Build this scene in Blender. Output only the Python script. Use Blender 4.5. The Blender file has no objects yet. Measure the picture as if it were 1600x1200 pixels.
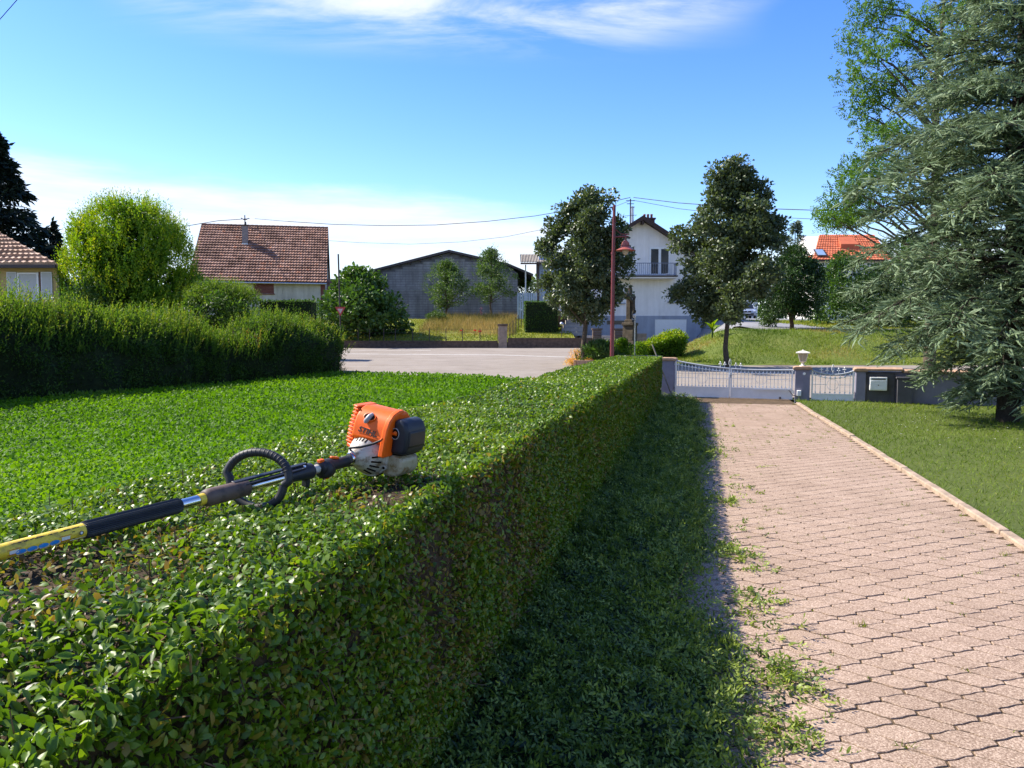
import bpy, bmesh, math, random
import numpy as np
from mathutils import Vector, Matrix

random.seed(11)
rng = np.random.default_rng(11)
R = math.radians
scene = bpy.context.scene
COL = scene.collection

# ------------------------------------------------------------------ camera
F_PX, CX, CY, HZ, CAM_H = 1200.0, 800.0, 600.0, 520.0, 1.7
PITCH = math.atan((CY - HZ) / F_PX)
cam_d = bpy.data.cameras.new('camera')
cam = bpy.data.objects.new('camera', cam_d)
COL.objects.link(cam)
cam_d.sensor_fit = 'HORIZONTAL'; cam_d.sensor_width = 36.0; cam_d.lens = 27.0
cam_d.clip_start = 0.05; cam_d.clip_end = 3000
cam.location = (0, 0, CAM_H)
cam.rotation_euler = (R(90) - PITCH, 0, 0)
scene.camera = cam

# ------------------------------------------------------------------ sun, sky, exposure
SUN_EL = R(42.5)
SUN_DIR = Vector((-0.940, 0.342, 0)).normalized() * math.cos(SUN_EL) + Vector((0, 0, math.sin(SUN_EL)))
sun_d = bpy.data.lights.new('sun', 'SUN')
sun_d.energy = 5.0; sun_d.angle = R(0.53); sun_d.color = (1.0, 0.93, 0.80)
sun = bpy.data.objects.new('sun', sun_d); COL.objects.link(sun)
sun.rotation_euler = (-SUN_DIR).to_track_quat('-Z', 'Y').to_euler()

world = bpy.data.worlds.new('World'); scene.world = world
world.use_nodes = True
wt = world.node_tree; wt.nodes.clear()


def wn(t, **k):
    n = wt.nodes.new(t)
    for a, b in k.items():
        setattr(n, a, b)
    return n


def wmath(op, a, b=None, c=None, clamp=False):
    n = wn('ShaderNodeMath', operation=op, use_clamp=clamp)
    for i, v in enumerate((a, b, c)):
        if v is None: continue
        if isinstance(v, (int, float)): n.inputs[i].default_value = v
        else: wt.links.new(v, n.inputs[i])
    return n.outputs[0]


def wsmooth(v, lo, hi, a=0.0, b=1.0):
    n = wn('ShaderNodeMapRange', interpolation_type='SMOOTHSTEP')
    wt.links.new(v, n.inputs[0])
    n.inputs[1].default_value = lo; n.inputs[2].default_value = hi
    n.inputs[3].default_value = a; n.inputs[4].default_value = b
    return n.outputs[0]


sky = wn('ShaderNodeTexSky', sky_type='NISHITA', sun_disc=False)
sky.sun_elevation = SUN_EL
sky.sun_rotation = math.atan2(SUN_DIR.x, SUN_DIR.y)
sky.air_density = 1.0; sky.dust_density = 0.15; sky.ozone_density = 3.0
hs = wn('ShaderNodeHueSaturation'); hs.inputs['Saturation'].default_value = 1.30
hs.inputs['Hue'].default_value = 0.517
hs.inputs['Value'].default_value = 1.0
wt.links.new(sky.outputs[0], hs.inputs['Color'])
tc = wn('ShaderNodeTexCoord')
sep = wn('ShaderNodeSeparateXYZ'); wt.links.new(tc.outputs['Generated'], sep.inputs[0])
X_, Y_, Z_ = sep.outputs
zz = wmath('MAXIMUM', Z_, 0.0)
den = wmath('ADD', zz, 0.10)
pxx = wmath('DIVIDE', X_, den); pyy = wmath('DIVIDE', Y_, den)
cmb = wn('ShaderNodeCombineXYZ'); wt.links.new(pxx, cmb.inputs[0]); wt.links.new(pyy, cmb.inputs[1])


def wnoise(vec, scale, detail=6, rough=0.6, loc=(0, 0, 0), sc=(1, 1, 1), rot=(0, 0, 0), dist=0.0):
    mp = wn('ShaderNodeMapping')
    mp.inputs['Location'].default_value = loc; mp.inputs['Scale'].default_value = sc
    mp.inputs['Rotation'].default_value = rot
    wt.links.new(vec, mp.inputs[0])
    nz = wn('ShaderNodeTexNoise')
    nz.inputs['Scale'].default_value = scale; nz.inputs['Detail'].default_value = detail
    nz.inputs['Roughness'].default_value = rough; nz.inputs['Distortion'].default_value = dist
    wt.links.new(mp.outputs[0], nz.inputs['Vector'])
    return nz.outputs[0]


# high cirrus: streaks drawn out along one direction, in loose fields
c_big = wnoise(cmb.outputs[0], 0.62, 3, 0.5, loc=(3.55, 0.42, 0))
c_fine = wnoise(cmb.outputs[0], 2.2, 9, 0.62, loc=(1.3, 4.2, 0), sc=(0.55, 1.9, 1), rot=(0, 0, R(24)), dist=0.5)
cir = wmath('MULTIPLY', wsmooth(c_big, 0.45, 0.60), wsmooth(c_fine, 0.33, 0.66))
cir = wmath('MULTIPLY', cir, wsmooth(Z_, 0.315, 0.385))
# low bank along the horizon with an uneven soft top
b_n = wnoise(tc.outputs['Generated'], 2.2, 5, 0.5, loc=(0.4, 0, 0), sc=(1, 1, 4.5))
b_f = wnoise(tc.outputs['Generated'], 9.0, 7, 0.6, sc=(1, 1, 4))
b_top = wmath('ADD', wmath('MULTIPLY', b_n, 0.13), wmath('MULTIPLY', b_f, 0.035))
b_d = wmath('SUBTRACT', wmath('ADD', wmath('ADD', b_top, wmath('MULTIPLY', X_, -0.07)), 0.078), Z_)
bank = wsmooth(b_d, -0.004, 0.035, 0.0, 0.92)
b_gap = wnoise(tc.outputs['Generated'], 5.5, 6, 0.6, loc=(2, 1, 0), sc=(1, 1, 9))
bank = wmath('MULTIPLY', bank, wsmooth(b_gap, 0.30, 0.62, 0.5, 1.0))
cl = wmath('MAXIMUM', wmath('MULTIPLY', cir, 1.0), bank)
mixc = wn('ShaderNodeMixRGB')
wt.links.new(cl, mixc.inputs[0]); wt.links.new(hs.outputs[0], mixc.inputs[1])
mixc.inputs[2].default_value = (3.75, 3.95, 4.3, 1)
bgn = wn('ShaderNodeBackground'); bgn.inputs['Strength'].default_value = 0.138
wt.links.new(mixc.outputs[0], bgn.inputs['Color'])
wo = wn('ShaderNodeOutputWorld'); wt.links.new(bgn.outputs[0], wo.inputs[0])

scene.view_settings.view_transform = 'Standard'
scene.view_settings.look = 'None'
scene.view_settings.exposure = 1.04
scene.view_settings.gamma = 1.0
scene.view_settings.use_curve_mapping = False
scene.render.engine = 'CYCLES'
cy = scene.cycles
cy.max_bounces = 7; cy.diffuse_bounces = 3; cy.glossy_bounces = 3
cy.transmission_bounces = 4; cy.transparent_max_bounces = 4
cy.caustics_reflective = False; cy.caustics_refractive = False
cy.use_denoising = True

# ------------------------------------------------------------------ geometry helpers
U_ = np.array((0.2195, 0.9756)); N_ = np.array((0.9756, -0.2195))     # along / across the drive


def W2(n, s):
    return (n * N_[0] + s * U_[0], n * N_[1] + s * U_[1])


def at(x, y, Y):
    """point of the place seen at photo position x, y, Y metres in front of the camera"""
    u = (x - CX) / F_PX; v = (CY - y) / F_PX
    dy = math.cos(PITCH) + v * math.sin(PITCH); dz = -math.sin(PITCH) + v * math.cos(PITCH)
    k = Y / dy
    return Vector((u * k, Y, CAM_H + dz * k))


def ss(a, b, x):
    t = np.clip((np.asarray(x, float) - a) / (b - a), 0, 1)
    return t * t * (3 - 2 * t)


def T(x, y):
    """height of the ground"""
    x = np.asarray(x, float); y = np.asarray(y, float)
    z = 0.65 * ss(24, 52, y)
    m = 1 - ss(4.4, 5.3, x)
    z = z + m * (0.5 * ss(53.1, 53.5, y) + 1.75 * np.clip((y - 53.5) / 12.6, 0, 1))
    k = ss(43, 52, y)
    x0 = 7.9 + 5.9 * k; x1 = 12.2 + 3.3 * k
    m2 = ss(0, 1, (x - x0) / (x1 - x0))
    z = z + m2 * (1.33 * ss(34.4, 41.5, y) + 1.0 * np.clip((y - 42) / 28, 0, 1))
    z = z + 0.02 * np.sin(x * 1.3 + y * .7) * ss(55, 60, y)
    return z


def tz(x, y): return float(T(x, y))


class SN:
    """cheap smooth noise from random sines, about -1..1"""
    def __init__(s, seed, scale, n=7):
        r = np.random.default_rng(seed)
        a = r.uniform(0, 6.283, n); f = r.uniform(.5, 1.7, n) * scale
        s.kx, s.ky, s.kz = f * np.cos(a), f * np.sin(a), r.uniform(-1, 1, n) * scale
        s.p = r.uniform(0, 6.283, n)
    def __call__(s, x, y, z=0):
        x, y, z = np.broadcast_arrays(np.asarray(x, float), y, z)
        return np.sin(x[..., None] * s.kx + y[..., None] * s.ky + z[..., None] * s.kz + s.p).mean(-1) * 2.2


def link(o, parent=None):
    COL.objects.link(o)
    if parent is not None: o.parent = parent
    return o


def tag(o, label=None, cat=None, group=None, kind=None):
    if label: o['label'] = label
    if cat: o['category'] = cat
    if group: o['group'] = group
    if kind: o['kind'] = kind
    return o


def thing(name, label, cat, loc=(0, 0, 0), rz=0.0, group=None):
    o = bpy.data.objects.new(name, None)
    o.empty_display_size = 0.1
    o.location = loc; o.rotation_euler = (0, 0, rz)
    link(o); tag(o, label, cat, group)
    return o


def children(o): return [c for c in COL.objects if c.parent is o]


def copy_thing(o, loc, rz=0.0, label=None):
    kids = children(o)
    sub = {k.name: children(k) for k in kids}
    c = o.copy(); COL.objects.link(c); c.location = loc; c.rotation_euler = (0, 0, rz)
    if label: c['label'] = label
    for k in kids:
        d = k.copy(); COL.objects.link(d); d.parent = c
        for g in sub[k.name]:
            e = g.copy(); COL.objects.link(e); e.parent = d
    return c


def np_mesh(name, V, tris, mat, attrs=None, smooth=False):
    me = bpy.data.meshes.new(name)
    V = np.ascontiguousarray(V, dtype=np.float32); F = np.ascontiguousarray(tris, dtype=np.int32)
    k = F.shape[1]
    me.vertices.add(len(V)); me.vertices.foreach_set('co', V.ravel())
    me.loops.add(F.size); me.loops.foreach_set('vertex_index', F.ravel())
    me.polygons.add(len(F)); me.polygons.foreach_set('loop_start', np.arange(0, F.size, k, dtype=np.int32))
    me.polygons.foreach_set('use_smooth', np.full(len(F), bool(smooth)))
    me.update(calc_edges=True)
    for an, av in (attrs or {}).items():
        a = me.attributes.new(an, 'FLOAT', 'POINT'); a.data.foreach_set('value', np.ascontiguousarray(av, dtype=np.float32))
    if mat: me.materials.append(mat)
    return me


class MB:
    """collects shapes into one mesh"""
    def __init__(s): s.v = []; s.f = []
    def add(s, vs, fs):
        b = len(s.v); s.v += [tuple(v) for v in vs]; s.f += [tuple(i + b for i in f) for f in fs]; return s
    def box(s, c, d, rz=0.0, M=None):
        hx, hy, hz = d[0] / 2, d[1] / 2, d[2] / 2
        vs = [Vector((x, y, z)) for x in (-hx, hx) for y in (-hy, hy) for z in (-hz, hz)]
        m = M if M is not None else Matrix.Rotation(rz, 3, 'Z')
        vs = [m @ v + Vector(c) for v in vs]
        return s.add(vs, [(0, 1, 3, 2), (4, 6, 7, 5), (0, 4, 5, 1), (2, 3, 7, 6), (0, 2, 6, 4), (1, 5, 7, 3)])
    def span(s, x0, x1, y0, y1, z0, z1):
        return s.box(((x0 + x1) / 2, (y0 + y1) / 2, (z0 + z1) / 2), (x1 - x0, y1 - y0, z1 - z0))
    def tube(s, pts, r, n=8, cap=True):
        pts = [Vector(p) for p in pts]
        rs = r if isinstance(r, (list, tuple)) else [r] * len(pts)
        up = None; rings = []
        for i, p in enumerate(pts):
            d = (pts[min(i + 1, len(pts) - 1)] - pts[max(i - 1, 0)])
            d = d.normalized() if d.length > 1e-9 else Vector((0, 0, 1))
            if up is None:
                up = Vector((0, 0, 1)) if abs(d.z) < .9 else Vector((1, 0, 0))
            a = d.cross(up)
            a = a.normalized() if a.length > 1e-6 else d.orthogonal().normalized()
            b = a.cross(d).normalized(); up = b
            rings.append([p + (a * math.cos(t) + b * math.sin(t)) * rs[i] for t in [2 * math.pi * k / n for k in range(n)]])
        vs = [v for rg in rings for v in rg]
        fs = [(i * n + k, i * n + (k + 1) % n, (i + 1) * n + (k + 1) % n, (i + 1) * n + k) for i in range(len(pts) - 1) for k in range(n)]
        if cap: fs += [tuple(reversed(range(n))), tuple(range((len(pts) - 1) * n, len(pts) * n))]
        return s.add(vs, fs)
    def lathe(s, prof, o=(0, 0, 0), ax=(0, 0, 1), n=16):
        """prof: (distance along axis, radius)"""
        ax = Vector(ax).normalized(); a = ax.orthogonal().normalized(); b = ax.cross(a)
        o = Vector(o); vs = []; fs = []
        for h, r in prof:
            for k in range(n):
                t = 2 * math.pi * k / n
                vs.append(o + ax * h + (a * math.cos(t) + b * math.sin(t)) * max(r, 1e-4))
        m = len(prof)
        fs = [(i * n + k, i * n + (k + 1) % n, (i + 1) * n + (k + 1) % n, (i + 1) * n + k) for i in range(m - 1) for k in range(n)]
        fs += [tuple(reversed(range(n))), tuple(range((m - 1) * n, m * n))]
        return s.add(vs, fs)
    def ball(s, c, r, n=12, m=8, M=None):
        rr = r if isinstance(r, (tuple, list)) else (r, r, r)
        vs = []; c = Vector(c)
        for i in range(m + 1):
            p = math.pi * i / m
            for k in range(n):
                t = 2 * math.pi * k / n
                v = Vector((rr[0] * math.sin(p) * math.cos(t), rr[1] * math.sin(p) * math.sin(t), rr[2] * math.cos(p)))
                vs.append((M @ v if M is not None else v) + c)
        fs = [(i * n + k, (i + 1) * n + k, (i + 1) * n + (k + 1) % n, i * n + (k + 1) % n) for i in range(m) for k in range(n)]
        return s.add(vs, fs)
    def prism(s, poly, axis, a0, a1):
        """poly: 2-D outline; axis 0/1/2: extrude along x/y/z"""
        def p3(p, a):
            return {0: (a, p[0], p[1]), 1: (p[0], a, p[1]), 2: (p[0], p[1], a)}[axis]
        n = len(poly)
        vs = [p3(p, a0) for p in poly] + [p3(p, a1) for p in poly]
        fs = [tuple(range(n)), tuple(reversed(range(n, 2 * n)))] + [(i, (i + 1) % n, n + (i + 1) % n, n + i) for i in range(n)]
        return s.add(vs, fs)
    def quad(s, a, b, c, d): return s.add([a, b, c, d], [(0, 1, 2, 3)])
    def mesh(s, name, mat, smooth=False):
        me = bpy.data.meshes.new(name); me.from_pydata(s.v, [], s.f)
        bm = bmesh.new(); bm.from_mesh(me); bmesh.ops.recalc_face_normals(bm, faces=bm.faces); bm.to_mesh(me); bm.free()
        if smooth: me.polygons.foreach_set('use_smooth', [True] * len(me.polygons))
        if mat: me.materials.append(mat)
        me.update(); return me
    def build(s, name, mat, parent=None, smooth=False, bevel=0, seg=2, label=None):
        o = bpy.data.objects.new(name, s.mesh(name, mat, smooth)); link(o, parent)
        if bevel:
            b = o.modifiers.new('bevel', 'BEVEL'); b.width = bevel; b.segments = seg; b.limit_method = 'ANGLE'; b.angle_limit = R(35)
        if bevel or smooth:
            try: o.data.set_sharp_from_angle(angle=R(50))
            except Exception: pass
        if label: o['label'] = label
        return o


# ------------------------------------------------------------------ materials
class NT:
    def __init__(s, name):
        s.m = bpy.data.materials.new(name); s.m.use_nodes = True
        s.t = s.m.node_tree; s.n = s.t.nodes; s.l = s.t.links
        s.b = s.n['Principled BSDF']; s.o = s.n['Material Output']
    def noise(s, scale, detail=4, rough=.55, vec=None, sc=None):
        t = s.n.new('ShaderNodeTexNoise'); t.inputs['Scale'].default_value = scale
        t.inputs['Detail'].default_value = detail; t.inputs['Roughness'].default_value = rough
        src = vec if vec is not None else s.coord()
        if sc:
            mp = s.n.new('ShaderNodeMapping'); mp.inputs['Scale'].default_value = sc
            s.l.new(src, mp.inputs[0]); src = mp.outputs[0]
        s.l.new(src, t.inputs['Vector']); return t.outputs[0]
    def coord(s):
        c = s.n.get('tc') or s.n.new('ShaderNodeTexCoord'); c.name = 'tc'
        return c.outputs['Object']
    def ramp(s, fac, stops):
        r = s.n.new('ShaderNodeValToRGB'); e = r.color_ramp.elements
        while len(e) < len(stops): e.new(.5)
        for el, (p, c) in zip(e, stops): el.position = p; el.color = (*c, 1)
        s.l.new(fac, r.inputs[0]); return r.outputs[0]
    def pos(s):
        g = s.n.get('geo') or s.n.new('ShaderNodeNewGeometry'); g.name = 'geo'; return g.outputs['Position']
    def attr(s, name):
        a = s.n.new('ShaderNodeAttribute'); a.attribute_name = name; return a.outputs['Fac']
    def mix(s, f, a, b, mode='MIX'):
        m = s.n.new('ShaderNodeMixRGB'); m.blend_type = mode
        for i, v in enumerate((f, a, b)):
            if isinstance(v, (int, float)): m.inputs[i].default_value = v
            elif isinstance(v, tuple): m.inputs[i].default_value = (*v, 1)
            else: s.l.new(v, m.inputs[i])
        return m.outputs[0]
    def bump(s, h, strength=.4, dist=.01):
        b = s.n.new('ShaderNodeBump'); b.inputs['Strength'].default_value = strength; b.inputs['Distance'].default_value = dist
        s.l.new(h, b.inputs['Height']); s.l.new(b.outputs[0], s.b.inputs['Normal'])
    def set(s, rough=.6, spec=.5, metal=0.0, col=None):
        s.b.inputs['Roughness'].default_value = rough
        s.b.inputs['Specular IOR Level'].default_value = spec
        s.b.inputs['Metallic'].default_value = metal
        if col is not None:
            if isinstance(col, tuple): s.b.inputs['Base Color'].default_value = (*col, 1)
            else: s.l.new(col, s.b.inputs['Base Color'])
        return s.m


def mat(name, col, rough=.6, spec=.4, metal=0.0, var=.18, scale=6.0, bump=.0, bscale=60, bdist=.004, streak=0):
    """a plain surface with uneven tone and fine relief"""
    t = NT(name)
    d = tuple(c * (1 - var) for c in col); u = tuple(min(1, c * (1 + var)) for c in col)
    c = t.ramp(t.noise(scale, 5, .62), [(.32, d), (.68, u)])
    if streak:      # rain streaks and grime running down a wall
        c = t.mix(streak, c, t.ramp(t.noise(1.0, 6, .7, sc=(2.6, 2.6, .22)), [(.36, (.45, .42, .38)), (.60, (1, 1, 1))]), 'MULTIPLY')
    if bump: t.bump(t.noise(bscale, 4), bump, bdist)
    return t.set(rough, spec, metal, c)


def leaf_mat(name, stops, rough=.42, spec=.5, trans=.33, tcol=(1.25, 1.3, .5)):
    """leaf colour by each leaf's own tint; thin, so part of the light passes through"""
    t = NT(name)
    c = t.ramp(t.attr('tint'), stops)
    t.set(rough, spec, 0, c)
    tr = t.n.new('ShaderNodeBsdfTranslucent')
    t.l.new(t.mix(1.0, c, tcol, 'MULTIPLY'), tr.inputs['Color'])
    mx = t.n.new('ShaderNodeMixShader'); mx.inputs[0].default_value = trans
    t.l.new(t.b.outputs[0], mx.inputs[1]); t.l.new(tr.outputs[0], mx.inputs[2])
    t.l.new(mx.outputs[0], t.o.inputs['Surface'])
    return t.m


# leaf shapes: (length, width, lift) and triangles
TMPL = {
    'leaf2': (np.array([(0, 0, 0), (.5, .5, .10), (1, 0, -.03), (.5, -.5, .10)]), np.array([(0, 2, 1), (0, 3, 2)])),
    'leaf4': (np.array([(0, 0, 0), (.30, .42, .10), (.30, -.42, .10), (.68, .36, .07), (.68, -.36, .07), (1, 0, -.06)]),
              np.array([(0, 2, 1), (1, 2, 4), (1, 4, 3), (3, 4, 5)])),
    'leaf8': (np.array([(0, 0, 0), (.22, .36, .12), (.22, -.36, .12), (.52, .50, .13), (.52, -.50, .13), (.82, .28, .06), (.82, -.28, .06),
                        (1, 0, -.10), (.25, 0, 0), (.55, 0, 0), (.8, 0, -.03)]),
              np.array([(0, 8, 1), (0, 2, 8), (1, 8, 3), (3, 8, 9), (8, 2, 4), (8, 4, 9), (3, 9, 5), (5, 9, 10), (9, 4, 6), (9, 6, 10), (5, 10, 7), (10, 6, 7)])),
    'blade': (np.array([(0, .5, 0), (0, -.5, 0), (1, 0, 0)]), np.array([(0, 1, 2)])),
    'blade3': (np.array([(0, .5, 0), (0, -.5, 0), (.55, .38, .10), (.55, -.38, .10), (1, 0, .34)]), np.array([(0, 1, 3), (0, 3, 2), (2, 3, 4)])),
}


def unit(a): return a / np.maximum(np.linalg.norm(a, axis=-1, keepdims=True), 1e-9)


def rdir(n, up=0.0, sd=1.0):
    v = rng.normal(size=(n, 3)) * sd; v[:, 2] += up
    return unit(v)


def leaf_arrays(P, U, N, L, Wd, tint, tmpl):
    tv, tf = TMPL[tmpl]
    n, k = len(P), len(tv)
    U = unit(U); V = unit(np.cross(N, U)); Wn = np.cross(U, V)
    L = np.broadcast_to(L, n); Wd = np.broadcast_to(Wd, n)
    co = (P[:, None, :] + U[:, None, :] * (tv[None, :, 0:1] * L[:, None, None]) + V[:, None, :] * (tv[None, :, 1:2] * Wd[:, None, None])
          + Wn[:, None, :] * (tv[None, :, 2:3] * L[:, None, None]))
    f = (tf[None] + (np.arange(n) * k)[:, None, None]).reshape(-1, 3)
    return co.reshape(-1, 3), f, np.repeat(np.broadcast_to(tint, n), k)


def leaves(name, sets, mat_, parent=None, off=(0, 0, 0)):
    """sets: list of leaf_arrays results joined into one mesh"""
    vs, fs, ts, b = [], [], [], 0
    for v, f, t in sets:
        vs.append(v); fs.append(f + b); ts.append(t); b += len(v)
    V = np.concatenate(vs) - np.array(off)
    o = bpy.data.objects.new(name, np_mesh(name, V, np.concatenate(fs), mat_, {'tint': np.concatenate(ts)}, smooth=True))
    return link(o, parent)


def sheet(name, xs, y0, y1, ny, off, mat_, kind='structure', label=None, parent=None, warp=None, smooth=True):
    """a ground sheet between two curves y0(x), y1(x), lying on the terrain"""
    xs = np.asarray(xs, float)
    a = np.array([y0(x) for x in xs]); b = np.array([y1(x) for x in xs])
    v = np.linspace(0, 1, ny)
    Y = a[:, None] + (b - a)[:, None] * v[None]; X = np.repeat(xs[:, None], ny, 1)
    Z = T(X, Y) + off
    if warp is not None: Z = Z + warp(X, Y)
    nx = len(xs); i = np.arange(nx - 1)[:, None] * ny + np.arange(ny - 1)[None]
    F = np.stack([i, i + ny, i + ny + 1, i + 1], -1).reshape(-1, 4)
    me = np_mesh(name, np.stack([X, Y, Z], -1).reshape(-1, 3), F, mat_, smooth=smooth)
    o = link(bpy.data.objects.new(name, me), parent)
    if kind: o['kind'] = kind
    if label: o['label'] = label
    return o


def ns_sheet(name, n0, n1, s0, s1, nn, ns, off, mat_, warp=None, parent=None):
    n = np.linspace(0, 1, nn); s = np.linspace(s0, s1, ns)
    f0 = n0 if callable(n0) else (lambda q: n0 + 0 * q); f1 = n1 if callable(n1) else (lambda q: n1 + 0 * q)
    S = np.repeat(s[None], nn, 0); Nn = f0(S) + (f1(S) - f0(S)) * n[:, None]
    X = Nn * N_[0] + S * U_[0]; Y = Nn * N_[1] + S * U_[1]; Z = T(X, Y) + off
    if warp is not None: Z = Z + warp(Nn, S)
    i = np.arange(nn - 1)[:, None] * ns + np.arange(ns - 1)[None]
    Fc = np.stack([i, i + ns, i + ns + 1, i + 1], -1).reshape(-1, 4)
    return link(bpy.data.objects.new(name, np_mesh(name, np.stack([X, Y, Z], -1).reshape(-1, 3), Fc, mat_, smooth=True)), parent)


# greens (real base colours; the light does the rest)
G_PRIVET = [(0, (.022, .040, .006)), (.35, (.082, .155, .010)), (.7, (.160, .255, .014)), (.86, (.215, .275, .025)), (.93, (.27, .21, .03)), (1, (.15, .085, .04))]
M = {}
M['privet'] = leaf_mat('privet_leaf', G_PRIVET, .41, .42, .40)
M['clip'] = leaf_mat('cut_leaf', [(0, (.020, .048, .016)), (.4, (.110, .170, .028)), (.75, (.21, .275, .045)), (1, (.31, .37, .07))], .48, .4, .34)
M['clover'] = leaf_mat('clover_leaf', [(0, (.050, .120, .005)), (.5, (.098, .220, .007)), (.85, (.150, .275, .010)), (1, (.13, .20, .055))], .6, .25, .48, (1.2, 1.2, .3))
M['grass'] = leaf_mat('grass_blade', [(0, (.075, .130, .010)), (.5, (.150, .225, .014)), (.82, (.23, .265, .024)), (1, (.33, .26, .09))], .55, .3, .38, (1.2, 1.2, .5))
M['dry'] = leaf_mat('dry_grass_blade', [(0, (.13, .15, .03)), (.45, (.30, .23, .07)), (1, (.46, .32, .13))], .7, .2, .3, (1.1, 1.05, .7))
M['yellowgrass'] = leaf_mat('sunny_grass_blade', [(0, (.10, .16, .016)), (.5, (.18, .22, .02)), (1, (.30, .28, .03))], .6, .3, .42, (1.2, 1.15, .4))
M['wildhedge'] = leaf_mat('shrub_leaf', [(0, (.020, .045, .008)), (.45, (.050, .105, .014)), (.75, (.105, .185, .018)), (.95, (.20, .26, .026)), (1, (.26, .12, .04))], .55, .3, .42)
M['lime'] = leaf_mat('lime_leaf', [(0, (.05, .115, .006)), (.5, (.115, .235, .010)), (.8, (.22, .32, .012)), (1, (.46, .44, .02))], .5, .35, .45, (1.25, 1.25, .3))
M['maple'] = leaf_mat('dark_glossy_leaf', [(0, (.030, .052, .022)), (.5, (.088, .120, .056)), (.85, (.13, .168, .074)), (1, (.14, .18, .07))], .42, .45, .28)
M['fig'] = leaf_mat('broad_leaf', [(0, (.030, .068, .016)), (.5, (.062, .130, .022)), (1, (.11, .20, .03))], .45, .4, .32)
M['fruit'] = leaf_mat('young_tree_leaf', [(0, (.04, .08, .022)), (.5, (.075, .135, .03)), (1, (.13, .20, .045))], .5, .4, .35)
M['cedar'] = leaf_mat('cedar_needle', [(0, (.072, .114, .060)), (.5, (.148, .212, .116)), (1, (.26, .325, .19))], .6, .25, .20, (1.1, 1.1, .8))
M['conifer'] = leaf_mat('dark_conifer_spray', [(0, (.006, .014, .012)), (.6, (.012, .026, .018)), (1, (.022, .045, .025))], .55, .3, .12)
M['yew'] = leaf_mat('yew_spray', [(0, (.014, .034, .010)), (.6, (.032, .075, .016)), (1, (.07, .14, .02))], .5, .35, .22)
M['acacia'] = leaf_mat('acacia_leaf', [(0, (.045, .10, .02)), (.5, (.085, .17, .028)), (1, (.14, .24, .04))], .5, .3, .45)
M['flower'] = leaf_mat('petals', [(0, (.75, .60, .05)), (.5, (.80, .42, .10)), (1, (.75, .32, .22))], .5, .2, .3, (1, 1, .9))
M['bark'] = mat('bark', (.085, .066, .048), .9, .2, var=.35, scale=14, bump=.8, bscale=40, bdist=.02)
M['bark_dark'] = mat('dark_bark', (.045, .036, .028), .9, .2, var=.35, scale=14, bump=.8, bscale=40, bdist=.02)
M['twig'] = mat('twig_wood', (.16, .095, .05), .85, .2, var=.35, scale=40)

# =================================================================== SETTING
def ground_mat(name, stops, scale=3.0, fine=40, bump=.6, rough=.9):
    t = NT(name)
    a = t.noise(scale, 6, .6); b = t.noise(fine, 4, .6)
    c = t.ramp(t.mix(.5, a, b), stops)
    t.bump(b, bump, .02)
    return t.set(rough, .2, 0, c)


M['soil'] = ground_mat('soil', [(.35, (.05, .065, .018)), (.65, (.10, .11, .035))])
M['field'] = ground_mat('field_turf', [(.36, (.035, .085, .006)), (.62, (.085, .18, .010))], 1.2, 30)
M['turf'] = ground_mat('turf', [(.34, (.055, .075, .016)), (.66, (.10, .125, .026))], 1.0, 30)
M['bank'] = ground_mat('bank_turf', [(.34, (.07, .11, .018)), (.56, (.13, .155, .030)), (.72, (.27, .20, .085))], .55, 12)
M['yellowturf'] = ground_mat('sunny_turf', [(.34, (.13, .16, .018)), (.66, (.24, .23, .035))], .6, 12)


def asphalt(name, a, b):
    t = NT(name)
    big = t.noise(.16, 5, .6); fine = t.noise(60, 3, .7)
    pat = t.noise(.9, 6, .7)
    c = t.ramp(t.mix(.45, big, pat), [(.35, a), (.66, b)])
    c = t.mix(.25, c, t.ramp(fine, [(.35, tuple(x * .55 for x in a)), (.65, tuple(min(1, x * 1.4) for x in b))]))
    c = t.mix(.55, c, t.ramp(t.noise(.5, 7, .75, sc=(1, 2.2, 1)), [(.36, (.70, .66, .60)), (.52, (1, 1, 1))]), 'MULTIPLY')
    crack = t.noise(.35, 9, .8)
    c = t.mix(.5, c, t.ramp(crack, [(.492, (1, 1, 1)), (.499, (.55, .52, .48)), (.501, (.55, .52, .48)), (.508, (1, 1, 1))]), 'MULTIPLY')
    t.bump(fine, .35, .008)
    return t.set(.88, .25, 0, c)


M['road'] = asphalt('road_asphalt', (.225, .190, .158), (.305, .262, .222))
M['side'] = asphalt('side_road_asphalt', (.19, .19, .20), (.25, .25, .26))
M['bed'] = ground_mat('joint_sand', [(.36, (.060, .040, .023)), (.64, (.15, .102, .060))], 6, 60)

gx = np.unique(np.concatenate([np.linspace(-900, -60, 15), np.linspace(-60, 60, 121), np.linspace(60, 900, 15)]))
gyv = np.unique(np.concatenate([np.linspace(-60, -6, 8), np.linspace(-6, 110, 117), np.linspace(110, 1500, 20)]))
GX, GY = np.meshgrid(gx, gyv, indexing='ij')
GZ = T(GX, GY) - .12
ii = np.arange(len(gx) - 1)[:, None] * len(gyv) + np.arange(len(gyv) - 1)[None]
g = link(bpy.data.objects.new('ground', np_mesh('ground', np.stack([GX, GY, GZ], -1).reshape(-1, 3),
         np.stack([ii, ii + len(gyv), ii + len(gyv) + 1, ii + 1], -1).reshape(-1, 4), M['soil'], smooth=True)))
tag(g, kind='structure')


def field_edge(x): return float(np.interp(x, [-40, -9, -6.9, -2.4, .9, 3.2, 3.9], [31.2, 31.0, 30.6, 29.0, 27.0, 22.6, 20.95]))


def gate_y(x): return 20.92 - (x - 3.9) * .225      # street side of the gate line


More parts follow.
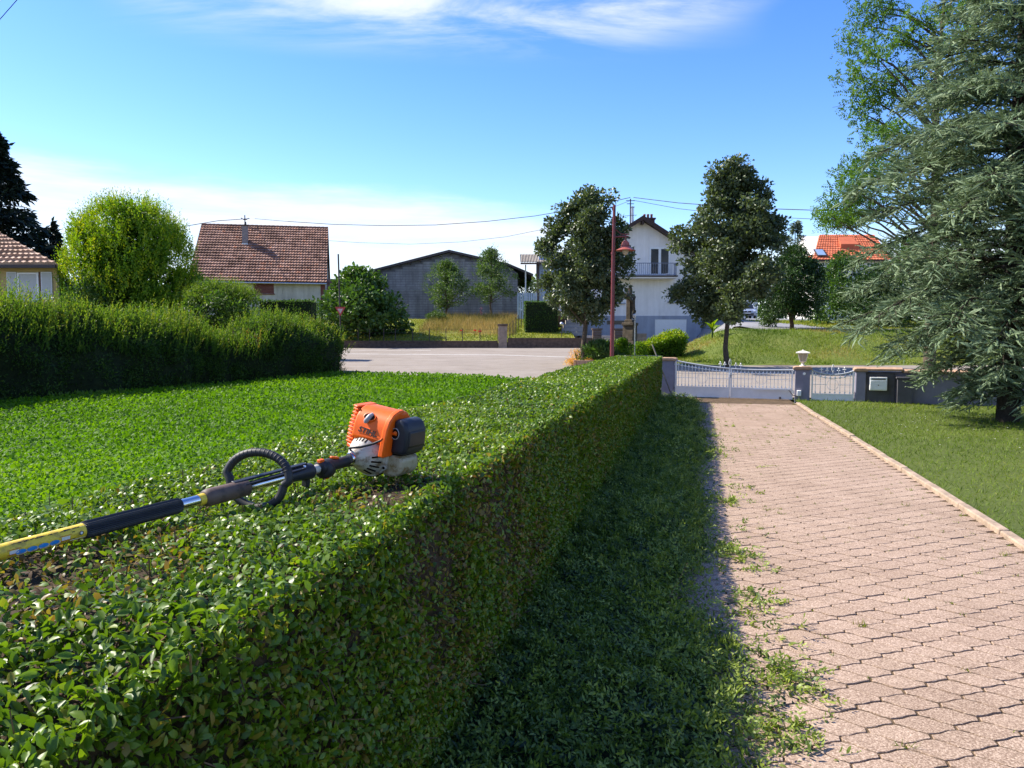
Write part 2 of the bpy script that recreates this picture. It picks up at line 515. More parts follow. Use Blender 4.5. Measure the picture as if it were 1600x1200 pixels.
def road_near(x): return field_edge(x) if x < 3.9 else gate_y(x)
def road_far(x): return float(53.05 + (34.75 - 53.05) * ss(5.0, 9.6, x))


sheet('road', np.concatenate([np.linspace(-60, -12, 20), np.linspace(-11, 14, 51), np.linspace(15, 50, 20)]), road_near, road_far, 60, .005, M['road'])
sheet('side_road', np.linspace(13.9, 26, 14), lambda x: 43.0, lambda x: 95.0, 40, .006, M['side'])
FIELD_W = lambda X, Y: .05 * np.sin(X * .6 + 1) * np.cos(Y * .35)
field = sheet('field', np.linspace(-22, 3.3, 60), lambda x: -3.0, lambda x: min(field_edge(x), 31) + .0, 60, .0, M['field'], warp=lambda X, Y: FIELD_W(X, Y) * (1 - ss(25, 29, Y)))
sheet('garden_ground', np.linspace(-34, 4.5, 50), lambda x: 53.36, lambda x: 95.0, 60, .0, M['yellowturf'])
sheet('grass_mound', np.concatenate([np.linspace(7.0, 13, 20), np.linspace(13.5, 34, 24)]), lambda x: 34.72 + .0, lambda x: 43.1, 30, .012, M['bank'],
      warp=lambda X, Y: .05 * np.sin(X * 1.7) * np.sin(Y * 1.1))
sheet('upper_lawn', np.linspace(18.5, 40, 20), lambda x: 43.2 + .25 * (x - 18.5), lambda x: 62.0, 24, .012, M['yellowturf'])

# white lines on the road
M['line'] = mat('road_paint', (.70, .68, .65), .8, .3, var=.3, scale=2)
lx = np.linspace(-10.6, 7, 40)
ly = lambda x: 42.4 - .52 * (x + .7) if x > -.7 else 42.4 - .12 * (x + .7)
o = sheet('lane_line', lx, lambda x: ly(x) - .09, lambda x: ly(x) + .09, 2, .0095, M['line'])
o = sheet('lane_line', np.linspace(-11.2, -5, 20), lambda x: 46.6 - .12 * x, lambda x: 46.75 - .12 * x, 2, .0095, M['line'])
mh = MB(); p = at(613, 548, 50); mh.lathe([(0, .38), (.012, .38), (.012, .30), (.02, .28)], (p.x, p.y, tz(p.x, p.y) + .004), n=20)
o = mh.build('manhole_cover', mat('cast_iron', (.05, .045, .042), .6, .4)); tag(o, 'round dark manhole cover in the tan road by the low wall', 'manhole cover')

# ------------------------------------------------------------------- driveway
dw = ns_sheet('driveway', -1.0, 2.56, -1.5, 20.6, 8, 40, .0290, M['bed']); tag(dw, kind='structure')
PW, PH, PA = .246, .102, .031


def stone_outline(gap=.0085):
    pts = []
    k = 7
    for i in range(k):
        x = -PW / 2 + gap / 2 + (PW - gap) * i / (k - 1)
        pts.append((x, PH / 2 + PA * math.cos(2 * math.pi * x / PW) - gap / 2))
    for i in range(k):
        x = PW / 2 - gap / 2 - (PW - gap) * i / (k - 1)
        pts.append((x, -PH / 2 - PA * math.cos(2 * math.pi * x / PW) + gap / 2))
    return pts


SO = np.array(stone_outline())
ns_ = len(SO)


def stone_arrays(jit):
    """top, chamfer and side of one paving stone"""
    ctr = SO.mean(0)
    top = np.column_stack([ctr + (SO - ctr) * np.array([.984, .972]), np.full(ns_, .0305)])
    edge = np.column_stack([SO, np.full(ns_, .0285)])
    bot = np.column_stack([SO, np.full(ns_, .018)])
    V = np.concatenate([top, edge, bot])
    h = ns_ - 1; f = []
    for i in range(ns_ // 2 - 1): f += [(i, h - i, h - i - 1), (i, h - i - 1, i + 1)]
    for r in (0, 1):
        for i in range(ns_):
            a, b = r * ns_ + i, r * ns_ + (i + 1) % ns_
            f += [(a, b, b + ns_), (a, b + ns_, a + ns_)]
    return V, np.array(f)


def paver_material():
    t = NT('paving_stone')
    tint = t.attr('tint')
    base = t.ramp(tint, [(0, (.285, .190, .130)), (.5, (.350, .240, .170)), (1, (.415, .292, .212))])
    gr = t.noise(125, 4, .8, vec=t.pos()); st = t.noise(1.6, 6, .65, vec=t.pos())
    c = t.mix(.60, base, t.ramp(gr, [(.38, (.075, .050, .036)), (.50, (.32, .225, .168)), (.62, (.76, .60, .48))]))
    c = t.mix(.35, c, t.ramp(st, [(.32, (.60, .56, .52)), (.58, (1, 1, 1))]), 'MULTIPLY')
    c = t.mix(.22, c, t.ramp(t.noise(.55, 5, .7, vec=t.pos()), [(.40, (.66, .66, .56)), (.58, (1.0, 1.0, 1.0))]), 'MULTIPLY')
    t.bump(gr, .55, .003)
    return t.set(.88, .25, 0, c)


M['paver'] = paver_material()
SV, SF = stone_arrays(0)
cells = []
row = 0
s = -.6
while s < 18.75:
    off = 0 if row % 2 == 0 else PW / 2
    n = -.95 + off
    while n < 2.52:
        cells.append((n + .0, s)); n += PW
    s += PH; row += 1
cells = np.array(cells)
near = (cells[:, 1] > 2.2) & (cells[:, 0] > .30)
vis = np.zeros(len(cells), bool)
wx, wy = W2(cells[:, 0], cells[:, 1])
infr = (np.abs(wx / np.maximum(wy, .1)) < .69) & (wy > 2.55) & (cells[:, 0] > .20)
rank = np.where(infr, wy, 1e9)
single = np.argsort(rank)[:300]
vis[single] = True
sn1 = SN(5, 3.0)
paver_meshes = []
for k in range(12):
    V = SV.copy(); V[:, 2] += V[:, 0] * rng.normal(0, .004) + V[:, 1] * rng.normal(0, .006)
    V[:, :2] *= rng.uniform(.975, 1.0)
    V = V + np.column_stack([rng.normal(0, .0008, len(V)), rng.normal(0, .0008, len(V)), np.zeros(len(V))])
    paver_meshes.append(np_mesh('paving_stone', V, SF, M['paver'], {'tint': np.full(len(V), rng.uniform(.1, .9))}))
DRIVE_ROT = math.atan2(N_[1], N_[0])
for k, i in enumerate(single):
    o = bpy.data.objects.new('paving_stone', paver_meshes[int(rng.integers(12))])
    o.location = (wx[i], wy[i], .004 + rng.normal(0, .0012) + .003 * sn1(wx[i] * .25, wy[i] * .25))
    o.rotation_euler = (0, 0, DRIVE_ROT + rng.normal(0, .012) + (math.pi if rng.random() < .5 else 0)); link(o, dw)
rest = np.where(~vis)[0]
SV = SV[:2 * ns_]; SF = SF[(SF < 2 * ns_).all(1)]
Vs = np.repeat(SV[None], len(rest), 0)
Vs[:, :, 2] += Vs[:, :, 0] * rng.normal(0, .006, (len(rest), 1)) + Vs[:, :, 1] * rng.normal(0, .008, (len(rest), 1))
Wn = cells[rest][:, None, 0] + Vs[:, :, 0]; Ws = cells[rest][:, None, 1] + Vs[:, :, 1]
Vx, Vy = W2(Wn, Ws)
Vz = Vs[:, :, 2] + .004 + .003 * sn1(wx[rest] * .25, wy[rest] * .25)[:, None]
Fr = (SF[None] + (np.arange(len(rest)) * len(SV))[:, None, None]).reshape(-1, 3)
o = link(bpy.data.objects.new('paving_stones', np_mesh('paving_stones', np.stack([Vx, Vy, Vz], -1).reshape(-1, 3), Fr, M['paver'],
         {'tint': np.repeat(rng.uniform(.05, .95, len(rest)), len(SV))})), dw)
o['kind'] = 'stuff'
# weeds and moss in the joints
n = 1500
j = rng.integers(0, len(cells), n)
jn = cells[j, 0] + PW / 2 + rng.normal(0, .012, n); js = cells[j, 1] + rng.normal(0, .02, n)
keep = (jn > .2) & (jn < 2.5) & (js > 2) & ((SN(8, 1.1)(jn, js) > .1) | (jn > 2.1) | (rng.random(n) < .25))
jn, js = jn[keep], js[keep]
big = rng.random(len(jn)) < .10
rep = np.where(big, 22, 7)
jn = np.repeat(jn, rep); js = np.repeat(js, rep); bg = np.repeat(big, rep)
x, y = W2(jn + rng.normal(0, 1, len(jn)) * np.where(bg, .022, .012), js + rng.normal(0, 1, len(jn)) * np.where(bg, .015, .008))
P = np.column_stack([x, y, np.full(len(x), .031)])
U = rdir(len(x), .9)
o = leaves('joint_weeds', [leaf_arrays(P, U, rdir(len(x)), rng.uniform(.015, .045, len(x)) * np.where(bg, 1.3, .8), .006, np.clip(rng.normal(.62, .25, len(x)), 0, 1), 'blade')], M['grass'])
tag(o, 'small tufts of weed and moss growing in the driveway joints', 'weeds', kind='stuff')

# concrete edging between drive and lawn
kerb = MB().span(0, 1, 0, 1, 0, 1)
M['kerb'] = mat('edging_concrete', (.34, .255, .185), .9, .2, var=.3, scale=8, bump=.6, bscale=50, bdist=.008)
krb = ns_sheet('kerb', 2.555, 2.665, -1, 19.4, 2, 20, .015, M['kerb']); tag(krb, kind='structure')
kb = MB().box((0, 0, .035), (.088, .985, .11)); kme = kb.build('kerb_stone', M['kerb'], krb, bevel=.012)
first = True
for k in range(20):
    o = kme if first else kme.copy()
    if not first: link(o, krb)
    first = False
    x, y = W2(2.61 + rng.normal(0, .006), -.5 + k * 1.0)
    o.location = (x, y, rng.normal(-.012, .006)); o.rotation_euler = (rng.normal(0, .004), rng.normal(0, .02), DRIVE_ROT + rng.normal(0, .006))

# ------------------------------------------------------------------- lawn on the right
lawn = ns_sheet('lawn', 2.665, 26, -1.5, 20.4, 40, 40, .035, M['turf'], warp=lambda a, b: .02 * np.sin(a * 1.3) * np.sin(b * .9)); tag(lawn, kind='structure')


def grass_patch(name, x, y, z, L, Wd, tint, m, up=1.6, label=None, cat='grass', tmpl='blade3', parent=None):
    n = len(x)
    o = leaves(name, [leaf_arrays(np.column_stack([x, y, z]), rdir(n, up), rdir(n), L, Wd, tint, tmpl)], m, parent)
    tag(o, label, cat if label else None, kind='stuff'); return o


def scatter_ns(n, n0, n1, s0, s1, power=1.0):
    return rng.uniform(n0, n1, n), s0 + (s1 - s0) * rng.random(n) ** power


n = 165000
gn, gs = scatter_ns(n, 2.66, 14.5, 1.5, 20.2, .9)
x, y = W2(gn, gs)
k = (x / y < .74) | (rng.random(n) < .30)
x, y, gn, gs = x[k], y[k], gn[k], gs[k]
w = rng.random(len(x)) < np.clip(1.35 - gs / 22, .35, 1)
x, y, gn, gs = x[w], y[w], gn[w], gs[w]
shade = SN(21, .9)(x, y)
far_k = 1 + (y - 6) * .07
tint = np.clip(.42 + .20 * shade + rng.normal(0, .17, len(x)), 0, 1)
edge = np.exp(-((gn - 2.66) / .12) ** 2)
z = .032 + .02 * np.sin(gn * 1.3) * np.sin(gs * .9)
grass_patch('lawn_grass', x, y, z, rng.uniform(.032, .062, len(x)) * (1 + .5 * edge) * (1 + .5 * (far_k - 1)), .0052 * far_k, tint, M['grass'], 1.0, 'mown green lawn grass between the driveway and the cedar')
# daisies
n = 46
gn, gs = rng.normal(4.6, .9, n), rng.normal(14.5, 2.2, n)
x, y = W2(np.repeat(np.clip(gn, 2.9, 9), 7), np.repeat(np.clip(gs, 8, 19), 7)); n = len(x)
P = np.column_stack([x, y, np.full(n, .085)])
a = rng.uniform(0, 6.28, n)
M['daisy'] = leaf_mat('daisy_petal', [(0, (.75, .75, .70)), (1, (.85, .85, .8))], .6, .2, .2, (1, 1, 1))
o = leaves('daisies', [leaf_arrays(P, np.column_stack([np.cos(a), np.sin(a), .2 + 0 * a]), np.tile((0, 0, 1.), (n, 1)), .02, .012, .5, 'blade')], M['daisy'])
tag(o, 'tiny white daisies dotted over the mown lawn', 'daisies', kind='stuff')

# ------------------------------------------------------------------- clover field on the left
n = 150000
yy = 4.0 + 27.2 * rng.random(n) ** 1.05
xx = rng.uniform(-.78, .16, n) * yy
hn = xx * N_[0] + yy * N_[1]; hs_ = xx * U_[0] + yy * U_[1]
fe = np.array([30.9] * n); fe = np.interp(xx, [-40, -9, -6.9, -2.4, .9, 3.2, 3.9], [31.2, 31.0, 30.6, 29.0, 27.0, 22.6, 20.95])
k = (hn < -2.25 + .021 * np.clip(hs_, 0, 20)) & (yy < fe + .1)
# left limit: foot of the wild hedge
k &= xx > -13.6 + (yy - 15.5) * .424 + .2
xx, yy = xx[k], yy[k]; n = len(xx)
pt = SN(31, .55)(xx, yy) + .6 * SN(32, 1.6)(xx, yy)
hgt = .05 + .03 * np.clip(pt, -1, 1)
tuft = (SN(33, .35)(xx, yy) + .5 * SN(34, .9)(xx, yy) > .75)
L = (.030 + .0024 * yy) * rng.uniform(.7, 1.25, n)
P = np.column_stack([xx, yy, T(xx, yy) + rng.uniform(.0, 1, n) * (.05 + hgt) + FIELD_W(xx, yy) * (1 - ss(25, 29, yy))])
tint = np.clip(.45 + .16 * pt + rng.normal(0, .18, n), 0, .86)
tint = np.where(tuft & (rng.random(n) < .6), rng.uniform(.88, 1, n), tint)
U = rdir(n, .35); Nn = rdir(n, 1.3)
tu = tuft & (rng.random(n) < .7)
U[tu] = rdir(int(tu.sum()), 1.6); L = np.where(tu, L * 1.5, L)
o = leaves('clover', [leaf_arrays(P, U, Nn, L, L * np.where(tu, .3, .72), tint, 'leaf2')], M['clover'])
tag(o, 'bright green clover and weeds covering the field beyond the trimmed hedge', 'clover', kind='stuff')

# ------------------------------------------------------------------- the trimmed hedge
HTOP = 1.14
S_END = 19.15


def h_right(s): return np.interp(s, [-2, 1, 3, 5.8, 8.5, 13, 19], [-.81, -.825, -.86, -.835, -.76, -.65, -.545])
def h_left(s): return -2.10 + .024 * np.clip(s, -2, 20)


hb = W2(-1.4, 9.0)
hedge = thing('trimmed_hedge', 'long freshly trimmed privet hedge beside the brick driveway, flat topped', 'hedge', (hb[0], hb[1], 0))
hoff = np.array((hb[0], hb[1], 0))
topn = SN(41, 2.2)
# woody inside: a lumpy block a little inside the leaves
M['hedgecore'] = ground_mat('hedge_wood', [(.35, (.018, .014, .008)), (.65, (.075, .048, .026))], 9, 60)
sv = np.arange(-1.2, S_END - .05, .12); qn = 34
prof = [(0, 0, .0), (0, .5, 0), (0, 1, 0)]
ring = []
for a in np.linspace(0, 1, 12): ring.append((1.0, a))         # right side, going up
for a in np.linspace(1, 0, 12)[1:]: ring.append((a, 1.0))
for a in np.linspace(1, 0, 6)[1:]: ring.append((0.0, a))
ring = np.array(ring)
Sg = np.repeat(sv[:, None], len(ring), 1)
ins = .05
Ng = h_left(Sg) + ins + (h_right(Sg) - h_left(Sg) - 2 * ins) * ring[None, :, 0]
Zg = ring[None, :, 1] * (HTOP - .045) + 0 * Sg
Ng = Ng + .018 * SN(43, 14)(Sg, Zg * 1.0, Ng); Zg = Zg + .012 * SN(44, 16)(Sg, Ng) * (ring[None, :, 1] > .9)
Xg, Yg = W2(Ng, Sg)
V = np.stack([Xg - hb[0], Yg - hb[1], Zg], -1).reshape(-1, 3)
nr = len(ring); i = np.arange(len(sv) - 1)[:, None] * nr + np.arange(nr - 1)[None]
Fc = np.stack([i, i + 1, i + nr + 1, i + nr], -1).reshape(-1, 4)
core = link(bpy.data.objects.new('branches', np_mesh('branches', V, Fc, M['hedgecore'])), hedge)
endc = MB()
for se, nm in ((S_END - .17, 1),):
    a, b = float(h_left(se)) + ins, float(h_right(se)) - ins
    pts = [Vector((*W2(a, se), 0)), Vector((*W2(b, se), 0)), Vector((*W2(b, se), HTOP - .06)), Vector((*W2(a, se), HTOP - .06))]
    endc.quad(*[p - Vector(hoff) for p in pts])
endc.build('branches', M['hedgecore'], hedge)

bare = lambda n_, s_: (SN(51, 3.2)(n_, s_) + .7 * SN(52, 9)(n_, s_) + .9 * np.exp(-((s_ - 1.15) / .5) ** 2 - ((n_ + 1.45) / .30) ** 2)
                       + .8 * np.exp(-((s_ - 1.55) / .22) ** 2 - ((n_ + 1.05) / .22) ** 2) + .55 * np.exp(-((s_ - 2.2) / .5) ** 2 - ((n_ + 1.7) / .35) ** 2))


def hedge_set(s0, s1, dens, L0, tmpl, part):
    if part == 'top':
        A = (s1 - s0) * 1.16; n = int(A * dens)
        s_ = rng.uniform(s0, s1, n); q = rng.random(n)
        n_ = h_left(s_) + (h_right(s_) - h_left(s_)) * q
        b = bare(n_, s_)
        keepp = rng.random(n) > np.clip((b - .55) * 1.1, 0, .84) * (s_ < 2.9)
        n_, s_, b = n_[keepp], s_[keepp], b[keepp]; n = len(n_)
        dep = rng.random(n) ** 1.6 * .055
        z = HTOP - dep + .014 * topn(n_, s_) + .010 * SN(45, 7)(n_, s_)
        x, y = W2(n_, s_)
        U = rdir(n, .06); Nn = rdir(n, 2.1)
        up = rng.random(n) < .11
        U[up] = rdir(int(up.sum()), 1.2)
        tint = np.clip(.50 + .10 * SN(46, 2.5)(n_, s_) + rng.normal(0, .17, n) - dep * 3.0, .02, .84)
        yl = rng.random(n) < .022 + .05 * np.clip(b, 0, 1); tint = np.where(yl, rng.uniform(.84, .95, n), tint)
        br = (b > .62) & (rng.random(n) < .28) & (s_ < 3.2); tint = np.where(br, rng.uniform(.95, 1, n), tint)
    elif part in ('face', 'back'):
        A = (s1 - s0) * HTOP; n = int(A * dens)
        s_ = rng.uniform(s0, s1, n); z = HTOP * rng.random(n)
        dep = rng.random(n) ** 1.5 * .05
        sg = 1 if part == 'face' else -1
        base_ = h_right(s_) if sg > 0 else h_left(s_)
        rnd = np.clip((z - (HTOP - .06)) / .06, 0, 1)
        n_ = base_ + sg * (-dep + .016 * SN(47, 5)(s_, z) - .007 * rnd ** 2)
        x, y = W2(n_, s_)
        b = SN(48, 1.6)(s_, z * 1.5) + .6 * SN(49, 6)(s_, z)
        keepp = rng.random(n) > np.clip((b - .5) * .9, 0, .6)
        x, y, z, s_, b, dep = x[keepp], y[keepp], z[keepp], s_[keepp], b[keepp], dep[keepp]; n = len(x)
        out = np.array((N_[0] * sg, N_[1] * sg, .25))
        U = unit(rng.normal(size=(n, 3)) + np.array((0, 0, .0)) + out * .25)
        Nn = unit(rng.normal(size=(n, 3)) * .7 + out)
        tint = np.clip(.47 + rng.normal(0, .17, n), .05, .84)
        yl = rng.random(n) < .17; tint = np.where(yl, rng.uniform(.86, .97, n), tint)  # raised share of yellow leaves: warm bounce light put into the side's colour
        br = (b > .45) & (rng.random(n) < .30); tint = np.where(br, rng.uniform(.93, 1, n), tint)
    else:
        A = 1.1 * HTOP; n = int(A * dens)
        se = S_END; q = rng.random(n); z = HTOP * rng.random(n)
        n_ = h_left(se) + (h_right(se) - h_left(se)) * q
        x, y = W2(n_, se - rng.random(n) * .12)
        out = np.array((U_[0], U_[1], .2))
        U = rdir(n); Nn = unit(rng.normal(size=(n, 3)) * .7 + out); tint = np.clip(.45 + rng.normal(0, .17, n), 0, .84)
    P = np.column_stack([x, y, z]) - hoff
    L = L0 * rng.uniform(.65, 1.25, n)
    return leaf_arrays(P - unit(U) * (L * .5)[:, None], U, Nn, L, L * rng.uniform(.46, .60, n), tint, tmpl)


hsets = [
    hedge_set(.2, 1.3, 8400, .027, 'leaf8', 'top'), hedge_set(1.3, 3.0, 9800, .0255, 'leaf4', 'top'), hedge_set(3.0, 5.5, 7000, .028, 'leaf4', 'top'),
    hedge_set(5.5, 10, 3000, .039, 'leaf4', 'top'), hedge_set(10, S_END, 1900, .050, 'leaf2', 'top'),
    hedge_set(.3, 3.0, 9800, .0265, 'leaf4', 'face'), hedge_set(3.0, 5.6, 6200, .031, 'leaf4', 'face'), hedge_set(5.6, 9, 3600, .038, 'leaf2', 'face'), hedge_set(9, S_END, 1800, .052, 'leaf2', 'face'),
    hedge_set(0, S_END, 500, .06, 'leaf2', 'back'), hedge_set(0, 0, 1500, .05, 'leaf2', 'end')]
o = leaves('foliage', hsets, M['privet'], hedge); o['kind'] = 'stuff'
# cut stems and dead twigs
tw = MB()
for _ in range(900):
    s_ = rng.uniform(.6, 6.5) if rng.random() < .75 else rng.uniform(.6, 2.4); n_ = rng.uniform(float(h_left(s_)) + .03, float(h_right(s_)) - .01)
    x, y = W2(n_, s_); L = rng.uniform(.03, .09); d = rdir(1, .9)[0] * L
    p = np.array((x, y, HTOP - .045)) - hoff
    tw.tube([p, p + d], [rng.uniform(.0012, .0024)] * 2, 3, cap=False)
for _ in range(500):
    s_ = rng.uniform(.8, 6.0); z = rng.uniform(.1, HTOP - .05); x, y = W2(float(h_right(s_)) - .03, s_); L = rng.uniform(.03, .10)
    d = unit(rng.normal(size=3) + np.array((N_[0], N_[1], .3)) * .6) * L; p = np.array((x, y, z)) - hoff
    tw.tube([p, p + d], [rng.uniform(.0010, .0020)] * 2, 3, cap=False)
o = tw.build('twigs', M['twig'], hedge); o['kind'] = 'stuff'
cs = MB().tube([(0, 0, 0), (.003, .002, .055)], [.0042, .0036], 6).mesh('cut_stem', mat('cut_stem_wood', (.24, .15, .06), .8, .2, var=.3, scale=60))
for px, py in ((155, 1090), (178, 1080), (298, 1022), (306, 1012), (60, 1100)):
    Yd = .56 * F_PX / (py + 14 - HZ); q = at(px, py + 14, Yd)
    o = bpy.data.objects.new('cut_stem', cs); o.location = Vector((q.x, q.y, HTOP - .030)) - Vector(hoff)
    o.rotation_euler = (rng.normal(0, .3), rng.normal(.1, .3), rng.uniform(0, 6.28)); o.scale = (.6, .6, rng.uniform(.5, .9)); link(o, hedge)
# the 300 leaves nearest the camera, one by one
tv, tf = TMPL['leaf8']
leaf_me = []
for k in range(10):
    L = 1.0; vv = tv * np.array((1, .56, 1)); vv = vv - np.array((.5, 0, 0))
    vv[:, 2] += rng.normal(0, .05) * vv[:, 0] ** 2 * 4
    tt = [.35, .45, .5, .55, .6, .65, .7, .78, .86, .3][k]
    leaf_me.append(np_mesh('leaf', vv, tf, M['privet'], {'tint': np.full(len(vv), tt)}))
cnt = 0
while cnt < 300:
    top = rng.random() < .62
    s_ = .75 + 1.9 * rng.random() ** 1.3
    if top:
        n_ = rng.uniform(float(h_left(s_)), float(h_right(s_))); z = HTOP + rng.uniform(-.010, .010)
    else:
        n_ = float(h_right(s_)) + rng.uniform(-.005, .02); z = HTOP * (1 - .65 * rng.random() ** 1.2)
    x, y = W2(n_, s_)
    if abs(x) > .70 * y or (top and float(bare(np.array(n_), np.array(s_))) > .75 and rng.random() < .7): continue
    o = bpy.data.objects.new('leaf', leaf_me[int(rng.integers(10))])
    nrm = Vector(rdir(1, 1.0)[0]) if top else Vector(unit(rng.normal(size=3) * .6 + np.array((N_[0], N_[1], .3))))
    ax = Vector(rdir(1)[0]); ax = (ax - nrm * ax.dot(nrm)).normalized()
    L = rng.uniform(.020, .032)
    m = Matrix((ax, nrm.cross(ax), nrm)).transposed().to_4x4()
    o.matrix_basis = Matrix.Translation(Vector((x, y, z)) - Vector(hoff)) @ m @ Matrix.Diagonal((L, L, L, 1))
    link(o, hedge); cnt += 1


# ------------------------------------------------------------------- clippings along the foot of the hedge
def sprig_sets(bx, by, bz, az, Ls, lift, tmpl, kleaf=12, lw=.36, ll=.034, tint0=.45):
    """cut twigs with opposite leaves; returns leaf arrays and stem end points"""
    n = len(bx)
    d = np.column_stack([np.cos(az), np.sin(az), lift]); d = unit(d)
    base_ = np.column_stack([bx, by, bz])
    t = (np.arange(kleaf) // 2 + .6) / (kleaf / 2 + .3)
    sgn = np.where(np.arange(kleaf) % 2 == 0, 1, -1)
    side = unit(np.cross(d, np.tile((0, 0, 1.), (n, 1))))
    roll = rng.uniform(0, 6.28, (n, 1)); upv = np.cross(side, d)
    side = side * np.cos(roll) + upv * np.sin(roll)
    P = base_[:, None] + d[:, None] * (t[None, :, None] * Ls[:, None, None])
    P = P + rng.normal(0, .003, P.shape)
    U = d[:, None] * .75 + side[:, None] * (sgn[None, :, None] * .8) + rng.normal(0, .25, P.shape)
    Nn = np.cross(side[:, None] * sgn[None, :, None], d[:, None]) * sgn[None, :, None] + rng.normal(0, .45, P.shape)
    tip = 1 - .45 * t
    L = ll * (tip[None] * rng.uniform(.75, 1.25, (n, kleaf)))
    tint = np.clip(tint0 + rng.normal(0, .24, (n, 1)) + .28 * t[None] + rng.normal(0, .08, (n, kleaf)), 0, 1)
    return leaf_arrays(P.reshape(-1, 3), U.reshape(-1, 3), Nn.reshape(-1, 3), L.reshape(-1), L.reshape(-1) * lw, tint.reshape(-1), tmpl), base_, base_ + d * Ls[:, None]


edge_n = SN(61, 1.3)
def pile_edge(s): return np.minimum(.29 + .14 * edge_n(s, 0) + .08 * SN(62, 4)(s, 0), np.interp(s, [2, 4, 6, 19], [.27, .31, .38, .38]))
def pile_h(n_, s_):
    a = np.clip((pile_edge(s_) - n_) / .35, 0, 1)
    return (.03 + .08 * a * (1 + .4 * SN(63, 2.2)(n_, s_))) * (a > 0) * np.clip((n_ + 1.0) / .06, 0, 1)


M['pile'] = ground_mat('clipping_gap_shade', [(.35, (.008, .016, .006)), (.65, (.03, .055, .016))], 12, 60)  # near-black base: shade in the gaps between clippings put into its colour
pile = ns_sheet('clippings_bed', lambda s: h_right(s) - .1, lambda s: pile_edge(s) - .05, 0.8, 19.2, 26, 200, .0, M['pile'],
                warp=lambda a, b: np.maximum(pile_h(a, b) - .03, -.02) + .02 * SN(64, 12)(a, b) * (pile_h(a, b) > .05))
tag(pile, 'lumpy underlayer of clippings along the hedge foot, gap shade painted dark', 'clippings', kind='stuff')
sets = []
for s0, s1, n, tm, ll in ((1.6, 4.5, 3300, 'leaf4', .037), (4.5, 9, 3300, 'leaf2', .043), (9, 19.2, 2700, 'leaf2', .062)):
    s_ = rng.uniform(s0, s1, n); q = rng.random(n)
    hr = h_right(s_); n_ = hr - .04 + (pile_edge(s_) + .06 - hr) * q
    x, y = W2(n_, s_)
    a, b0, b1 = sprig_sets(x, y, pile_h(n_, s_) + rng.uniform(-.02, .05, n), rng.uniform(0, 6.28, n) * .7 + rng.normal(.9, .6, n), rng.uniform(.10, .26, n) * (1 + (s1 > 9) * .3), rng.normal(.12, .28, n), tm, 12, .38, ll)
    sets.append(a)
o = leaves('hedge_clippings', sets, M['clip'])
tag(o, 'thick layer of dark green hedge clippings lying along the shaded side of the driveway', 'clippings', kind='stuff')
# stragglers in the sun, in loose clumps on the stones
sets = []
for (px, py, cnt, sp, stretch) in ((1150, 880, 60, .16, 1.2), (1140, 793, 26, .16, 1.6), (1175, 960, 40, .14, 1.5), (1225, 1090, 70, .13, 1.7), (1215, 1175, 36, .12, 1.4), (1125, 715, 14, .22, 2.0),
                             (1150, 770, 9, .2, 2), (1200, 1010, 9, .14, 2), (1160, 830, 5, .2, 1), (1205, 905, 6, .12, 1), (1120, 690, 8, .3, 1.5), (1115, 668, 8, .3, 1.5), (1110, 750, 12, .18, 2), (1270, 1195, 10, .10, 1.5)):
    q = at(px, py, 2040 / (py - 520))
    x = q.x + rng.normal(0, sp * stretch * .42, cnt); y = q.y + rng.normal(0, sp, cnt)
    a, _, _ = sprig_sets(x, y, np.full(cnt, .038) + rng.uniform(0, .03, cnt), rng.uniform(0, 6.28, cnt), rng.uniform(.06, .16, cnt), rng.normal(.10, .15, cnt), 'leaf4', 10, .40, .034 + .0012 * q.y, .55)
    sets.append(a)
n = 1500
s_ = rng.uniform(1.6, 19, n); n_ = pile_edge(s_) + np.abs(rng.normal(0, .16, n)) * (1 + .6 * SN(65, 2)(s_, 0))
x, y = W2(n_, s_)
sets.append(leaf_arrays(np.column_stack([x, y, np.full(n, .036)]), rdir(n) * (1, 1, .25), rdir(n, 2), rng.uniform(.02, .036, n), .014, rng.uniform(.3, 1, n), 'leaf4'))
o = leaves('scattered_clippings', sets, M['clip'])
tag(o, 'loose bright leaves and cuttings strewn along the sunlit shadow edge', 'clippings', kind='stuff')
# single sprigs one can pick out
sprig_lbl = ['single green sprig lying alone furthest out on the sunlit paving stones', 'long yellow tipped sprig standing up from the shaded clippings', 'pale sprig crossing the shadow edge in the middle of the driveway side',
             'dark little sprig lying apart near the middle of the driveway', 'leafy sprig pointing up the driveway from the shaded clippings near the front', 'short leafy cutting lying on the stones nearest the gate']
for k, (px, py, az, L, lf, nn) in enumerate(((1180, 733, .25, .30, .03, 14), (1045, 965, 1.0, .34, .42, 16), (1118, 985, .35, .26, .28, 12), (1178, 775, .1, .12, .02, 8), (800, 1130, 1.9, .34, .35, 16), (1190, 730, .3, .1, .02, 8))):
    q = at(px, py, 2000 / (py - 520))
    if k == 5: q = at(1118, 660, 2040 / 140)
    a, b0, b1 = sprig_sets(np.array([0.0]), np.array([0.0]), np.array([0.0]), np.array([az]), np.array([L]), np.array([lf]), 'leaf8', nn, .40, .036 if q.y < 6 else .045, .72)
    r = thing('cut_sprig', sprig_lbl[k], 'sprig', (q.x, q.y, .05 if k not in (1, 4) else .12), 0, 'single cut sprigs')
    MB().tube([b0[0], b1[0]], [.0022, .0012], 5).build('stem', M['twig'], r)
    leaves('leaves', [a], M['clip'], r)

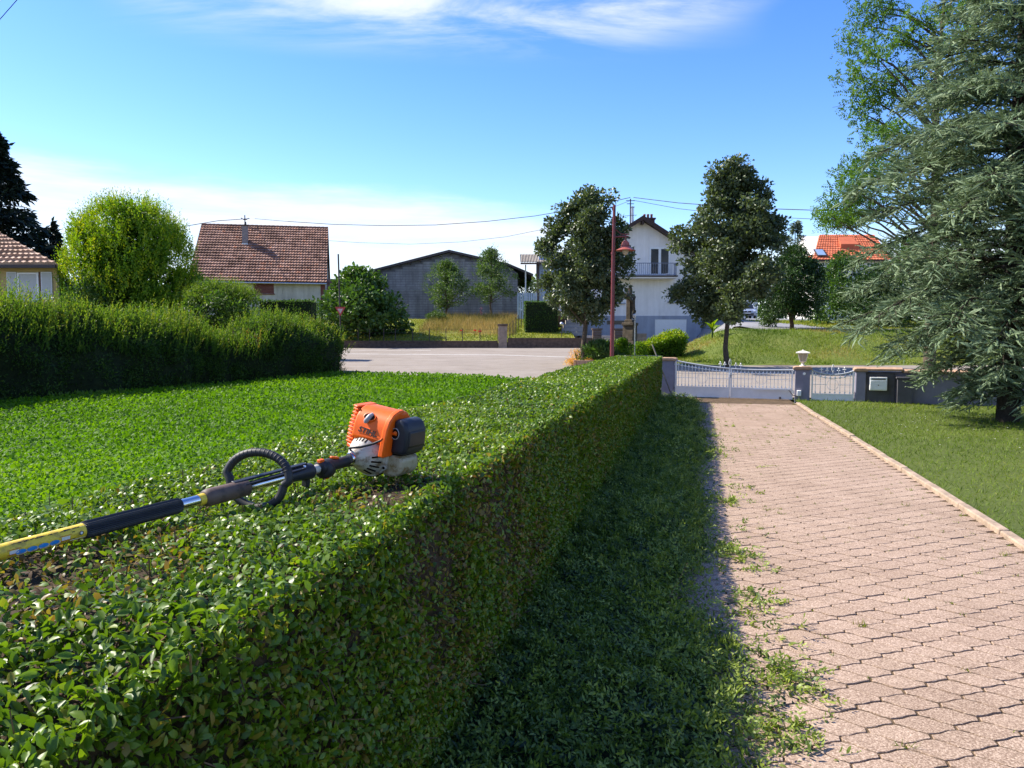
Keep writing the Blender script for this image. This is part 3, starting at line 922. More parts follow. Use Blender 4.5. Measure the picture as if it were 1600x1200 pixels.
# =================================================================== HEDGE TRIMMER
M['orange'] = mat('orange_plastic', (.80, .120, .008), .42, .28, var=.10, scale=30)
M['orange_dark'] = mat('worn_orange_plastic', (.60, .085, .012), .45, .5, var=.2, scale=30)
M['slate'] = mat('slate_plastic', (.016, .019, .028), .45, .35, var=.2, scale=20, bump=.15, bscale=300, bdist=.001)
M['black'] = mat('black_rubber', (.016, .016, .018), .55, .45, var=.2, scale=30, bump=.2, bscale=200, bdist=.001)
M['void'] = mat('dark_inside', (.012, .008, .006), .9, .1)


def dirty(name, a, b, dirt, rough=.55):
    t = NT(name)
    c = t.ramp(t.noise(14, 5, .6), [(.3, a), (.7, b)])
    f = t.ramp(t.noise(24, 6, .7), [(.48, (0, 0, 0)), (.62, (1, 1, 1))])
    t.bump(t.noise(90, 3), .12, .001)
    return t.set(rough, .4, 0, t.mix(f, c, dirt))


M['magnesium'] = dirty('dirty_grey_casting', (.46, .43, .37), (.60, .56, .48), (.20, .14, .075), .5)
M['tank'] = dirty('stained_tank_plastic', (.34, .30, .20), (.46, .39, .25), (.20, .12, .035), .4)
M['chrome'] = mat('bright_tube_metal', (.62, .62, .63), .22, .5, 1.0, var=.08)
M['sleeve'] = dirty('weathered_brown_sleeve', (.10, .062, .045), (.15, .098, .072), (.065, .045, .035), .6)
M['sticker'] = dirty('worn_yellow_sticker', (.72, .50, .035), (.80, .58, .05), (.42, .30, .05), .4)
M['blue'] = mat('blue_print', (.03, .27, .72), .4, .5, var=.1, scale=60)
M['white_tag'] = mat('white_print', (.72, .72, .70), .4, .5, var=.08, scale=60)
M['red'] = mat('red_print', (.50, .05, .02), .4, .5, var=.1, scale=60)
M['ink'] = mat('dark_lettering', (.018, .016, .018), .5, .4)

O_ = at(548, 719, 2.98); Lw = at(-12, 866, 1.84)
ex = Vector((.46, .89, 0)).normalized()
RZ = math.atan2(-ex.x, ex.y)
tr = thing('hedge_trimmer', 'orange and grey petrol hedge trimmer with loop handle lying on the trimmed hedge', 'hedge trimmer', O_, RZ)
Rm = Matrix.Rotation(RZ, 3, 'Z'); Ri = Rm.transposed()
Ll = Ri @ (Lw - O_)
AX = Ll.normalized(); SL = Ll.length


def sp(px):
    """local point of the shaft seen at photo column px"""
    lo, hi = -.2, 1.3
    for _ in range(40):
        m = (lo + hi) / 2; w = O_ + (Lw - O_) * m
        if CX + F_PX * w.x / w.y > px: lo = m
        else: hi = m
    return Ll * lo


SIDE = AX.cross(Vector((0, 0, 1))).normalized(); UPV = SIDE.cross(AX).normalized()
FRAME = Matrix((AX, SIDE, UPV)).transposed()


def along(mb, prof, n=20):
    """lathe between photo columns: prof of (column, radius)"""
    pts = [sp(p) for p, r in prof]
    return mb.tube(pts, [r for p, r in prof], n)


# shaft and sleeves
end = Ll * 1.22
b = MB(); b.tube([sp(500), end], [.0165, .0165], 20); b.build('shaft', M['chrome'], tr, True)
b = MB()
g0, g1 = sp(118), sp(275); nr = 28
for side in (0,):
    rings = []
    for k, (f, rr) in enumerate(((0, .018), (.012, .0232), (.03, .0246), (.5, .0240), (.965, .0238), (.988, .0222), (1, .0175))):
        c = g0.lerp(g1, f)
        rings.append([c + (SIDE * math.cos(2 * math.pi * q / (2 * nr)) + UPV * math.sin(2 * math.pi * q / (2 * nr))) * (rr - (.0018 if q % 2 else 0) * (0 < k < 6)) for q in range(2 * nr)])
    m2 = 2 * nr
    b.add([v for r_ in rings for v in r_], [(i * m2 + q, i * m2 + (q + 1) % m2, (i + 1) * m2 + (q + 1) % m2, (i + 1) * m2 + q) for i in range(len(rings) - 1) for q in range(m2)]
          + [tuple(range(m2)), tuple(range((len(rings) - 1) * m2, len(rings) * m2))])
b.build('foam_grip', M['black'], tr, False)
stk = along(MB(), [(119, .0200), (-40, .0200)]).build('sticker_sleeve', M['sticker'], tr, True)
stripe = MB()


def patch(mb, px, half, a0, a1, r, shape='oval', n=12):
    """a print wrapped on the tube round photo column px; angles from the camera-side up direction"""
    c = sp(px); vs = []
    cols = 14
    for i in range(cols + 1):
        f = -1 + 2 * i / cols
        w = math.sqrt(max(0, 1 - f * f)) if shape == 'oval' else 1
        for s_ in (-1, 1):
            a = R((a0 + a1) / 2 + s_ * (a1 - a0) / 2 * w)
            vs.append(c + AX * (half * f) + (SIDE * math.cos(a) + UPV * math.sin(a)) * r)
    mb.add(vs, [(2 * i, 2 * i + 1, 2 * i + 3, 2 * i + 2) for i in range(cols)])


# which way round the tube faces the camera
tocam = (Ri @ (Vector((0, 0, CAM_H)) - Lw)); CA = math.degrees(math.atan2(tocam.dot(UPV), tocam.dot(SIDE)))
white = MB(); blue = MB(); red = MB(); ink = MB()
for px in (13, 31, 49, 67):
    patch(white, px + 2, .0135, CA + 12, CA + 56, .0204)
    patch(blue, px, .0130, CA + 8, CA + 42, .0208)
patch(white, 105, .021, CA - 45, CA + 50, .0204, 'rect'); patch(ink, 110, .006, CA - 10, CA + 22, .0208); patch(white, 110, .0035, CA - 4, CA + 16, .0212)
patch(ink, 98, .004, CA - 20, CA + 38, .0208, 'rect')
patch(red, 85, .016, CA - 5, CA + 36, .0204, 'rect'); patch(white, 85, .011, CA + 3, CA + 28, .0208, 'rect')
patch(red, 2, .016, CA - 5, CA + 36, .0204, 'rect'); patch(white, 2, .011, CA + 3, CA + 28, .0208, 'rect')
for k in range(26):
    patch(ink, 2 + k * 4.2 + rng.uniform(-1, 1), .0035, CA - 48 + rng.uniform(-4, 4), CA - 42 + rng.uniform(-3, 6), .0207, 'rect')
white.build('white_print', M['white_tag'], stk); blue.build('blue_print', M['blue'], stk); red.build('red_print', M['red'], stk); ink.build('dark_print', M['ink'], stk)
along(MB(), [(384, .018), (380, .0275), (320, .0290), (314, .0255), (312, .019)]).build('brown_sleeve', M['sleeve'], tr, True)
along(MB(), [(312, .0185), (303, .0185)]).build('yellow_band', M['sticker'], tr, True)

# loop handle
lc = sp(394) + Vector((-.004, .01, .018))
e1 = Vector((.975, .22, 0)).normalized(); e2 = Vector((.02, .28, .96)).normalized()
pts = []
for k in range(49):
    a = 2 * math.pi * k / 48
    ca, sa = math.cos(a), math.sin(a)
    rx, rz = .116, .092
    sq = 1.0 if sa > 0 else .88
    pts.append(lc + e1 * (rx * ca * sq + (.018 if sa < 0 else 0) * -sa) + e2 * (rz * math.copysign(abs(sa) ** .9, sa)))
lh = MB().tube(pts, .0145, 10, cap=False).build('loop_handle', M['black'], tr, True)
rb = MB()
for k in range(4, 22):
    p = pts[k]; d = (pts[k + 1] - pts[k - 1]).normalized()
    rb.lathe([(-.0022, .0144), (-.0012, .0152), (.0012, .0152), (.0022, .0144)], p, d, 12)
rb.build('grip_ribs', M['black'], lh, True)
# straps and clamp that hold the loop
for dz, w, a0, a1, nm in ((.030, .007, 362, 478, 'strap'), (.022, .006, 374, 470, 'strap')):
    p0, p1 = sp(a0) + Vector((0, -.006, dz - .004)), sp(a1) + Vector((.0, -.01, dz))
    m_ = (p0 + p1) / 2; dd = p1 - p0
    Mx = Matrix((dd.normalized(), dd.normalized().cross(Vector((0, 0, 1))).normalized(), Vector((0, 0, 1)))).transposed()
    MB().box(m_ + Vector((.012 if dz < .025 else -.006, 0, 0)), (dd.length, .018, w), M=Mx).build(nm, M['slate'], tr, bevel=.002)
along(MB(), [(436, .0175), (440, .024), (458, .025), (476, .030), (482, .030), (485, .018)], 12).build('clamp', M['slate'], tr, False, bevel=.003)
cb = MB(); c = sp(478) + Vector((.0, -.005, -.032)); cb.box(c, (.020, .026, .05), M=FRAME); cb.build('clamp_foot', M['black'], tr, bevel=.004)
for s_ in (-1, 1):
    MB().lathe([(-.006, .005), (0, .006), (.004, .004)], sp(468) + SIDE * .012 * s_ + UPV * .027, UPV, 8).build('bolt', M['chrome'], tr)

# rear handle with trigger
hb_ = along(MB(), [(494, .017), (496, .027), (506, .030), (514, .028), (519, .0225), (530, .0215), (541, .0225), (546, .0245), (548, .017)]).build('rear_handle', M['black'], tr, True)
dsc = MB(); dc = sp(506) + Vector((0, 0, -.008)); dn = (Ri @ Vector((-.15, -1, .15))).normalized()
dsc.lathe([(-.024, .030), (-.018, .036), (.018, .036), (.026, .031), (.028, .02)], dc, dn, 20); dsc.build('trigger_housing', M['black'], tr, True)
MB().box(sp(497.5) + UPV * .028, (.024, .018, .013), M=FRAME).build('stop_switch', M['orange'], tr, bevel=.003)
tl = FRAME @ Matrix.Rotation(R(-14), 3, 'Y')
MB().box(sp(519) + UPV * .0275, (.042, .014, .009), M=tl).build('trigger_lock', M['orange'], tr, bevel=.003)
MB().box(sp(510) - UPV * .042 + SIDE * 0, (.020, .012, .016), M=FRAME).build('throttle_trigger', M['orange'], tr, bevel=.004)
along(MB(), [(484, .0167), (493, .0172)]).build('shaft_collar', M['magnesium'], tr, True)

# engine: local X across (to the right), Y back, Z up
cl = MB(); BK = Vector((0, 1, .04)).normalized()
cl.lathe([(-.020, .019), (-.012, .026), (.0, .030), (.012, .040), (.036, .058), (.060, .074), (.078, .083), (.086, .086)], (.018, -.005, .016), BK, 36)
clo = cl.build('clutch_housing', M['magnesium'], tr, True)
fl = MB(); fl.lathe([(.0, .087), (.004, .092), (.020, .092), (.024, .087)], (.020, .084, .018), BK, 40)
flo = fl.build('fan_housing', M['magnesium'], tr, True)
fr = MB(); fr.lathe([(.0, .092), (.004, .095), (.012, .095), (.016, .090)], (.020, .104, .018), BK, 40); fr.build('gasket_ring', M['black'], flo, True)
for ang in (12, 128, 205, 335):
    a = R(ang); c = Vector((.020 + .090 * math.cos(a), .094, .018 + .090 * math.sin(a)))
    lug = MB().lathe([(-.012, .010), (.012, .010)], c, BK, 12); lug.build('screw_lug', M['magnesium'], flo, True)
    MB().lathe([(-.016, .0055), (-.011, .0055)], c, BK, 8).build('screw', M['void'], flo)
for k in range(9):          # cooling slots round the cone, towards the camera
    a = R(-62 + k * 17 if k < 5 else 75 + (k - 5) * 13)
    rad = Vector((math.cos(a), 0, math.sin(a))); c0 = Vector((.018, -.005, .016)) + BK * .036 + rad * .0585; c1 = Vector((.018, -.005, .016)) + BK * .072 + rad * .0808
    dd = c1 - c0; Mx = Matrix((dd.normalized(), dd.normalized().cross(rad).normalized(), dd.normalized().cross(dd.normalized().cross(rad)).normalized())).transposed()
    MB().box((c0 + c1) / 2, (dd.length, .0062, .0035), M=Mx).build('cooling_slot', M['void'], clo)
MB().lathe([(-.030, .021), (-.024, .0235), (-.014, .0235), (-.010, .021)], (.018, -.005, .016), BK, 20).build('shaft_clamp', M['chrome'], tr, True)

side_prof = [(.042, .082), (.050, .135), (.062, .168), (.082, .192), (.115, .205), (.190, .200), (.225, .170), (.225, .055), (.10, .050)]
sh = MB().prism(side_prof, 0, -.048, .112)
sho = sh.build('engine_shroud', M['orange'], tr, True, bevel=.012, seg=3)
st_ = MB().prism([(.034, .030), (.046, .137), (.060, .172), (.084, .197), (.118, .210), (.150, .212), (.150, .20), (.115, .19), (.10, .03)], 0, .098, .124)
st_.build('shroud_rib', M['orange'], sho, True, bevel=.006)
gr_in = MB().prism([(.085, .045), (.095, .185), (.20, .185), (.20, .045)], 0, -.074, -.045); gr_in.build('muffler_cavity', M['void'], tr)
fin = None
for k in range(10):
    z = .048 + k * .0148
    yb = .060 + max(0, z - .13) * .25
    f = MB(); w = .052 - .0016 * k
    f.prism([(-.048, yb), (-.048 - w * .75, yb + .008), (-.048 - w, yb + .045), (-.048 - w, .20), (-.046, .20)], 2, z, z + .0082)
    f.build('grille_fin', M['orange'], sho, False, bevel=.002)
top = MB().prism([(-.050, .070), (-.082, .084), (-.086, .20), (-.050, .20)], 2, .192, .201); top.build('grille_top', M['orange'], sho, False, bevel=.004)
post = MB().tube([(-.060, .070, .045), (-.062, .083, .12), (-.058, .1, .195)], .0052, 8); post.build('grille_post', M['orange'], sho, True)
bot = MB().prism([(-.046, .050), (-.080, .066), (-.086, .20), (-.046, .20)], 2, .030, .046); bot.build('grille_base', M['orange_dark'], sho, False, bevel=.004)
# recess with the plug boot
fn = Vector((0, -.80, .60)).normalized()
rc = Vector((.022, .0625, .1705))
Mr = Matrix((Vector((1, 0, 0)), Vector((0, fn.z, -fn.y)), fn)).transposed()
MB().ball(rc, (.027, .016, .0035), 20, 6, Mr).build('plug_recess', M['void'], sho, True)
rim = [rc + Mr @ Vector((.0275 * math.cos(2 * math.pi * k / 24), .0165 * math.sin(2 * math.pi * k / 24), .0018)) for k in range(25)]
MB().tube(rim, .0022, 6, cap=False).build('recess_rim', M['orange'], sho, True)
M['greyplastic'] = mat('grey_plug_boot', (.30, .29, .31), .45, .5)
MB().tube([rc + Mr @ Vector((.008, .017, .001)), rc + Mr @ Vector((.002, .004, .004)), rc + Mr @ Vector((-.006, -.022, .003)), rc + Mr @ Vector((-.008, -.027, -.001))], [.007, .0105, .0105, .006], 12).build('plug_boot', M['greyplastic'], sho, True)
# lettering on the front of the shroud
tc_ = bpy.data.curves.new('lettering', 'FONT'); tc_.body = 'STIHL'; tc_.size = .0315; tc_.extrude = .0003; tc_.offset = .0009; tc_.shear = .22
tc_.align_x = 'CENTER'; tc_.align_y = 'CENTER'; tc_.space_character = 1.02
tmp = bpy.data.objects.new('lettering', tc_); COL.objects.link(tmp)
lme = bpy.data.meshes.new_from_object(tmp.evaluated_get(bpy.context.evaluated_depsgraph_get())); bpy.data.objects.remove(tmp)
lme.materials.clear(); lme.materials.append(M['ink'])
lo = bpy.data.objects.new('lettering', lme); link(lo, sho)
fn2 = Vector((0, -(.135 - .082), .008)).normalized()
zx = Matrix((Vector((1, 0, 0)), fn2.cross(Vector((1, 0, 0))), fn2)).transposed()
lo.matrix_basis = Matrix.Translation(Vector((.030, .0450, .116))) @ (zx @ Matrix.Rotation(R(-4), 3, 'Z')).to_4x4() @ Matrix.Diagonal((1.12, .95, 1, 1))
# plate behind the letters, faintly raised
MB().box((.030, .0475, .116), (.082, .0035, .026), M=zx @ Matrix.Rotation(R(90), 3, 'X')).build('letter_plate', M['orange'], sho, bevel=.001)
# air filter cover
fc = MB().prism([(.118, .040), (.122, .178), (.150, .186), (.176, .172), (.192, .145), (.194, .075), (.182, .045)], 1, .085, .220)
fco = fc.build('air_filter_cover', M['slate'], tr, True, bevel=.014, seg=3)
fb = MB().prism([(.189, .07), (.189, .145), (.198, .14), (.201, .085)], 1, .095, .205); fb.build('cover_panel', M['black'], fco, True, bevel=.005)
kc = Vector((.135, .0845, .125))
MB().ball(kc, (.018, .0035, .021), 20, 8).build('knob_recess', M['void'], fco, True)
MB().tube([kc + Vector((.0185 * math.cos(2 * math.pi * k / 24), -.001, .0215 * math.sin(2 * math.pi * k / 24))) for k in range(25)], .0020, 6, cap=False).build('recess_edge', M['greyplastic'], fco, True)
MB().box(kc + Vector((-.002, -.005, 0)), (.026, .008, .009)).ball(kc + Vector((.004, -.006, .004)), .008, 10, 6).build('choke_knob', M['orange'], fco, bevel=.002)
# fuel tank below
tk = MB().prism([(.085, -.052), (.070, -.02), (.078, .026), (.115, .036), (.160, .036), (.176, .02), (.174, -.025), (.152, -.050), (.12, -.056)], 1, .095, .215)
tk.build('fuel_tank', M['tank'], tr, True, bevel=.014, seg=3)
MB().lathe([(0, .020), (.006, .022), (.014, .020)], (.15, .10, -.012), (0, -1, .1), 16)
mid = MB().prism([(-.03, .03), (.12, .034), (.17, .040), (.17, .06), (-.04, .07)], 1, .10, .215); mid.build('engine_block', M['void'], tr)
cp = [sp(541) + UPV * .024, sp(546) + UPV * .034, Vector((.015, -.035, .058)), Vector((.05, -.012, .066)), Vector((.085, .018, .083)), Vector((.108, .028, .098)), Vector((.112, .036, .106))]
MB().tube(cp, [.0052, .0052, .0050, .0050, .0050, .0046, .004], 8).build('throttle_cable', M['black'], tr, True)
MB().tube([Vector((.104, .026, .092)), Vector((.1135, .033, .110))], [.0040, .0032], 8).build('cable_end', M['orange'], tr, True)

# the tool lies rolled a little to the right on its tank
tr.rotation_euler = (Matrix.Rotation(RZ, 3, 'Z') @ Matrix.Rotation(R(-9), 3, AX)).to_euler()

# =================================================================== GATE, PILLARS, GARDEN WALL
M['whitepaint'] = mat('white_gate_paint', (.82, .81, .79), .45, .5, var=.06, scale=5)
M['greypaint'] = mat('grey_rail_paint', (.42, .44, .47), .4, .5, var=.08, scale=5)
M['lilac'] = mat('lilac_grey_render', (.225, .215, .275), .9, .2, var=.10, scale=5, bump=.6, bscale=70, bdist=.006)
M['darkrender'] = mat('dark_grey_render', (.10, .095, .105), .9, .2, var=.15, scale=5, bump=.5, bscale=70, bdist=.006)
M['sandstone'] = mat('sandstone_coping', (.40, .255, .165), .85, .2, var=.2, scale=7, bump=.4, bscale=40, bdist=.006)
GP = [at(1053, 622, 19.95), at(1240, 629, 18.95)]
gA = Vector((GP[0].x, GP[0].y, 0)); gB = Vector((GP[1].x, GP[1].y, 0))
GD = (gB - gA).normalized(); GRZ = math.atan2(GD.y, GD.x); GW = (gB - gA).length


def gate_leaf(root, x0, x1, ztop, bars, panel_h, hinge_left, z0=.05):
    """one leaf in the gate's local frame: frame posts, curved top rail, bars with ball tops, sheet panel below"""
    w = x1 - x0
    lf = MB()
    for xx in (x0 + .018, x1 - .018): lf.span(xx - .018, xx + .018, -.018, .018, z0, ztop(xx) - .008)
    lf.span(x0 + .036, x1 - .036, -.015, .015, panel_h - .012, panel_h + .02)
    lf.span(x0 + .036, x1 - .036, -.015, .015, z0, z0 + .03)
    leaf = lf.build('gate_leaf', M['whitepaint'], root)
    MB().span(x0 + .036, x1 - .036, -.006, .006, z0 + .03, panel_h - .012).build('sheet_panel', M['whitepaint'], leaf)
    pts = [(x0 + (w) * k / 14, 0, ztop(x0 + w * k / 14)) for k in range(15)]
    MB().tube(pts, .021, 8).build('top_rail', M['greypaint'], leaf, True)
    pts2 = [(p[0], 0, p[2] - .09) for p in pts]
    MB().tube([q for q in pts2], .008, 6).build('second_rail', M['whitepaint'], leaf, True)
    for k in range(bars):
        xx = x0 + .036 + (w - .072) * (k + .5) / bars
        zt = ztop(xx) - .02
        bb = MB().tube([(xx, 0, panel_h + .02), (xx, 0, zt)], .0075, 6)
        bb.ball((xx, 0, zt - .065), (.026, .015, .028), 8, 5); bb.ball((xx, 0, panel_h + .05), (.020, .012, .02), 8, 5)
        bb.build('bar', M['whitepaint'], leaf, True)
    cx = (x0 + x1) / 2
    zc = panel_h + .24
    ring = [(cx + .13 * math.cos(2 * math.pi * k / 20), -.012, zc + .13 * math.sin(2 * math.pi * k / 20)) for k in range(21)]
    MB().tube(ring, .0045, 6, cap=False).build('ring_ornament', M['whitepaint'], leaf, True)
    for a, b_ in ((x0 + .04, cx - .13), (cx + .13, x1 - .04)):
        MB().tube([(a, -.010, zc), (b_, -.010, zc)], .006, 6).build('mid_rail', M['whitepaint'], leaf, True)
    return leaf


def finials(leaf, pts):
    for (x, z, s_) in pts:
        b = MB()
        if s_ > 1:      # the tall leaf-shaped one
            b.tube([(x, 0, z), (x, 0, z + .05)], .009, 6)
            for sg in (-1, 1):
                b.tube([(x, 0, z + .05), (x + sg * .028, 0, z + .10), (x + sg * .022, 0, z + .16), (x, 0, z + .23)], .008, 6)
        else:
            b.tube([(x, 0, z), (x, 0, z + .11)], .009, 6); b.ball((x, 0, z + .12), (.018, .014, .022), 8, 5)
            b.ball((x - .026, 0, z + .075), .016, 8, 5); b.ball((x + .026, 0, z + .075), .016, 8, 5)
        b.build('finial', M['whitepaint'], leaf, True)


gate = thing('driveway_gate', 'wide white double metal gate with curved grey top rail closing the driveway', 'gate', gA, GRZ)
zl = lambda x: 1.02 - .17 * math.sin(min(x / (GW * .55), 1) * math.pi / 2) - .0 * x
ztl = lambda x: .985 - .215 * (1 - (1 - min(max(x, 0) / (GW * .72), 1)) ** 2) + .03 * max(0, (x - GW * .72) / GW)
gm = GW * .480
l1 = gate_leaf(gate, .03, gm - .006, ztl, 15, .30, True); l2 = gate_leaf(gate, gm + .006, GW - .03, ztl, 16, .30, False)
finials(l1, [(gm - .25, ztl(gm - .25) + .02, 1), (gm - .14, ztl(gm - .14) + .02, 1), (gm - .012, ztl(gm) + .02, 2)])
finials(l2, [(gm + .13, ztl(gm + .13) + .02, 1), (gm + .25, ztl(gm + .25) + .02, 1)])
MB().box((gm, -.03, .62), (.03, .03, .12)).box((gm + .03, -.045, .64), (.09, .02, .02)).build('lock', M['greypaint'], l1, bevel=.003)
MB().span(GW - .95, GW - .08, -.07, -.045, .275, .315).build('opener_arm', M['whitepaint'], gate)
MB().box((GW + .12, -.10, .22), (.10, .12, .14)).build('opener_motor', M['whitepaint'], gate, bevel=.01)
MB().tube([(GW - .12, -.07, .29), (GW - .02, -.12, .16), (GW + .08, -.12, .17)], .012, 6).build('opener_link', M['darkrender'], gate, True)
MB().box((GW - .32, -.05, .085), (.05, .05, .06)).build('ground_stop', M['darkrender'], gate, bevel=.006)
for z in (.30, .86):
    MB().lathe([(0, .02), (.08, .02)], (.012, -.01, z), n=8).build('hinge', M['greypaint'], l1)
    MB().lathe([(0, .02), (.08, .02)], (GW - .012, -.01, z - .1), n=8).build('hinge', M['greypaint'], l2)


def gpt(d, off=0.0): return gA + GD * d + Vector((-GD.y, GD.x, 0)) * off


def pillar(d, w, dep, h, label, off=0.1):
    p = gpt(d, off)
    r = thing('gate_pillar', label, 'gate pillar', (p.x, p.y, 0), GRZ, 'rendered gate pillars')
    MB().span(-w / 2, w / 2, -dep / 2, dep / 2, -.1, h).build('pillar_body', M['lilac'], r, bevel=.012)
    c = MB().prism([(-w / 2 - .05, h), (w / 2 + .05, h), (w / 2 + .05, h + .05), (w / 2 - .02, h + .075), (-w / 2 + .02, h + .075), (-w / 2 - .05, h + .05)], 1, -dep / 2 - .05, dep / 2 + .05)
    c.build('cap_stone', M['sandstone'], r, bevel=.01)
    return r


p1 = pillar(-.17, .33, .33, .98, 'leftmost gate pillar with sandstone cap, at the end of the trimmed hedge')
p2 = pillar(GW + .19, .35, .35, .80, 'lilac grey gate pillar that carries the white lantern')
for q in (p2,):
    MB().lathe([(0, .035), (.015, .035), (.02, .02)], (.04, -.175, .70), (0, -1, 0), 12).build('photocell', M['whitepaint'], q)
PG0 = GW + .38; PG1 = PG0 + 1.0
pA = gpt(PG0)
pg = thing('garden_gate', 'narrow white single metal gate with dipped top rail next to the lantern pillar', 'gate', pA, GRZ)
zps = lambda x: .80 - .115 * (1 - ((x - .5) / .5) ** 2)
l3 = gate_leaf(pg, .02, .98, zps, 8, .20, True)
finials(l3, [(.24, zps(.24) + .02, 1), (.37, zps(.37) + .02, 1), (.5, zps(.5) + .02, 2), (.63, zps(.63) + .02, 1), (.76, zps(.76) + .02, 1)])
p3 = pillar(PG1 + .12, .22, .33, .78, 'slim lilac pillar between the narrow white gate and the dark garden wall')
# the wall
wl = gpt(PG1 + .24)
wall = thing('garden_wall', 'low dark grey rendered garden wall with sandstone coping behind the cedar', 'wall', (wl.x, wl.y, 0), GRZ)
MB().span(0, 9.5, .06, .28, -.1, .76).build('wall_body', M['lilac'], wall)
MB().span(0.0, .62, -.0, .055, -.05, .74).build('wall_panel', M['darkrender'], wall)
MB().span(.66, .98, -.17, .055, -.05, .62).build('buttress', M['darkrender'], wall, bevel=.01)
MB().span(.63, 1.01, -.20, .055, .622, .665).build('buttress_cap', M['darkrender'], wall, bevel=.008)
cop = None
cw = 1.05
xk = -.26
for k in range(9):
    hgt_ = .79 + (.035 if k == 0 else .0)
    c = MB().prism([(-.10, hgt_ - .03), (.36, hgt_ - .03), (.36, hgt_ + .02), (.13, hgt_ + .055), (-.10, hgt_ + .02)], 0, xk + .006, xk + cw - .006)
    c.build('coping_stone', M['sandstone'], wall, bevel=.008)
    xk += cw
lb = gpt(PG1 + .50, -.06)
box_ = thing('letter_box', 'white square letter box on the dark wall beside the narrow gate', 'letter box', (lb.x, lb.y, .33), GRZ)
MB().span(-.19, .19, -.06, .048, 0, .32).build('box_body', M['whitepaint'], box_, bevel=.012)
MB().span(-.175, .175, -.068, -.0615, .03, .235).build('box_door', M['whitepaint'], box_, bevel=.004)
MB().lathe([(0, .014), (.008, .012)], (0, -.068, .13), (0, -1, 0), 10).build('box_lock', M['darkrender'], box_)
MB().span(-.15, .15, -.0665, -.0615, .262, .285).build('letter_slot', M['void'], box_)
# lantern on the middle pillar
lp = gpt(GW + .19, .1)
lan = thing('pillar_lantern', 'white tapered lantern standing on the middle gate pillar', 'lantern', (lp.x, lp.y, .875), GRZ)
M['cream'] = mat('cream_lantern_paint', (.70, .66, .58), .5, .4, var=.06)
tg = NT('lantern_glass'); tg.set(.25, .5, 0, (.62, .50, .33)); tg.b.inputs['Transmission Weight'].default_value = .35; M['lglass'] = tg.m
MB().lathe([(0, .075), (.02, .075), (.035, .035), (.09, .025), (.10, .05), (.115, .055)], n=16).build('lantern_foot', M['cream'], lan, True)
s4 = lambda r_, z: [Vector((r_ * a, r_ * b, z)) for a, b in ((-1, -1), (1, -1), (1, 1), (-1, 1))]
gl = MB(); q0, q1 = s4(.060, .12), s4(.115, .32); gl.add(q0 + q1, [(0, 1, 5, 4), (1, 2, 6, 5), (2, 3, 7, 6), (3, 0, 4, 7), (3, 2, 1, 0), (4, 5, 6, 7)]); gl.build('lantern_glass', M['lglass'], lan)
fr_ = MB()
for a, b_ in zip(s4(.063, .115), s4(.118, .325)): fr_.tube([a, b_], .010, 6)
for q in (s4(.064, .117), s4(.119, .322)):
    for k in range(4): fr_.tube([q[k], q[(k + 1) % 4]], .010, 6)
for k in range(4):
    a0, a1 = (s4(.063, .115)[k] + s4(.063, .115)[(k + 1) % 4]) / 2, (s4(.118, .325)[k] + s4(.118, .325)[(k + 1) % 4]) / 2
    fr_.tube([a0, a1], .005, 5)
fr_.build('lantern_frame', M['cream'], lan)
rf = MB(); q0, q1, q2 = s4(.165, .325), s4(.16, .345), s4(.035, .385)
rf.add(q0 + q1 + q2, [(3, 2, 1, 0)] + [(k + 4 * j, (k + 1) % 4 + 4 * j, (k + 1) % 4 + 4 * j + 4, k + 4 * j + 4) for j in (0, 1) for k in range(4)] + [(8, 9, 10, 11)])
rf.ball((0, 0, .395), .018, 8, 6); rf.build('lantern_roof', M['cream'], lan)
# long handle leaning at the end of the hedge
a0 = at(1054, 622, 18.6); a0.z = .02; a1 = at(1019, 538, 18.95)
q = thing('leaning_pole', 'thin grey wooden tool handle leaning against the hedge end by the left pillar', 'pole', a0)
MB().tube([(0, 0, 0), a1 - a0], .0165, 8).build('handle', mat('grey_wood', (.26, .22, .18), .8, .2, var=.2, scale=20), q, True)
MB().tube([(-.02, -.02, .01), (.06, .02, .0)], .02, 8).build('foot', M['darkrender'], q)

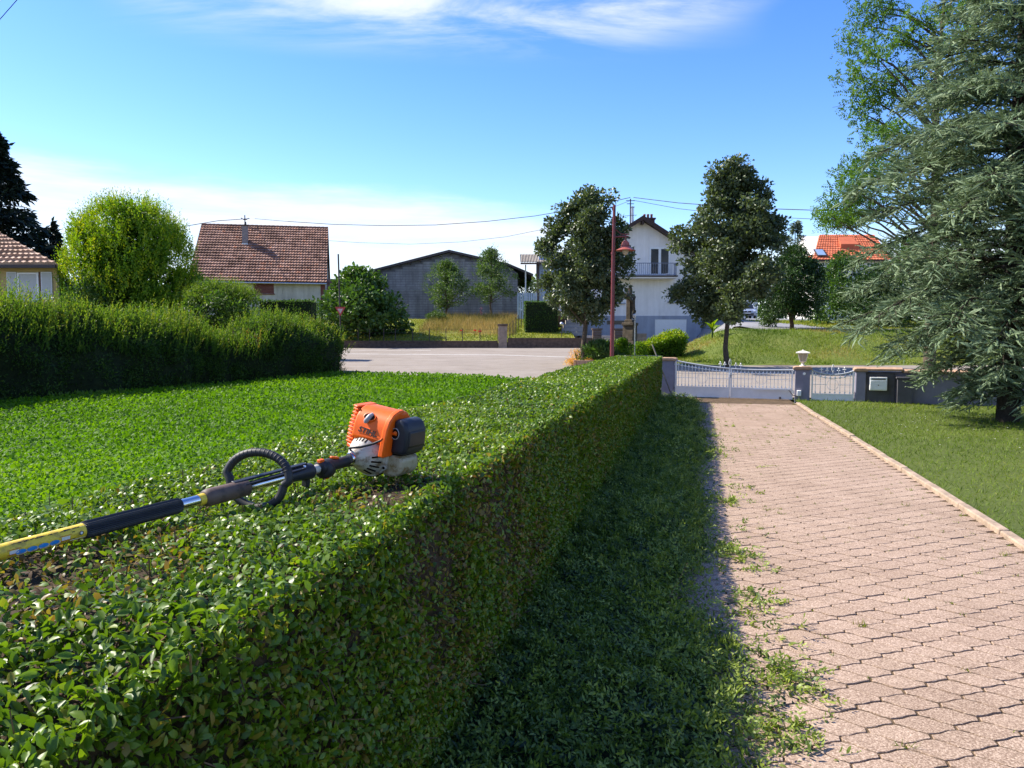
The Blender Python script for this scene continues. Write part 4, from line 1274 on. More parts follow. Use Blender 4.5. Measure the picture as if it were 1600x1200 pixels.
# =================================================================== TREES AND SHRUBS
def crown_leaves(base, H, z0, prof, nclump, per, L, wr, cr, tmpl='leaf2', bias=.45, up=.25, tint0=.45, flat=.75, lean=(0, 0), seed=0, lumps=.25, droop=0.0, nup=.5, lobes=0, cut=None):
    """clumps of leaves through the crown's volume; returns leaf arrays (local) and clump centres"""
    r = np.random.default_rng(100 + seed)
    t = r.random(nclump) ** .9
    az = r.uniform(0, 6.283, nclump)
    lump = 1 + lumps * SN(seed + 7, 1.6)(np.cos(az) * 1.6, np.sin(az) * 1.6, t * 4)
    rad = np.array([prof(q) for q in t]) * lump
    rr = rad * r.random(nclump) ** bias
    C = np.column_stack([rr * np.cos(az) + lean[0] * t, rr * np.sin(az) + lean[1] * t, z0 + (H - z0) * t])
    if lobes:
        # foliage gathers in uneven lobes on the main limbs
        gold = 2.399963
        lt = (np.arange(lobes) + r.uniform(0, .9, lobes)) / lobes; la = np.arange(lobes) * gold + r.normal(0, .35, lobes)
        lr = np.array([prof(q) for q in lt]); ld = lr * r.uniform(.45, .88, lobes); lsz = (.26 + .30 * lr / max(lr.max(), .1)) * r.uniform(.62, 1.15, lobes) * lr.max() * .62
        LC = np.column_stack([ld * np.cos(la) + lean[0] * lt, ld * np.sin(la) + lean[1] * lt, z0 + (H - z0) * (.03 + .94 * lt)])
        li = r.choice(lobes, nclump, p=lsz ** 2 / (lsz ** 2).sum())
        C = LC[li] + unit(r.normal(size=(nclump, 3))) * (r.random((nclump, 1)) ** .40) * lsz[li][:, None] * (1, 1, .85)
        kk_ = r.random(nclump) < .16
        C[kk_] = np.column_stack([rr * np.cos(az) * .55, rr * np.sin(az) * .55, z0 + (H - z0) * t * .92])[kk_]
        C[:, 2] = np.clip(C[:, 2], z0 + .1, H)
        if cut is not None:
            b_ = cut(C); C[b_] = C[~b_][r.integers(0, (~b_).sum(), b_.sum())] + r.normal(0, .15, (int(b_.sum()), 3))
    size = cr * r.uniform(.6, 1.25, nclump)
    n = nclump * per
    ci = np.repeat(np.arange(nclump), per)
    g = unit(r.normal(size=(n, 3))) * (r.random((n, 1)) ** .42) * (1, 1, flat) * size[ci][:, None]
    P = C[ci] + g
    d = unit(g + 1e-6)
    U = unit(d * .8 + r.normal(size=(n, 3)) * .7 + np.array((0, 0, up - droop)))
    Nn = unit(r.normal(size=(n, 3)) + d * .5 + np.array((0, 0, nup)))
    ct = r.normal(0, .10, nclump)[ci]
    tint = np.clip(tint0 + ct + r.normal(0, .15, n), 0, .93)
    Ls = L * r.uniform(.65, 1.3, n)
    return leaf_arrays(P, U, Nn, Ls, Ls * wr, tint, tmpl), C


def limbs_mesh(C, H, z0, tr_r, tr_top, nl=36, seed=0, lean=(0, 0), wob=.05, mb=None, base_z=-.15):
    r = np.random.default_rng(300 + seed); mb = mb or MB()
    pts = []; rad = []
    m = 9
    for k in range(m):
        f = k / (m - 1); z = base_z + (tr_top - base_z) * f
        tt = max(0, (z - z0) / max(H - z0, .1))
        pts.append(Vector((lean[0] * tt + r.normal(0, wob) * (f > .1), lean[1] * tt + r.normal(0, wob) * (f > .1), z)))
        rad.append(tr_r * (1.25 if k == 0 else 1 - .82 * f))
    mb.tube(pts, rad, 8)
    idx = r.permutation(len(C))[:nl]
    for i in idx:
        c = Vector(C[i]); zb = max(z0 * .92, c.z - (Vector((c.x, c.y, 0)).length) * r.uniform(.5, 1.0) - .1)
        zb = min(zb, tr_top * .95)
        f = (zb - base_z) / (tr_top - base_z); k = min(int(f * (m - 1)), m - 2); b = pts[k].lerp(pts[k + 1], f * (m - 1) - k)
        mid_ = b.lerp(c, .5) + Vector((r.normal(0, .06), r.normal(0, .06), .08))
        w = tr_r * .42 * (1 - .6 * f)
        mb.tube([b, mid_, c], [w, w * .6, w * .22], 5)
    return mb


def tree(name, label, cat, base, H, z0, prof, nclump, per, L, wr, cr, lm, bark, tr_r, seed=0, group=None, nl=36, top=.92, extra=None, **kw):
    r = thing(name, label, cat, base, 0, group)
    a, C = crown_leaves(base, H, z0, prof, nclump, per, L, wr, cr, seed=seed, **kw)
    sets = [a] + (extra(C) if extra else [])
    limbs_mesh(C, H, z0, tr_r, H * top, nl, seed, kw.get('lean', (0, 0))).build('trunk', bark, r, True)
    o = leaves('crown', sets, lm, r); o['kind'] = 'stuff'
    return r


# two street trees
pr1 = lambda t: 2.05 * (np.interp(t, [0, .08, .3, .55, .8, .93, 1], [.35, .80, 1.0, 1.0, .80, .48, .12]))
b1 = at(914, 571, 35.0)
tree('street_tree', 'dark leaved round crowned street tree by the flower bed, left of the white house gable', 'tree', (b1.x, b1.y, tz(b1.x, b1.y)), 7.85, 1.95, pr1, 440, 72, .16, .62, .36, M['maple'], M['bark'], .13, seed=1, group='dark leaved street trees', lean=(.05, 0), lobes=30)
pr2 = lambda t: 2.62 * (np.interp(t, [0, .06, .22, .42, .60, .78, .92, 1], [.40, .85, 1.0, .95, .80, .52, .30, .10]))
b2 = at(1137, 574, 33.2)
tree('street_tree', 'tall dark leaved street tree standing on the mound behind the driveway gate', 'tree', (b2.x, b2.y, tz(b2.x, b2.y)), 8.95, 2.05, pr2, 570, 72, .16, .62, .37, M['maple'], M['bark'], .12, seed=2, group='dark leaved street trees', lobes=44, lean=(.25, 0), cut=lambda C: (C[:, 0] > .15) & (C[:, 2] < 3.5 - .25 * C[:, 0]))
# bright rounded tree on the left
def shoots(Cn, H, z0, prof, n, Ls, seed, lm_tint=(.6, 1), L=.13, k=9, out=.35, spread=.10):
    r = np.random.default_rng(700 + seed)
    t = r.random(n) ** .6; az = r.uniform(0, 6.283, n)
    rad = np.array([prof(q) for q in t]) * (.80 + .25 * r.random(n))
    B = np.column_stack([rad * np.cos(az), rad * np.sin(az), z0 + (H - z0) * t])
    d = unit(np.column_stack([np.cos(az) * out, np.sin(az) * out, np.ones(n)]) + r.normal(0, .18, (n, 3)))
    LL = Ls * r.uniform(.5, 1.2, n)
    u = (np.arange(k) + .5) / k
    P = B[:, None] + d[:, None] * (u[None, :, None] * LL[:, None, None]) + r.normal(0, spread * .3, (n, k, 3))
    U = d[:, None] * .8 + r.normal(0, .5, (n, k, 3))
    tt = np.clip(r.uniform(*lm_tint, (n, 1)) + 0 * u[None], 0, 1)
    l_ = L * (1.15 - .6 * u)[None] * np.ones((n, 1))
    return leaf_arrays(P.reshape(-1, 3), U.reshape(-1, 3), r.normal(size=(n * k, 3)), l_.reshape(-1), l_.reshape(-1) * .34, tt.reshape(-1), 'leaf2')


b = at(206, 485, 41.0); bz = tz(b.x, b.y)
prL = lambda t: 3.05 * np.interp(t, [0, .12, .35, .62, .82, .94, 1], [.72, .90, 1.0, .95, .76, .50, .22])
HL = at(206, 326, 41).z - bz
tree('willow_tree', 'bright yellow green round bushy tree between the yellow house and the brown roofed house', 'tree', (b.x, b.y, bz), HL, 1.0, prL, 520, 80, .25, .36, .62, M['lime'], M['bark'], .22, seed=3,
     extra=lambda C: [shoots(C, HL, 1.0, lambda t: prL(t) * 1.06, 2300, 1.0, 3, (.48, .93), .19, 10, .22)], bias=.4, lobes=21, up=.4, tint0=.36, nl=30)
# lower shrub at its foot
def shrub(name, label, base, H, prof, nclump, per, L, wr, cr, lm, seed, cat='shrub', bark=None, z0=.12, group=None, **kw):
    return tree(name, label, cat, base, H, z0, prof, nclump, per, L, wr, cr, lm, bark or M['bark_dark'], .05, seed=seed, nl=14, top=.6, group=group, **kw)


dome = lambda R_: (lambda t: R_ * np.interp(t, [0, .15, .5, .8, 1], [.85, 1, .95, .65, .2]))
b = at(140, 480, 38.5); shrub('shrub', 'low green shrub at the foot of the bright rounded tree', (b.x, b.y, tz(b.x, b.y)), at(140, 436, 38.5).z - tz(b.x, b.y), dome(1.6), 110, 50, .15, .5, .5, M['fig'], 4)
# fig-like bush in front of the barn
b = at(572, 538, 56.0)
bfz = tz(b.x, b.y)
prF = lambda t: 3.1 * np.interp(t, [0, .15, .35, .6, .85, 1], [.95, 1.0, .95, .76, .45, .12])
tree('fig_bush', 'big broad leaved dark bush in front of the left end of the blue grey barn', 'bush', (b.x, b.y, bfz), at(572, 426, 56).z - bfz, .15, prF, 260, 60, .27, .72, .68, M['fig'], M['bark'], .12, seed=5, lean=(-.6, 0), lumps=.3, nl=26)
b = at(642, 505, 56.5)
# young trees before the barn
for k, (px, w, top, Y, lab) in enumerate(((697, 2.0, 413, 67.0, 'young bushy fruit tree in the middle of the barn wall'), (767, 1.75, 392, 68.0, 'slimmer young fruit tree at the right side of the barn wall'))):
    b = at(px, 496, Y); bz = tz(b.x, b.y)
    prY = (lambda w: (lambda t: w * np.interp(t, [0, .1, .35, .65, .88, 1], [.35, .85, 1.0, .78, .38, .08])))(w)
    H = at(px, top, Y).z - bz
    tree('fruit_tree', lab, 'tree', (b.x, b.y, bz), H, .9 if k == 0 else 1.5, prY, 120, 46, .20, .42, .46, M['fruit'], M['bark'], .10, seed=6 + k, group='young fruit trees', up=.6, lumps=.38, nl=34, bias=.6,
         extra=lambda C, H=H, prY=prY, k=k: [shoots(C, H, 1.5, prY, 160, .75, 16 + k, (.4, .8), .17, 8, .55)])
# dark conifer far left
def conifer(name, label, base, H, R_, n_b, lm, bark, seed, spray=.42, per=58, kw_w=.16, z0=.6, prof=None, droop=.25):
    r = np.random.default_rng(900 + seed)
    root = thing(name, label, 'tree', base)
    prof = prof or (lambda t: (1 - t) ** .75)
    t = r.random(n_b) ** 1.25; az = r.uniform(0, 6.283, n_b)
    ln = R_ * np.array([prof(q) for q in t]) * r.uniform(.72, 1.08, n_b) + .15
    z = z0 + (H - z0) * t
    u = r.random((n_b, per)) ** .62
    lat = r.normal(0, .14, (n_b, per)) * ln[:, None] * (.3 + .7 * u)
    ca, sa = np.cos(az)[:, None], np.sin(az)[:, None]
    X = ca * u * ln[:, None] - sa * lat; Y = sa * u * ln[:, None] + ca * lat
    Zb = z[:, None] + .16 * ln[:, None] * u - droop * ln[:, None] * u ** 2 + r.normal(0, .10, (n_b, per)) * (1 + .1 * ln[:, None])
    P = np.stack([X, Y, Zb], -1).reshape(-1, 3)
    n = len(P)
    D = np.stack([ca + 0 * u, sa + 0 * u, -.25 + 0 * u], -1).reshape(-1, 3)
    U = unit(D + r.normal(0, .45, (n, 3)))
    tint = np.clip(r.normal(.45, .2, n), 0, 1)
    Ls = spray * r.uniform(.6, 1.3, n)
    a = leaf_arrays(P, U, r.normal(size=(n, 3)) + np.array((0, 0, 1.0)), Ls, Ls * kw_w * 2.2, tint, 'leaf2')
    mb = MB(); mb.tube([(0, 0, -.2), (0, 0, H * .5), (0, 0, H * .97)], [H * .020, H * .012, .02], 8)
    for i in range(0, n_b, 4):
        mb.tube([(0, 0, z[i] - .1), (math.cos(az[i]) * ln[i] * .85, math.sin(az[i]) * ln[i] * .85, z[i] + .16 * ln[i] * .85 - droop * ln[i] * .72)], [.035, .010], 4)
    mb.build('trunk', bark, root, True)
    o = leaves('crown', [a], lm, root); o['kind'] = 'stuff'
    return root


b = at(-8, 470, 52); bz = tz(b.x, b.y)
conifer('dark_conifer', 'tall near black conifer rising behind the yellow house at the far left', (b.x, b.y, bz), at(0, 196, 52).z - bz, 4.0, 330, M['conifer'], M['bark_dark'], 1, .50, 74, .17, prof=lambda t: np.interp(t, [0, .35, .6, .8, .92, 1], [1.0, 1.0, .72, .38, .22, .03]))
b = at(82, 470, 56); bz = tz(b.x, b.y)
conifer('dark_conifer', 'smaller dark conifer showing between the yellow house roof and the bright tree', (b.x, b.y, bz), at(74, 350, 56).z - bz, 1.9, 120, M['conifer'], M['bark_dark'], 2, .45, 55, .17)
# yew-like dark tree right of the gate trees
b = at(1237, 524, 43.6); bz = tz(b.x, b.y)
prT = lambda t: 1.95 * np.interp(t, [0, .1, .35, .6, .8, 1], [.62, .95, 1.0, .82, .52, .1])
tree('yew_tree', 'dark green bushy evergreen tree with a short forked trunk on top of the grass mound', 'tree', (b.x, b.y, bz - .1), at(1237, 388, 43.6).z - bz, 1.0, prT, 240, 66, .21, .30, .50, M['yew'], mat('reddish_bark', (.10, .055, .035), .9, .2, var=.3, scale=12), .13, seed=9, nl=26, droop=.35, lumps=.25)
b = at(1240, 470, 62); bz = tz(b.x, b.y)
M['bluefir'] = leaf_mat('pale_fir_needles', [(0, (.09, .12, .10)), (.5, (.14, .18, .15)), (1, (.20, .25, .20))], .6, .3, .2)
conifer('fir_tree', 'pale thin topped fir showing above the dark evergreen on the mound', (b.x, b.y, bz), at(1240, 346, 62).z - bz, 2.2, 90, M['bluefir'], M['bark_dark'], 4, .36, 30, .12, prof=lambda t: 1 - t, droop=-.15)
# bushes behind the cedar
for k, (px, top, Y, R_, lab) in enumerate(((1315, 398, 50, 1.9, 'dark leafy bush below the red roof, left part'), (1372, 420, 47, 2.3, 'dark leafy bush behind the cedar branch tips'), (1430, 370, 52, 3.0, 'tall dark bush half hidden behind the cedar'), (1540, 400, 44, 3.0, 'bush deep behind the cedar at the right edge'))):
    b = at(px, 505, Y); bz = tz(b.x, b.y)
    shrub('dark_bush', lab, (b.x, b.y, bz), at(px, top, Y).z - bz, dome(R_), 170, 52, .19, .5, .62, M['yew' if k % 2 else 'fig'], 20 + k, cat='bush', group='dark bushes behind the cedar')
# acacia behind the cedar
b = at(1452, 560, 27.5); bz = tz(b.x, b.y)
HA = at(1450, -40, 27.5).z - bz


def acacia():
    root = thing('acacia_tree', 'tall light green feathery tree whose spreading top shows behind the blue green cedar', 'tree', (b.x, b.y, bz))
    r = np.random.default_rng(77); mb = MB(); Cs = []
    mb.tube([(0, 0, -.2), (.05, 0, HA * .4), (-.1, 0, HA * .7), (.1, 0, HA * .98)], [.22, .17, .11, .03], 8)
    spots = [(px, py) for px, py in ((1335, 120), (1350, 150), (1365, 85), (1350, 40), (1380, 20), (1400, 60), (1375, 130), (1345, 175), (1420, 110), (1440, 30), (1465, 80), (1480, 20), (1400, 150), (1338, 70), (1360, 8),
              (1430, 70), (1455, 130), (1500, 60), (1310, 320), (1298, 338), (1322, 290), (1335, 262), (1350, 300), (1365, 240), (1380, 280), (1320, 345), (1345, 335), (1375, 320), (1400, 250), (1390, 205), (1420, 215), (1370, 205), (1330, 310), (1355, 268), (1308, 342))]
    for px, py in spots:
        dY = r.normal(0, .9)
        c = at(px, py, 27.5 + dY) - Vector((b.x, b.y, bz)); Cs.append(c)
        zb = max(1.5, c.z - abs(c.x) * .55 - .4); st = Vector((0, 0, min(zb, HA * .92)))
        mid_ = st.lerp(c, .55) + Vector((0, 0, .25)); mb.tube([st, mid_, c], [.055, .035, .012], 5)
        for q in range(3):
            mb.tube([mid_.lerp(c, .3 * q), c + Vector(r.normal(0, .45, 3))], [.014, .006], 4)
    for _ in range(34):
        Cs.append(Vector((r.normal(1.5, 1.6), r.normal(0, 1.5), r.uniform(3, HA))))
    C = np.array([tuple(c) for c in Cs]); per = 330
    # feathery leaves: short rows of leaflets
    nst = len(C) * 95
    ci = np.repeat(np.arange(len(C)), 95); S = C[ci] + np.clip(r.normal(size=(nst, 3)), -1.7, 1.7) * (.40, .40, .20)
    d = unit(r.normal(size=(nst, 3)) + np.array((0, 0, -.35))); kk = 8
    u = (np.arange(kk) + .5) / kk
    P = (S[:, None] + d[:, None] * (u[None, :, None] * .26)).reshape(-1, 3)
    sd = unit(np.cross(d, r.normal(size=(nst, 3)))); sg = np.where(np.arange(kk) % 2, 1, -1)
    U = (sd[:, None] * sg[None, :, None] + .3 * d[:, None]).reshape(-1, 3)
    n = len(P)
    a = leaf_arrays(P, U, r.normal(size=(n, 3)) * .5 + np.array((0, 0, 1)), .105, .055, np.clip(np.repeat(r.normal(.5, .2, nst), kk), 0, 1), 'leaf2')
    mb.build('trunk', M['bark'], root, True)
    o = leaves('crown', [a], M['acacia'], root); o['kind'] = 'stuff'


acacia()


# ---------------------------------------------------------------- the cedar
def cedar():
    r = np.random.default_rng(5)
    tb = at(1575, 640, 14.2)
    root = thing('cedar_tree', 'large blue green cedar with layered drooping branches on the lawn at the right', 'tree', (tb.x, tb.y, 0))
    H = 11.5; wood = MB()
    wood.tube([(0, 0, -.2), (.03, 0, 2), (-.03, .05, 5), (.03, 0, 8), (0, 0, H)], [.21, .17, .13, .09, .03], 10)
    S, D, LN, TI = [], [], [], []
    nb = 185
    for i in range(nb):
        f = (i + r.uniform(-.4, .4)) / nb
        z = .42 + (H - .6) * max(f, 0) ** .98
        az = i * 2.399 + r.normal(0, .25)
        # longest in the lower middle, tapering to the top
        Lb = np.interp(z, [.4, 1.2, 1.8, 2.6, 3.8, 5.2, 6.1, 7.5, 9.0, 11.2], [1.0, 1.4, 2.3, 3.25, 3.0, 2.8, 2.0, 1.5, 1.2, .5]) * r.uniform(.78, 1.06)
        dirh = np.array((math.cos(az), math.sin(az), 0)); side = np.array((-dirh[1], dirh[0], 0))
        up0 = np.interp(z, [.5, 3, 8, 11], [.14, .20, .34, .7]) + r.normal(0, .05)
        dr = np.interp(z, [.4, 1.0, 2, 5, 11], [.34, .58, .42, .34, .2]) + r.normal(0, .05)
        bend = r.normal(0, .16)
        def pos(t): return np.array((0, 0, z)) + dirh * Lb * t + side * Lb * bend * t * t + np.array((0, 0, Lb * (up0 * t - dr * t * t)))
        wood.tube([pos(q) for q in (0, .25, .5, .75, .97)], [.045 * Lb / 3 + .008, .034 * Lb / 3, .024 * Lb / 3, .014 * Lb / 3, .006], 5)
        nsec = int(Lb / .080)
        back = dirh @ np.array((.3, .95, 0)) > .45       # away from the photo
        for j in range(nsec):
            t = .16 + .84 * (j + r.random() * .6) / nsec
            p = pos(t); sg = 1 if j % 2 else -1
            ls = (.95 * Lb / 3.0) * (1 - t) ** .6 * r.uniform(.6, 1.15) + .22
            tang = unit(pos(min(t + .02, 1.02)) - pos(t - .02))
            a = r.uniform(.6, 1.25)
            d2 = unit(tang * math.cos(a) + side * sg * math.sin(a) + np.array((0, 0, -.10 + r.normal(0, .30))))
            q_ = p + d2 * ls * .9 + np.array((0, 0, -.10 * ls))
            if ls > .35: wood.tube([p, q_], [.009, .004], 3, cap=False)
            m = max(3, int(ls / (.054 if not back else .10)))
            for k in range(m):
                tt = (k + .5 * r.random()) / m
                s2 = 1 if (k + j) % 2 else -1
                pp = p + d2 * ls * tt + np.array((0, 0, -.12 * ls * tt * tt))
                sd2 = np.cross(d2, (0, 0, 1)); sd2 = sd2 / (np.linalg.norm(sd2) + 1e-9)
                aa = r.uniform(.4, .95)
                d3 = d2 * math.cos(aa) + sd2 * s2 * math.sin(aa) + np.array((0, 0, r.normal(.06, .34)))
                S.append(pp); D.append(d3); LN.append(r.uniform(.15, .33) * (1.15 - .4 * tt)); TI.append(.42 + .14 * r.normal() + .18 * t)
        # leading tip
        for k in range(5):
            S.append(pos(.9 + .02 * k)); D.append(unit(pos(1.0) - pos(.92)) + r.normal(0, .25, 3)); LN.append(.2); TI.append(.62)
    S = np.array(S); D = unit(np.array(D)); LN = np.array(LN); TI = np.clip(np.array(TI), 0, 1)
    n = len(S); kk = 7
    body = [leaf_arrays(S, D, rr0, LN * 1.06, .027, np.clip(TI + r.normal(0, .08, n), 0, 1), 'leaf4') for rr0 in (r.normal(size=(n, 3)) + np.array((0, 0, .8)), r.normal(size=(n, 3)))]
    u = (np.arange(kk) + .3) / kk
    P = (S[:, None] + D[:, None] * (u[None, :, None] * LN[:, None, None])).reshape(-1, 3)
    rr = r.normal(size=(n * kk, 3)); Dk = np.repeat(D, kk, 0)
    rr = unit(rr - Dk * (rr * Dk).sum(1, keepdims=True))
    U = unit(rr + Dk * .75 + np.array((0, 0, .12)))
    nn = len(P)
    a = leaf_arrays(P, U, r.normal(size=(nn, 3)) + np.array((0, 0, .6)), np.tile(.042, nn), .0140, np.clip(np.repeat(TI, kk) + r.normal(0, .1, nn), 0, 1), 'blade')
    wood.build('trunk', M['bark_dark'], root, True)
    o = leaves('foliage', [a] + body, M['cedar'], root); o['kind'] = 'stuff'
    print('cedar shoots', n)


cedar()

# ---------------------------------------------------------------- wild hedge on the left
wb = np.array((-12.3, 18.5)); wd = np.array((5.3, 12.5)); WL = np.linalg.norm(wd); wd = wd / WL; wnrm = np.array((wd[1], -wd[0]))   # towards the drive


def whx(a, d, z):          # a along, d depth from the front face (positive away), height
    return np.stack([wb[0] + wd[0] * a - wnrm[0] * d, wb[1] + wd[1] * a - wnrm[1] * d, z], -1)


A0, A1 = -6.0, 14.2
def wh_h(a): return np.interp(a, [-6, 0, 2, 4.0, 5.6, 7.2, 9, 11, 13.4, 14.4], [2.55, 2.42, 2.32, 2.24, 2.02, 1.78, 1.84, 1.96, 1.94, 1.4]) + .26 * SN(71, 1.2)(a, 0) + .09 * SN(72, 4)(a, 0)
def wh_front(a, z): return .26 * SN(73, .9)(a, z) + .14 * SN(74, 2.5)(a, z) - .15 * np.sin(np.clip(z / 2.0, 0, 1) * 3.14) + .85 * np.clip((z / wh_h(a) - .62) / .38, 0, 1) ** 1.6


WD = 2.1
wh = thing('wild_hedge', 'tall overgrown dark hedge with sunlit shaggy tips along the left edge of the field', 'hedge', (wb[0], wb[1], 0))
wo_ = np.array((wb[0], wb[1], 0))
av = np.linspace(A0, A1 - .25, 90)
ringw = [(0, q) for q in np.linspace(0, 1, 8)] + [(q, 1) for q in np.linspace(0, 1, 6)[1:]] + [(1, q) for q in np.linspace(1, 0, 4)[1:]]
ringw = np.array(ringw)
Ag = np.repeat(av[:, None], len(ringw), 1); Zg = ringw[None, :, 1] * (wh_h(Ag) - .22)
Dg = .16 + (WD - .32) * ringw[None, :, 0] + wh_front(Ag, Zg) * (1 - ringw[None, :, 0])
i = np.arange(len(av) - 1)[:, None] * len(ringw) + np.arange(len(ringw) - 1)[None]
M['wildcore'] = ground_mat('hedge_inside', [(.35, (.006, .010, .004)), (.65, (.022, .034, .010))], 4, 30)
V = whx(Ag, Dg, Zg).reshape(-1, 3) - wo_
link(bpy.data.objects.new('branches', np_mesh('branches', V, np.stack([i, i + 1, i + len(ringw) + 1, i + len(ringw)], -1).reshape(-1, 4), M['wildcore'])), wh)
me = MB(); me.add([tuple(v) for v in V[-len(ringw):]], [tuple(range(len(ringw)))]); me.build('branches', M['wildcore'], wh)
n = 52000
a = rng.uniform(A0, A1, n); z = wh_h(a) * rng.random(n) ** .85
d = wh_front(a, z) + rng.random(n) ** 1.5 * .22
clump = SN(75, 4)(a, z) + .6 * SN(76, 9)(a, z)
k = rng.random(n) < np.clip(.75 + .5 * clump, .15, 1)
a, z, d, clump = a[k], z[k], d[k], clump[k]; d = d - .05 * clump; n = len(a)
P = whx(a, d, z) - wo_
U = unit(rng.normal(size=(n, 3)) * .6 + np.array((wnrm[0] * .35, wnrm[1] * .35, .55)))
L = .085 * rng.uniform(.6, 1.3, n)
s1_ = leaf_arrays(P, U, rng.normal(size=(n, 3)) + np.array((wnrm[0], wnrm[1], .5)), L, L * .42, np.clip(rng.normal(.33, .14, n) + .08 * clump, 0, .9), 'leaf2')
# shaggy upright shoots over the top and shoulder
n = 4300
a = rng.uniform(A0, A1, n); q = rng.random(n)
dd_ = rng.uniform(-.05, WD, n)
z0_ = wh_h(a) * np.where(dd_ < .85, .62 + .38 * np.clip(dd_ / .85, 0, 1) ** .62, 1) - .30
B = whx(a, dd_, z0_) - wo_
dv = unit(rng.normal(size=(n, 3)) * .22 + np.array((wnrm[0] * .25, wnrm[1] * .25, 1)) )
LL = rng.uniform(.30, .85, n) * (1 + .35 * SN(77, 2)(a, dd_)); kk = 13; u = (np.arange(kk) + .3) / kk
P = (B[:, None] + dv[:, None] * (u[None, :, None] * LL[:, None, None]) + rng.normal(0, .012, (n, kk, 3))).reshape(-1, 3)
Uo = (dv[:, None] * 1.2 + rng.normal(0, .36, (n, kk, 3))).reshape(-1, 3)
tt = np.clip(np.repeat(.55 + .14 * SN(78, 1.1)(a, dd_) + rng.normal(0, .17, n), kk) + np.tile(.26 * u, n), 0, .96)
red = (np.abs(a - 9.1) < .35) & (rng.random(n) < .30) & (dd_ < .8); tt = np.where(np.repeat(red, kk), .99, tt)
s2_ = leaf_arrays(P, Uo, rng.normal(size=(n * kk, 3)), np.tile(.105 * (1.1 - .5 * u), n), np.tile(.036 * (1.1 - .4 * u), n), tt, 'leaf2')
o = leaves('foliage', [s1_, s2_], M['wildhedge'], wh); o['kind'] = 'stuff'
# end face
n = 2600
z = wh_h(np.full(n, A1 - .5)) * rng.random(n); d = rng.uniform(0, WD, n); a = A1 - .3 + .25 * SN(79, 2)(d, z) + .5 * np.sin(np.clip(z / 2.2, 0, 1) * 2.2) - .25
P = whx(a, d, z) - wo_
o = leaves('end_foliage', [leaf_arrays(P, rdir(n, .4), rng.normal(size=(n, 3)) + np.array((wd[0], wd[1], .4)), .09, .04, np.clip(rng.normal(.36, .15, n), 0, .9), 'leaf2')], M['wildhedge'], wh); o['kind'] = 'stuff'
# hedge plants behind it
b = at(348, 495, 37); bz = tz(b.x, b.y); hgt = at(348, 450, 37).z - bz
prB = lambda t: 1.75 * np.interp(t, [0, .5, .8, 1], [1, 1, .95, .6])
shrub('bushy_shrub', 'rounded shrub with yellow green shaggy top, behind the overgrown hedge', (b.x, b.y, bz), hgt, prB, 220, 60, .16, .45, .5, M['wildhedge'], 31,
      extra=lambda C: [shoots(C, hgt, hgt * .75, lambda t: 1.7 * math.sqrt(max(0.05, 1 - t * t)), 900, .55, 33, (.72, .94), .10, 9, .2)], tint0=.45)


def clipped(name, label, x0, x1, y0, y1, z0, z1, lm, L, n, seed, tint0=.42, rz=0.0, cat='hedge'):
    """a clipped block of hedge"""
    r = np.random.default_rng(seed); cx, cy = (x0 + x1) / 2, (y0 + y1) / 2
    root = thing(name, label, cat, (cx, cy, z0), rz)
    a, b_, h = (x1 - x0) / 2, (y1 - y0) / 2, z1 - z0
    MB().span(-a + .06, a - .06, -b_ + .06, b_ - .06, -.3, h - .06).build('branches', M['wildcore'], root)
    areas = np.array([2 * a * h, 2 * b_ * h, 2 * b_ * h, 4 * a * b_, 2 * a * h]); pick = r.choice(5, n, p=areas / areas.sum())
    u, v = r.uniform(-1, 1, n), r.random(n); P = np.zeros((n, 3)); Nn = np.zeros((n, 3))
    for f, (sx, sy, sz, nx_, ny_, nz_) in enumerate(((u * a, -b_ + 0 * u, v * h, 0, -1, 0), (-a + 0 * u, u * b_, v * h, -1, 0, 0), (a + 0 * u, u * b_, v * h, 1, 0, 0), (u * a, (2 * v - 1) * b_, h + 0 * u, 0, 0, 1), (u * a, b_ + 0 * u, v * h, 0, 1, 0))):
        k = pick == f; P[k] = np.column_stack([sx, sy, sz])[k]; Nn[k] = (nx_, ny_, nz_)
    P = P - Nn * (r.random((n, 1)) * .06) + Nn * .035 * SN(seed, 3)(P[:, 0] + P[:, 1], P[:, 2])[:, None]
    Ls = L * r.uniform(.7, 1.3, n)
    a_ = leaf_arrays(P, r.normal(size=(n, 3)) + np.array((0, 0, .4)), Nn + r.normal(0, .6, (n, 3)), Ls, Ls * .5, np.clip(r.normal(tint0, .15, n), 0, .93), 'leaf2')
    o = leaves('foliage', [a_], lm, root); o['kind'] = 'stuff'
    return root


a_, b_ = at(410, 500, 39), at(492, 500, 39)
clipped('clipped_hedge', 'dark level clipped hedge in front of the brown roofed house wall', a_.x, b_.x, 38.4, 39.6, tz(-12, 39), at(450, 470, 39).z, M['wildhedge'], .10, 5000, 401, .40)
a_, b_ = at(820, 505, 57.5), at(872, 505, 57.5)
clipped('clipped_hedge', 'dark square clipped hedge block on the small lawn beside the blue shed', a_.x, b_.x, 57.5, 59.6, tz(2, 58) - .1, at(840, 471, 57.5).z, M['wildhedge'], .11, 4200, 402, .40)

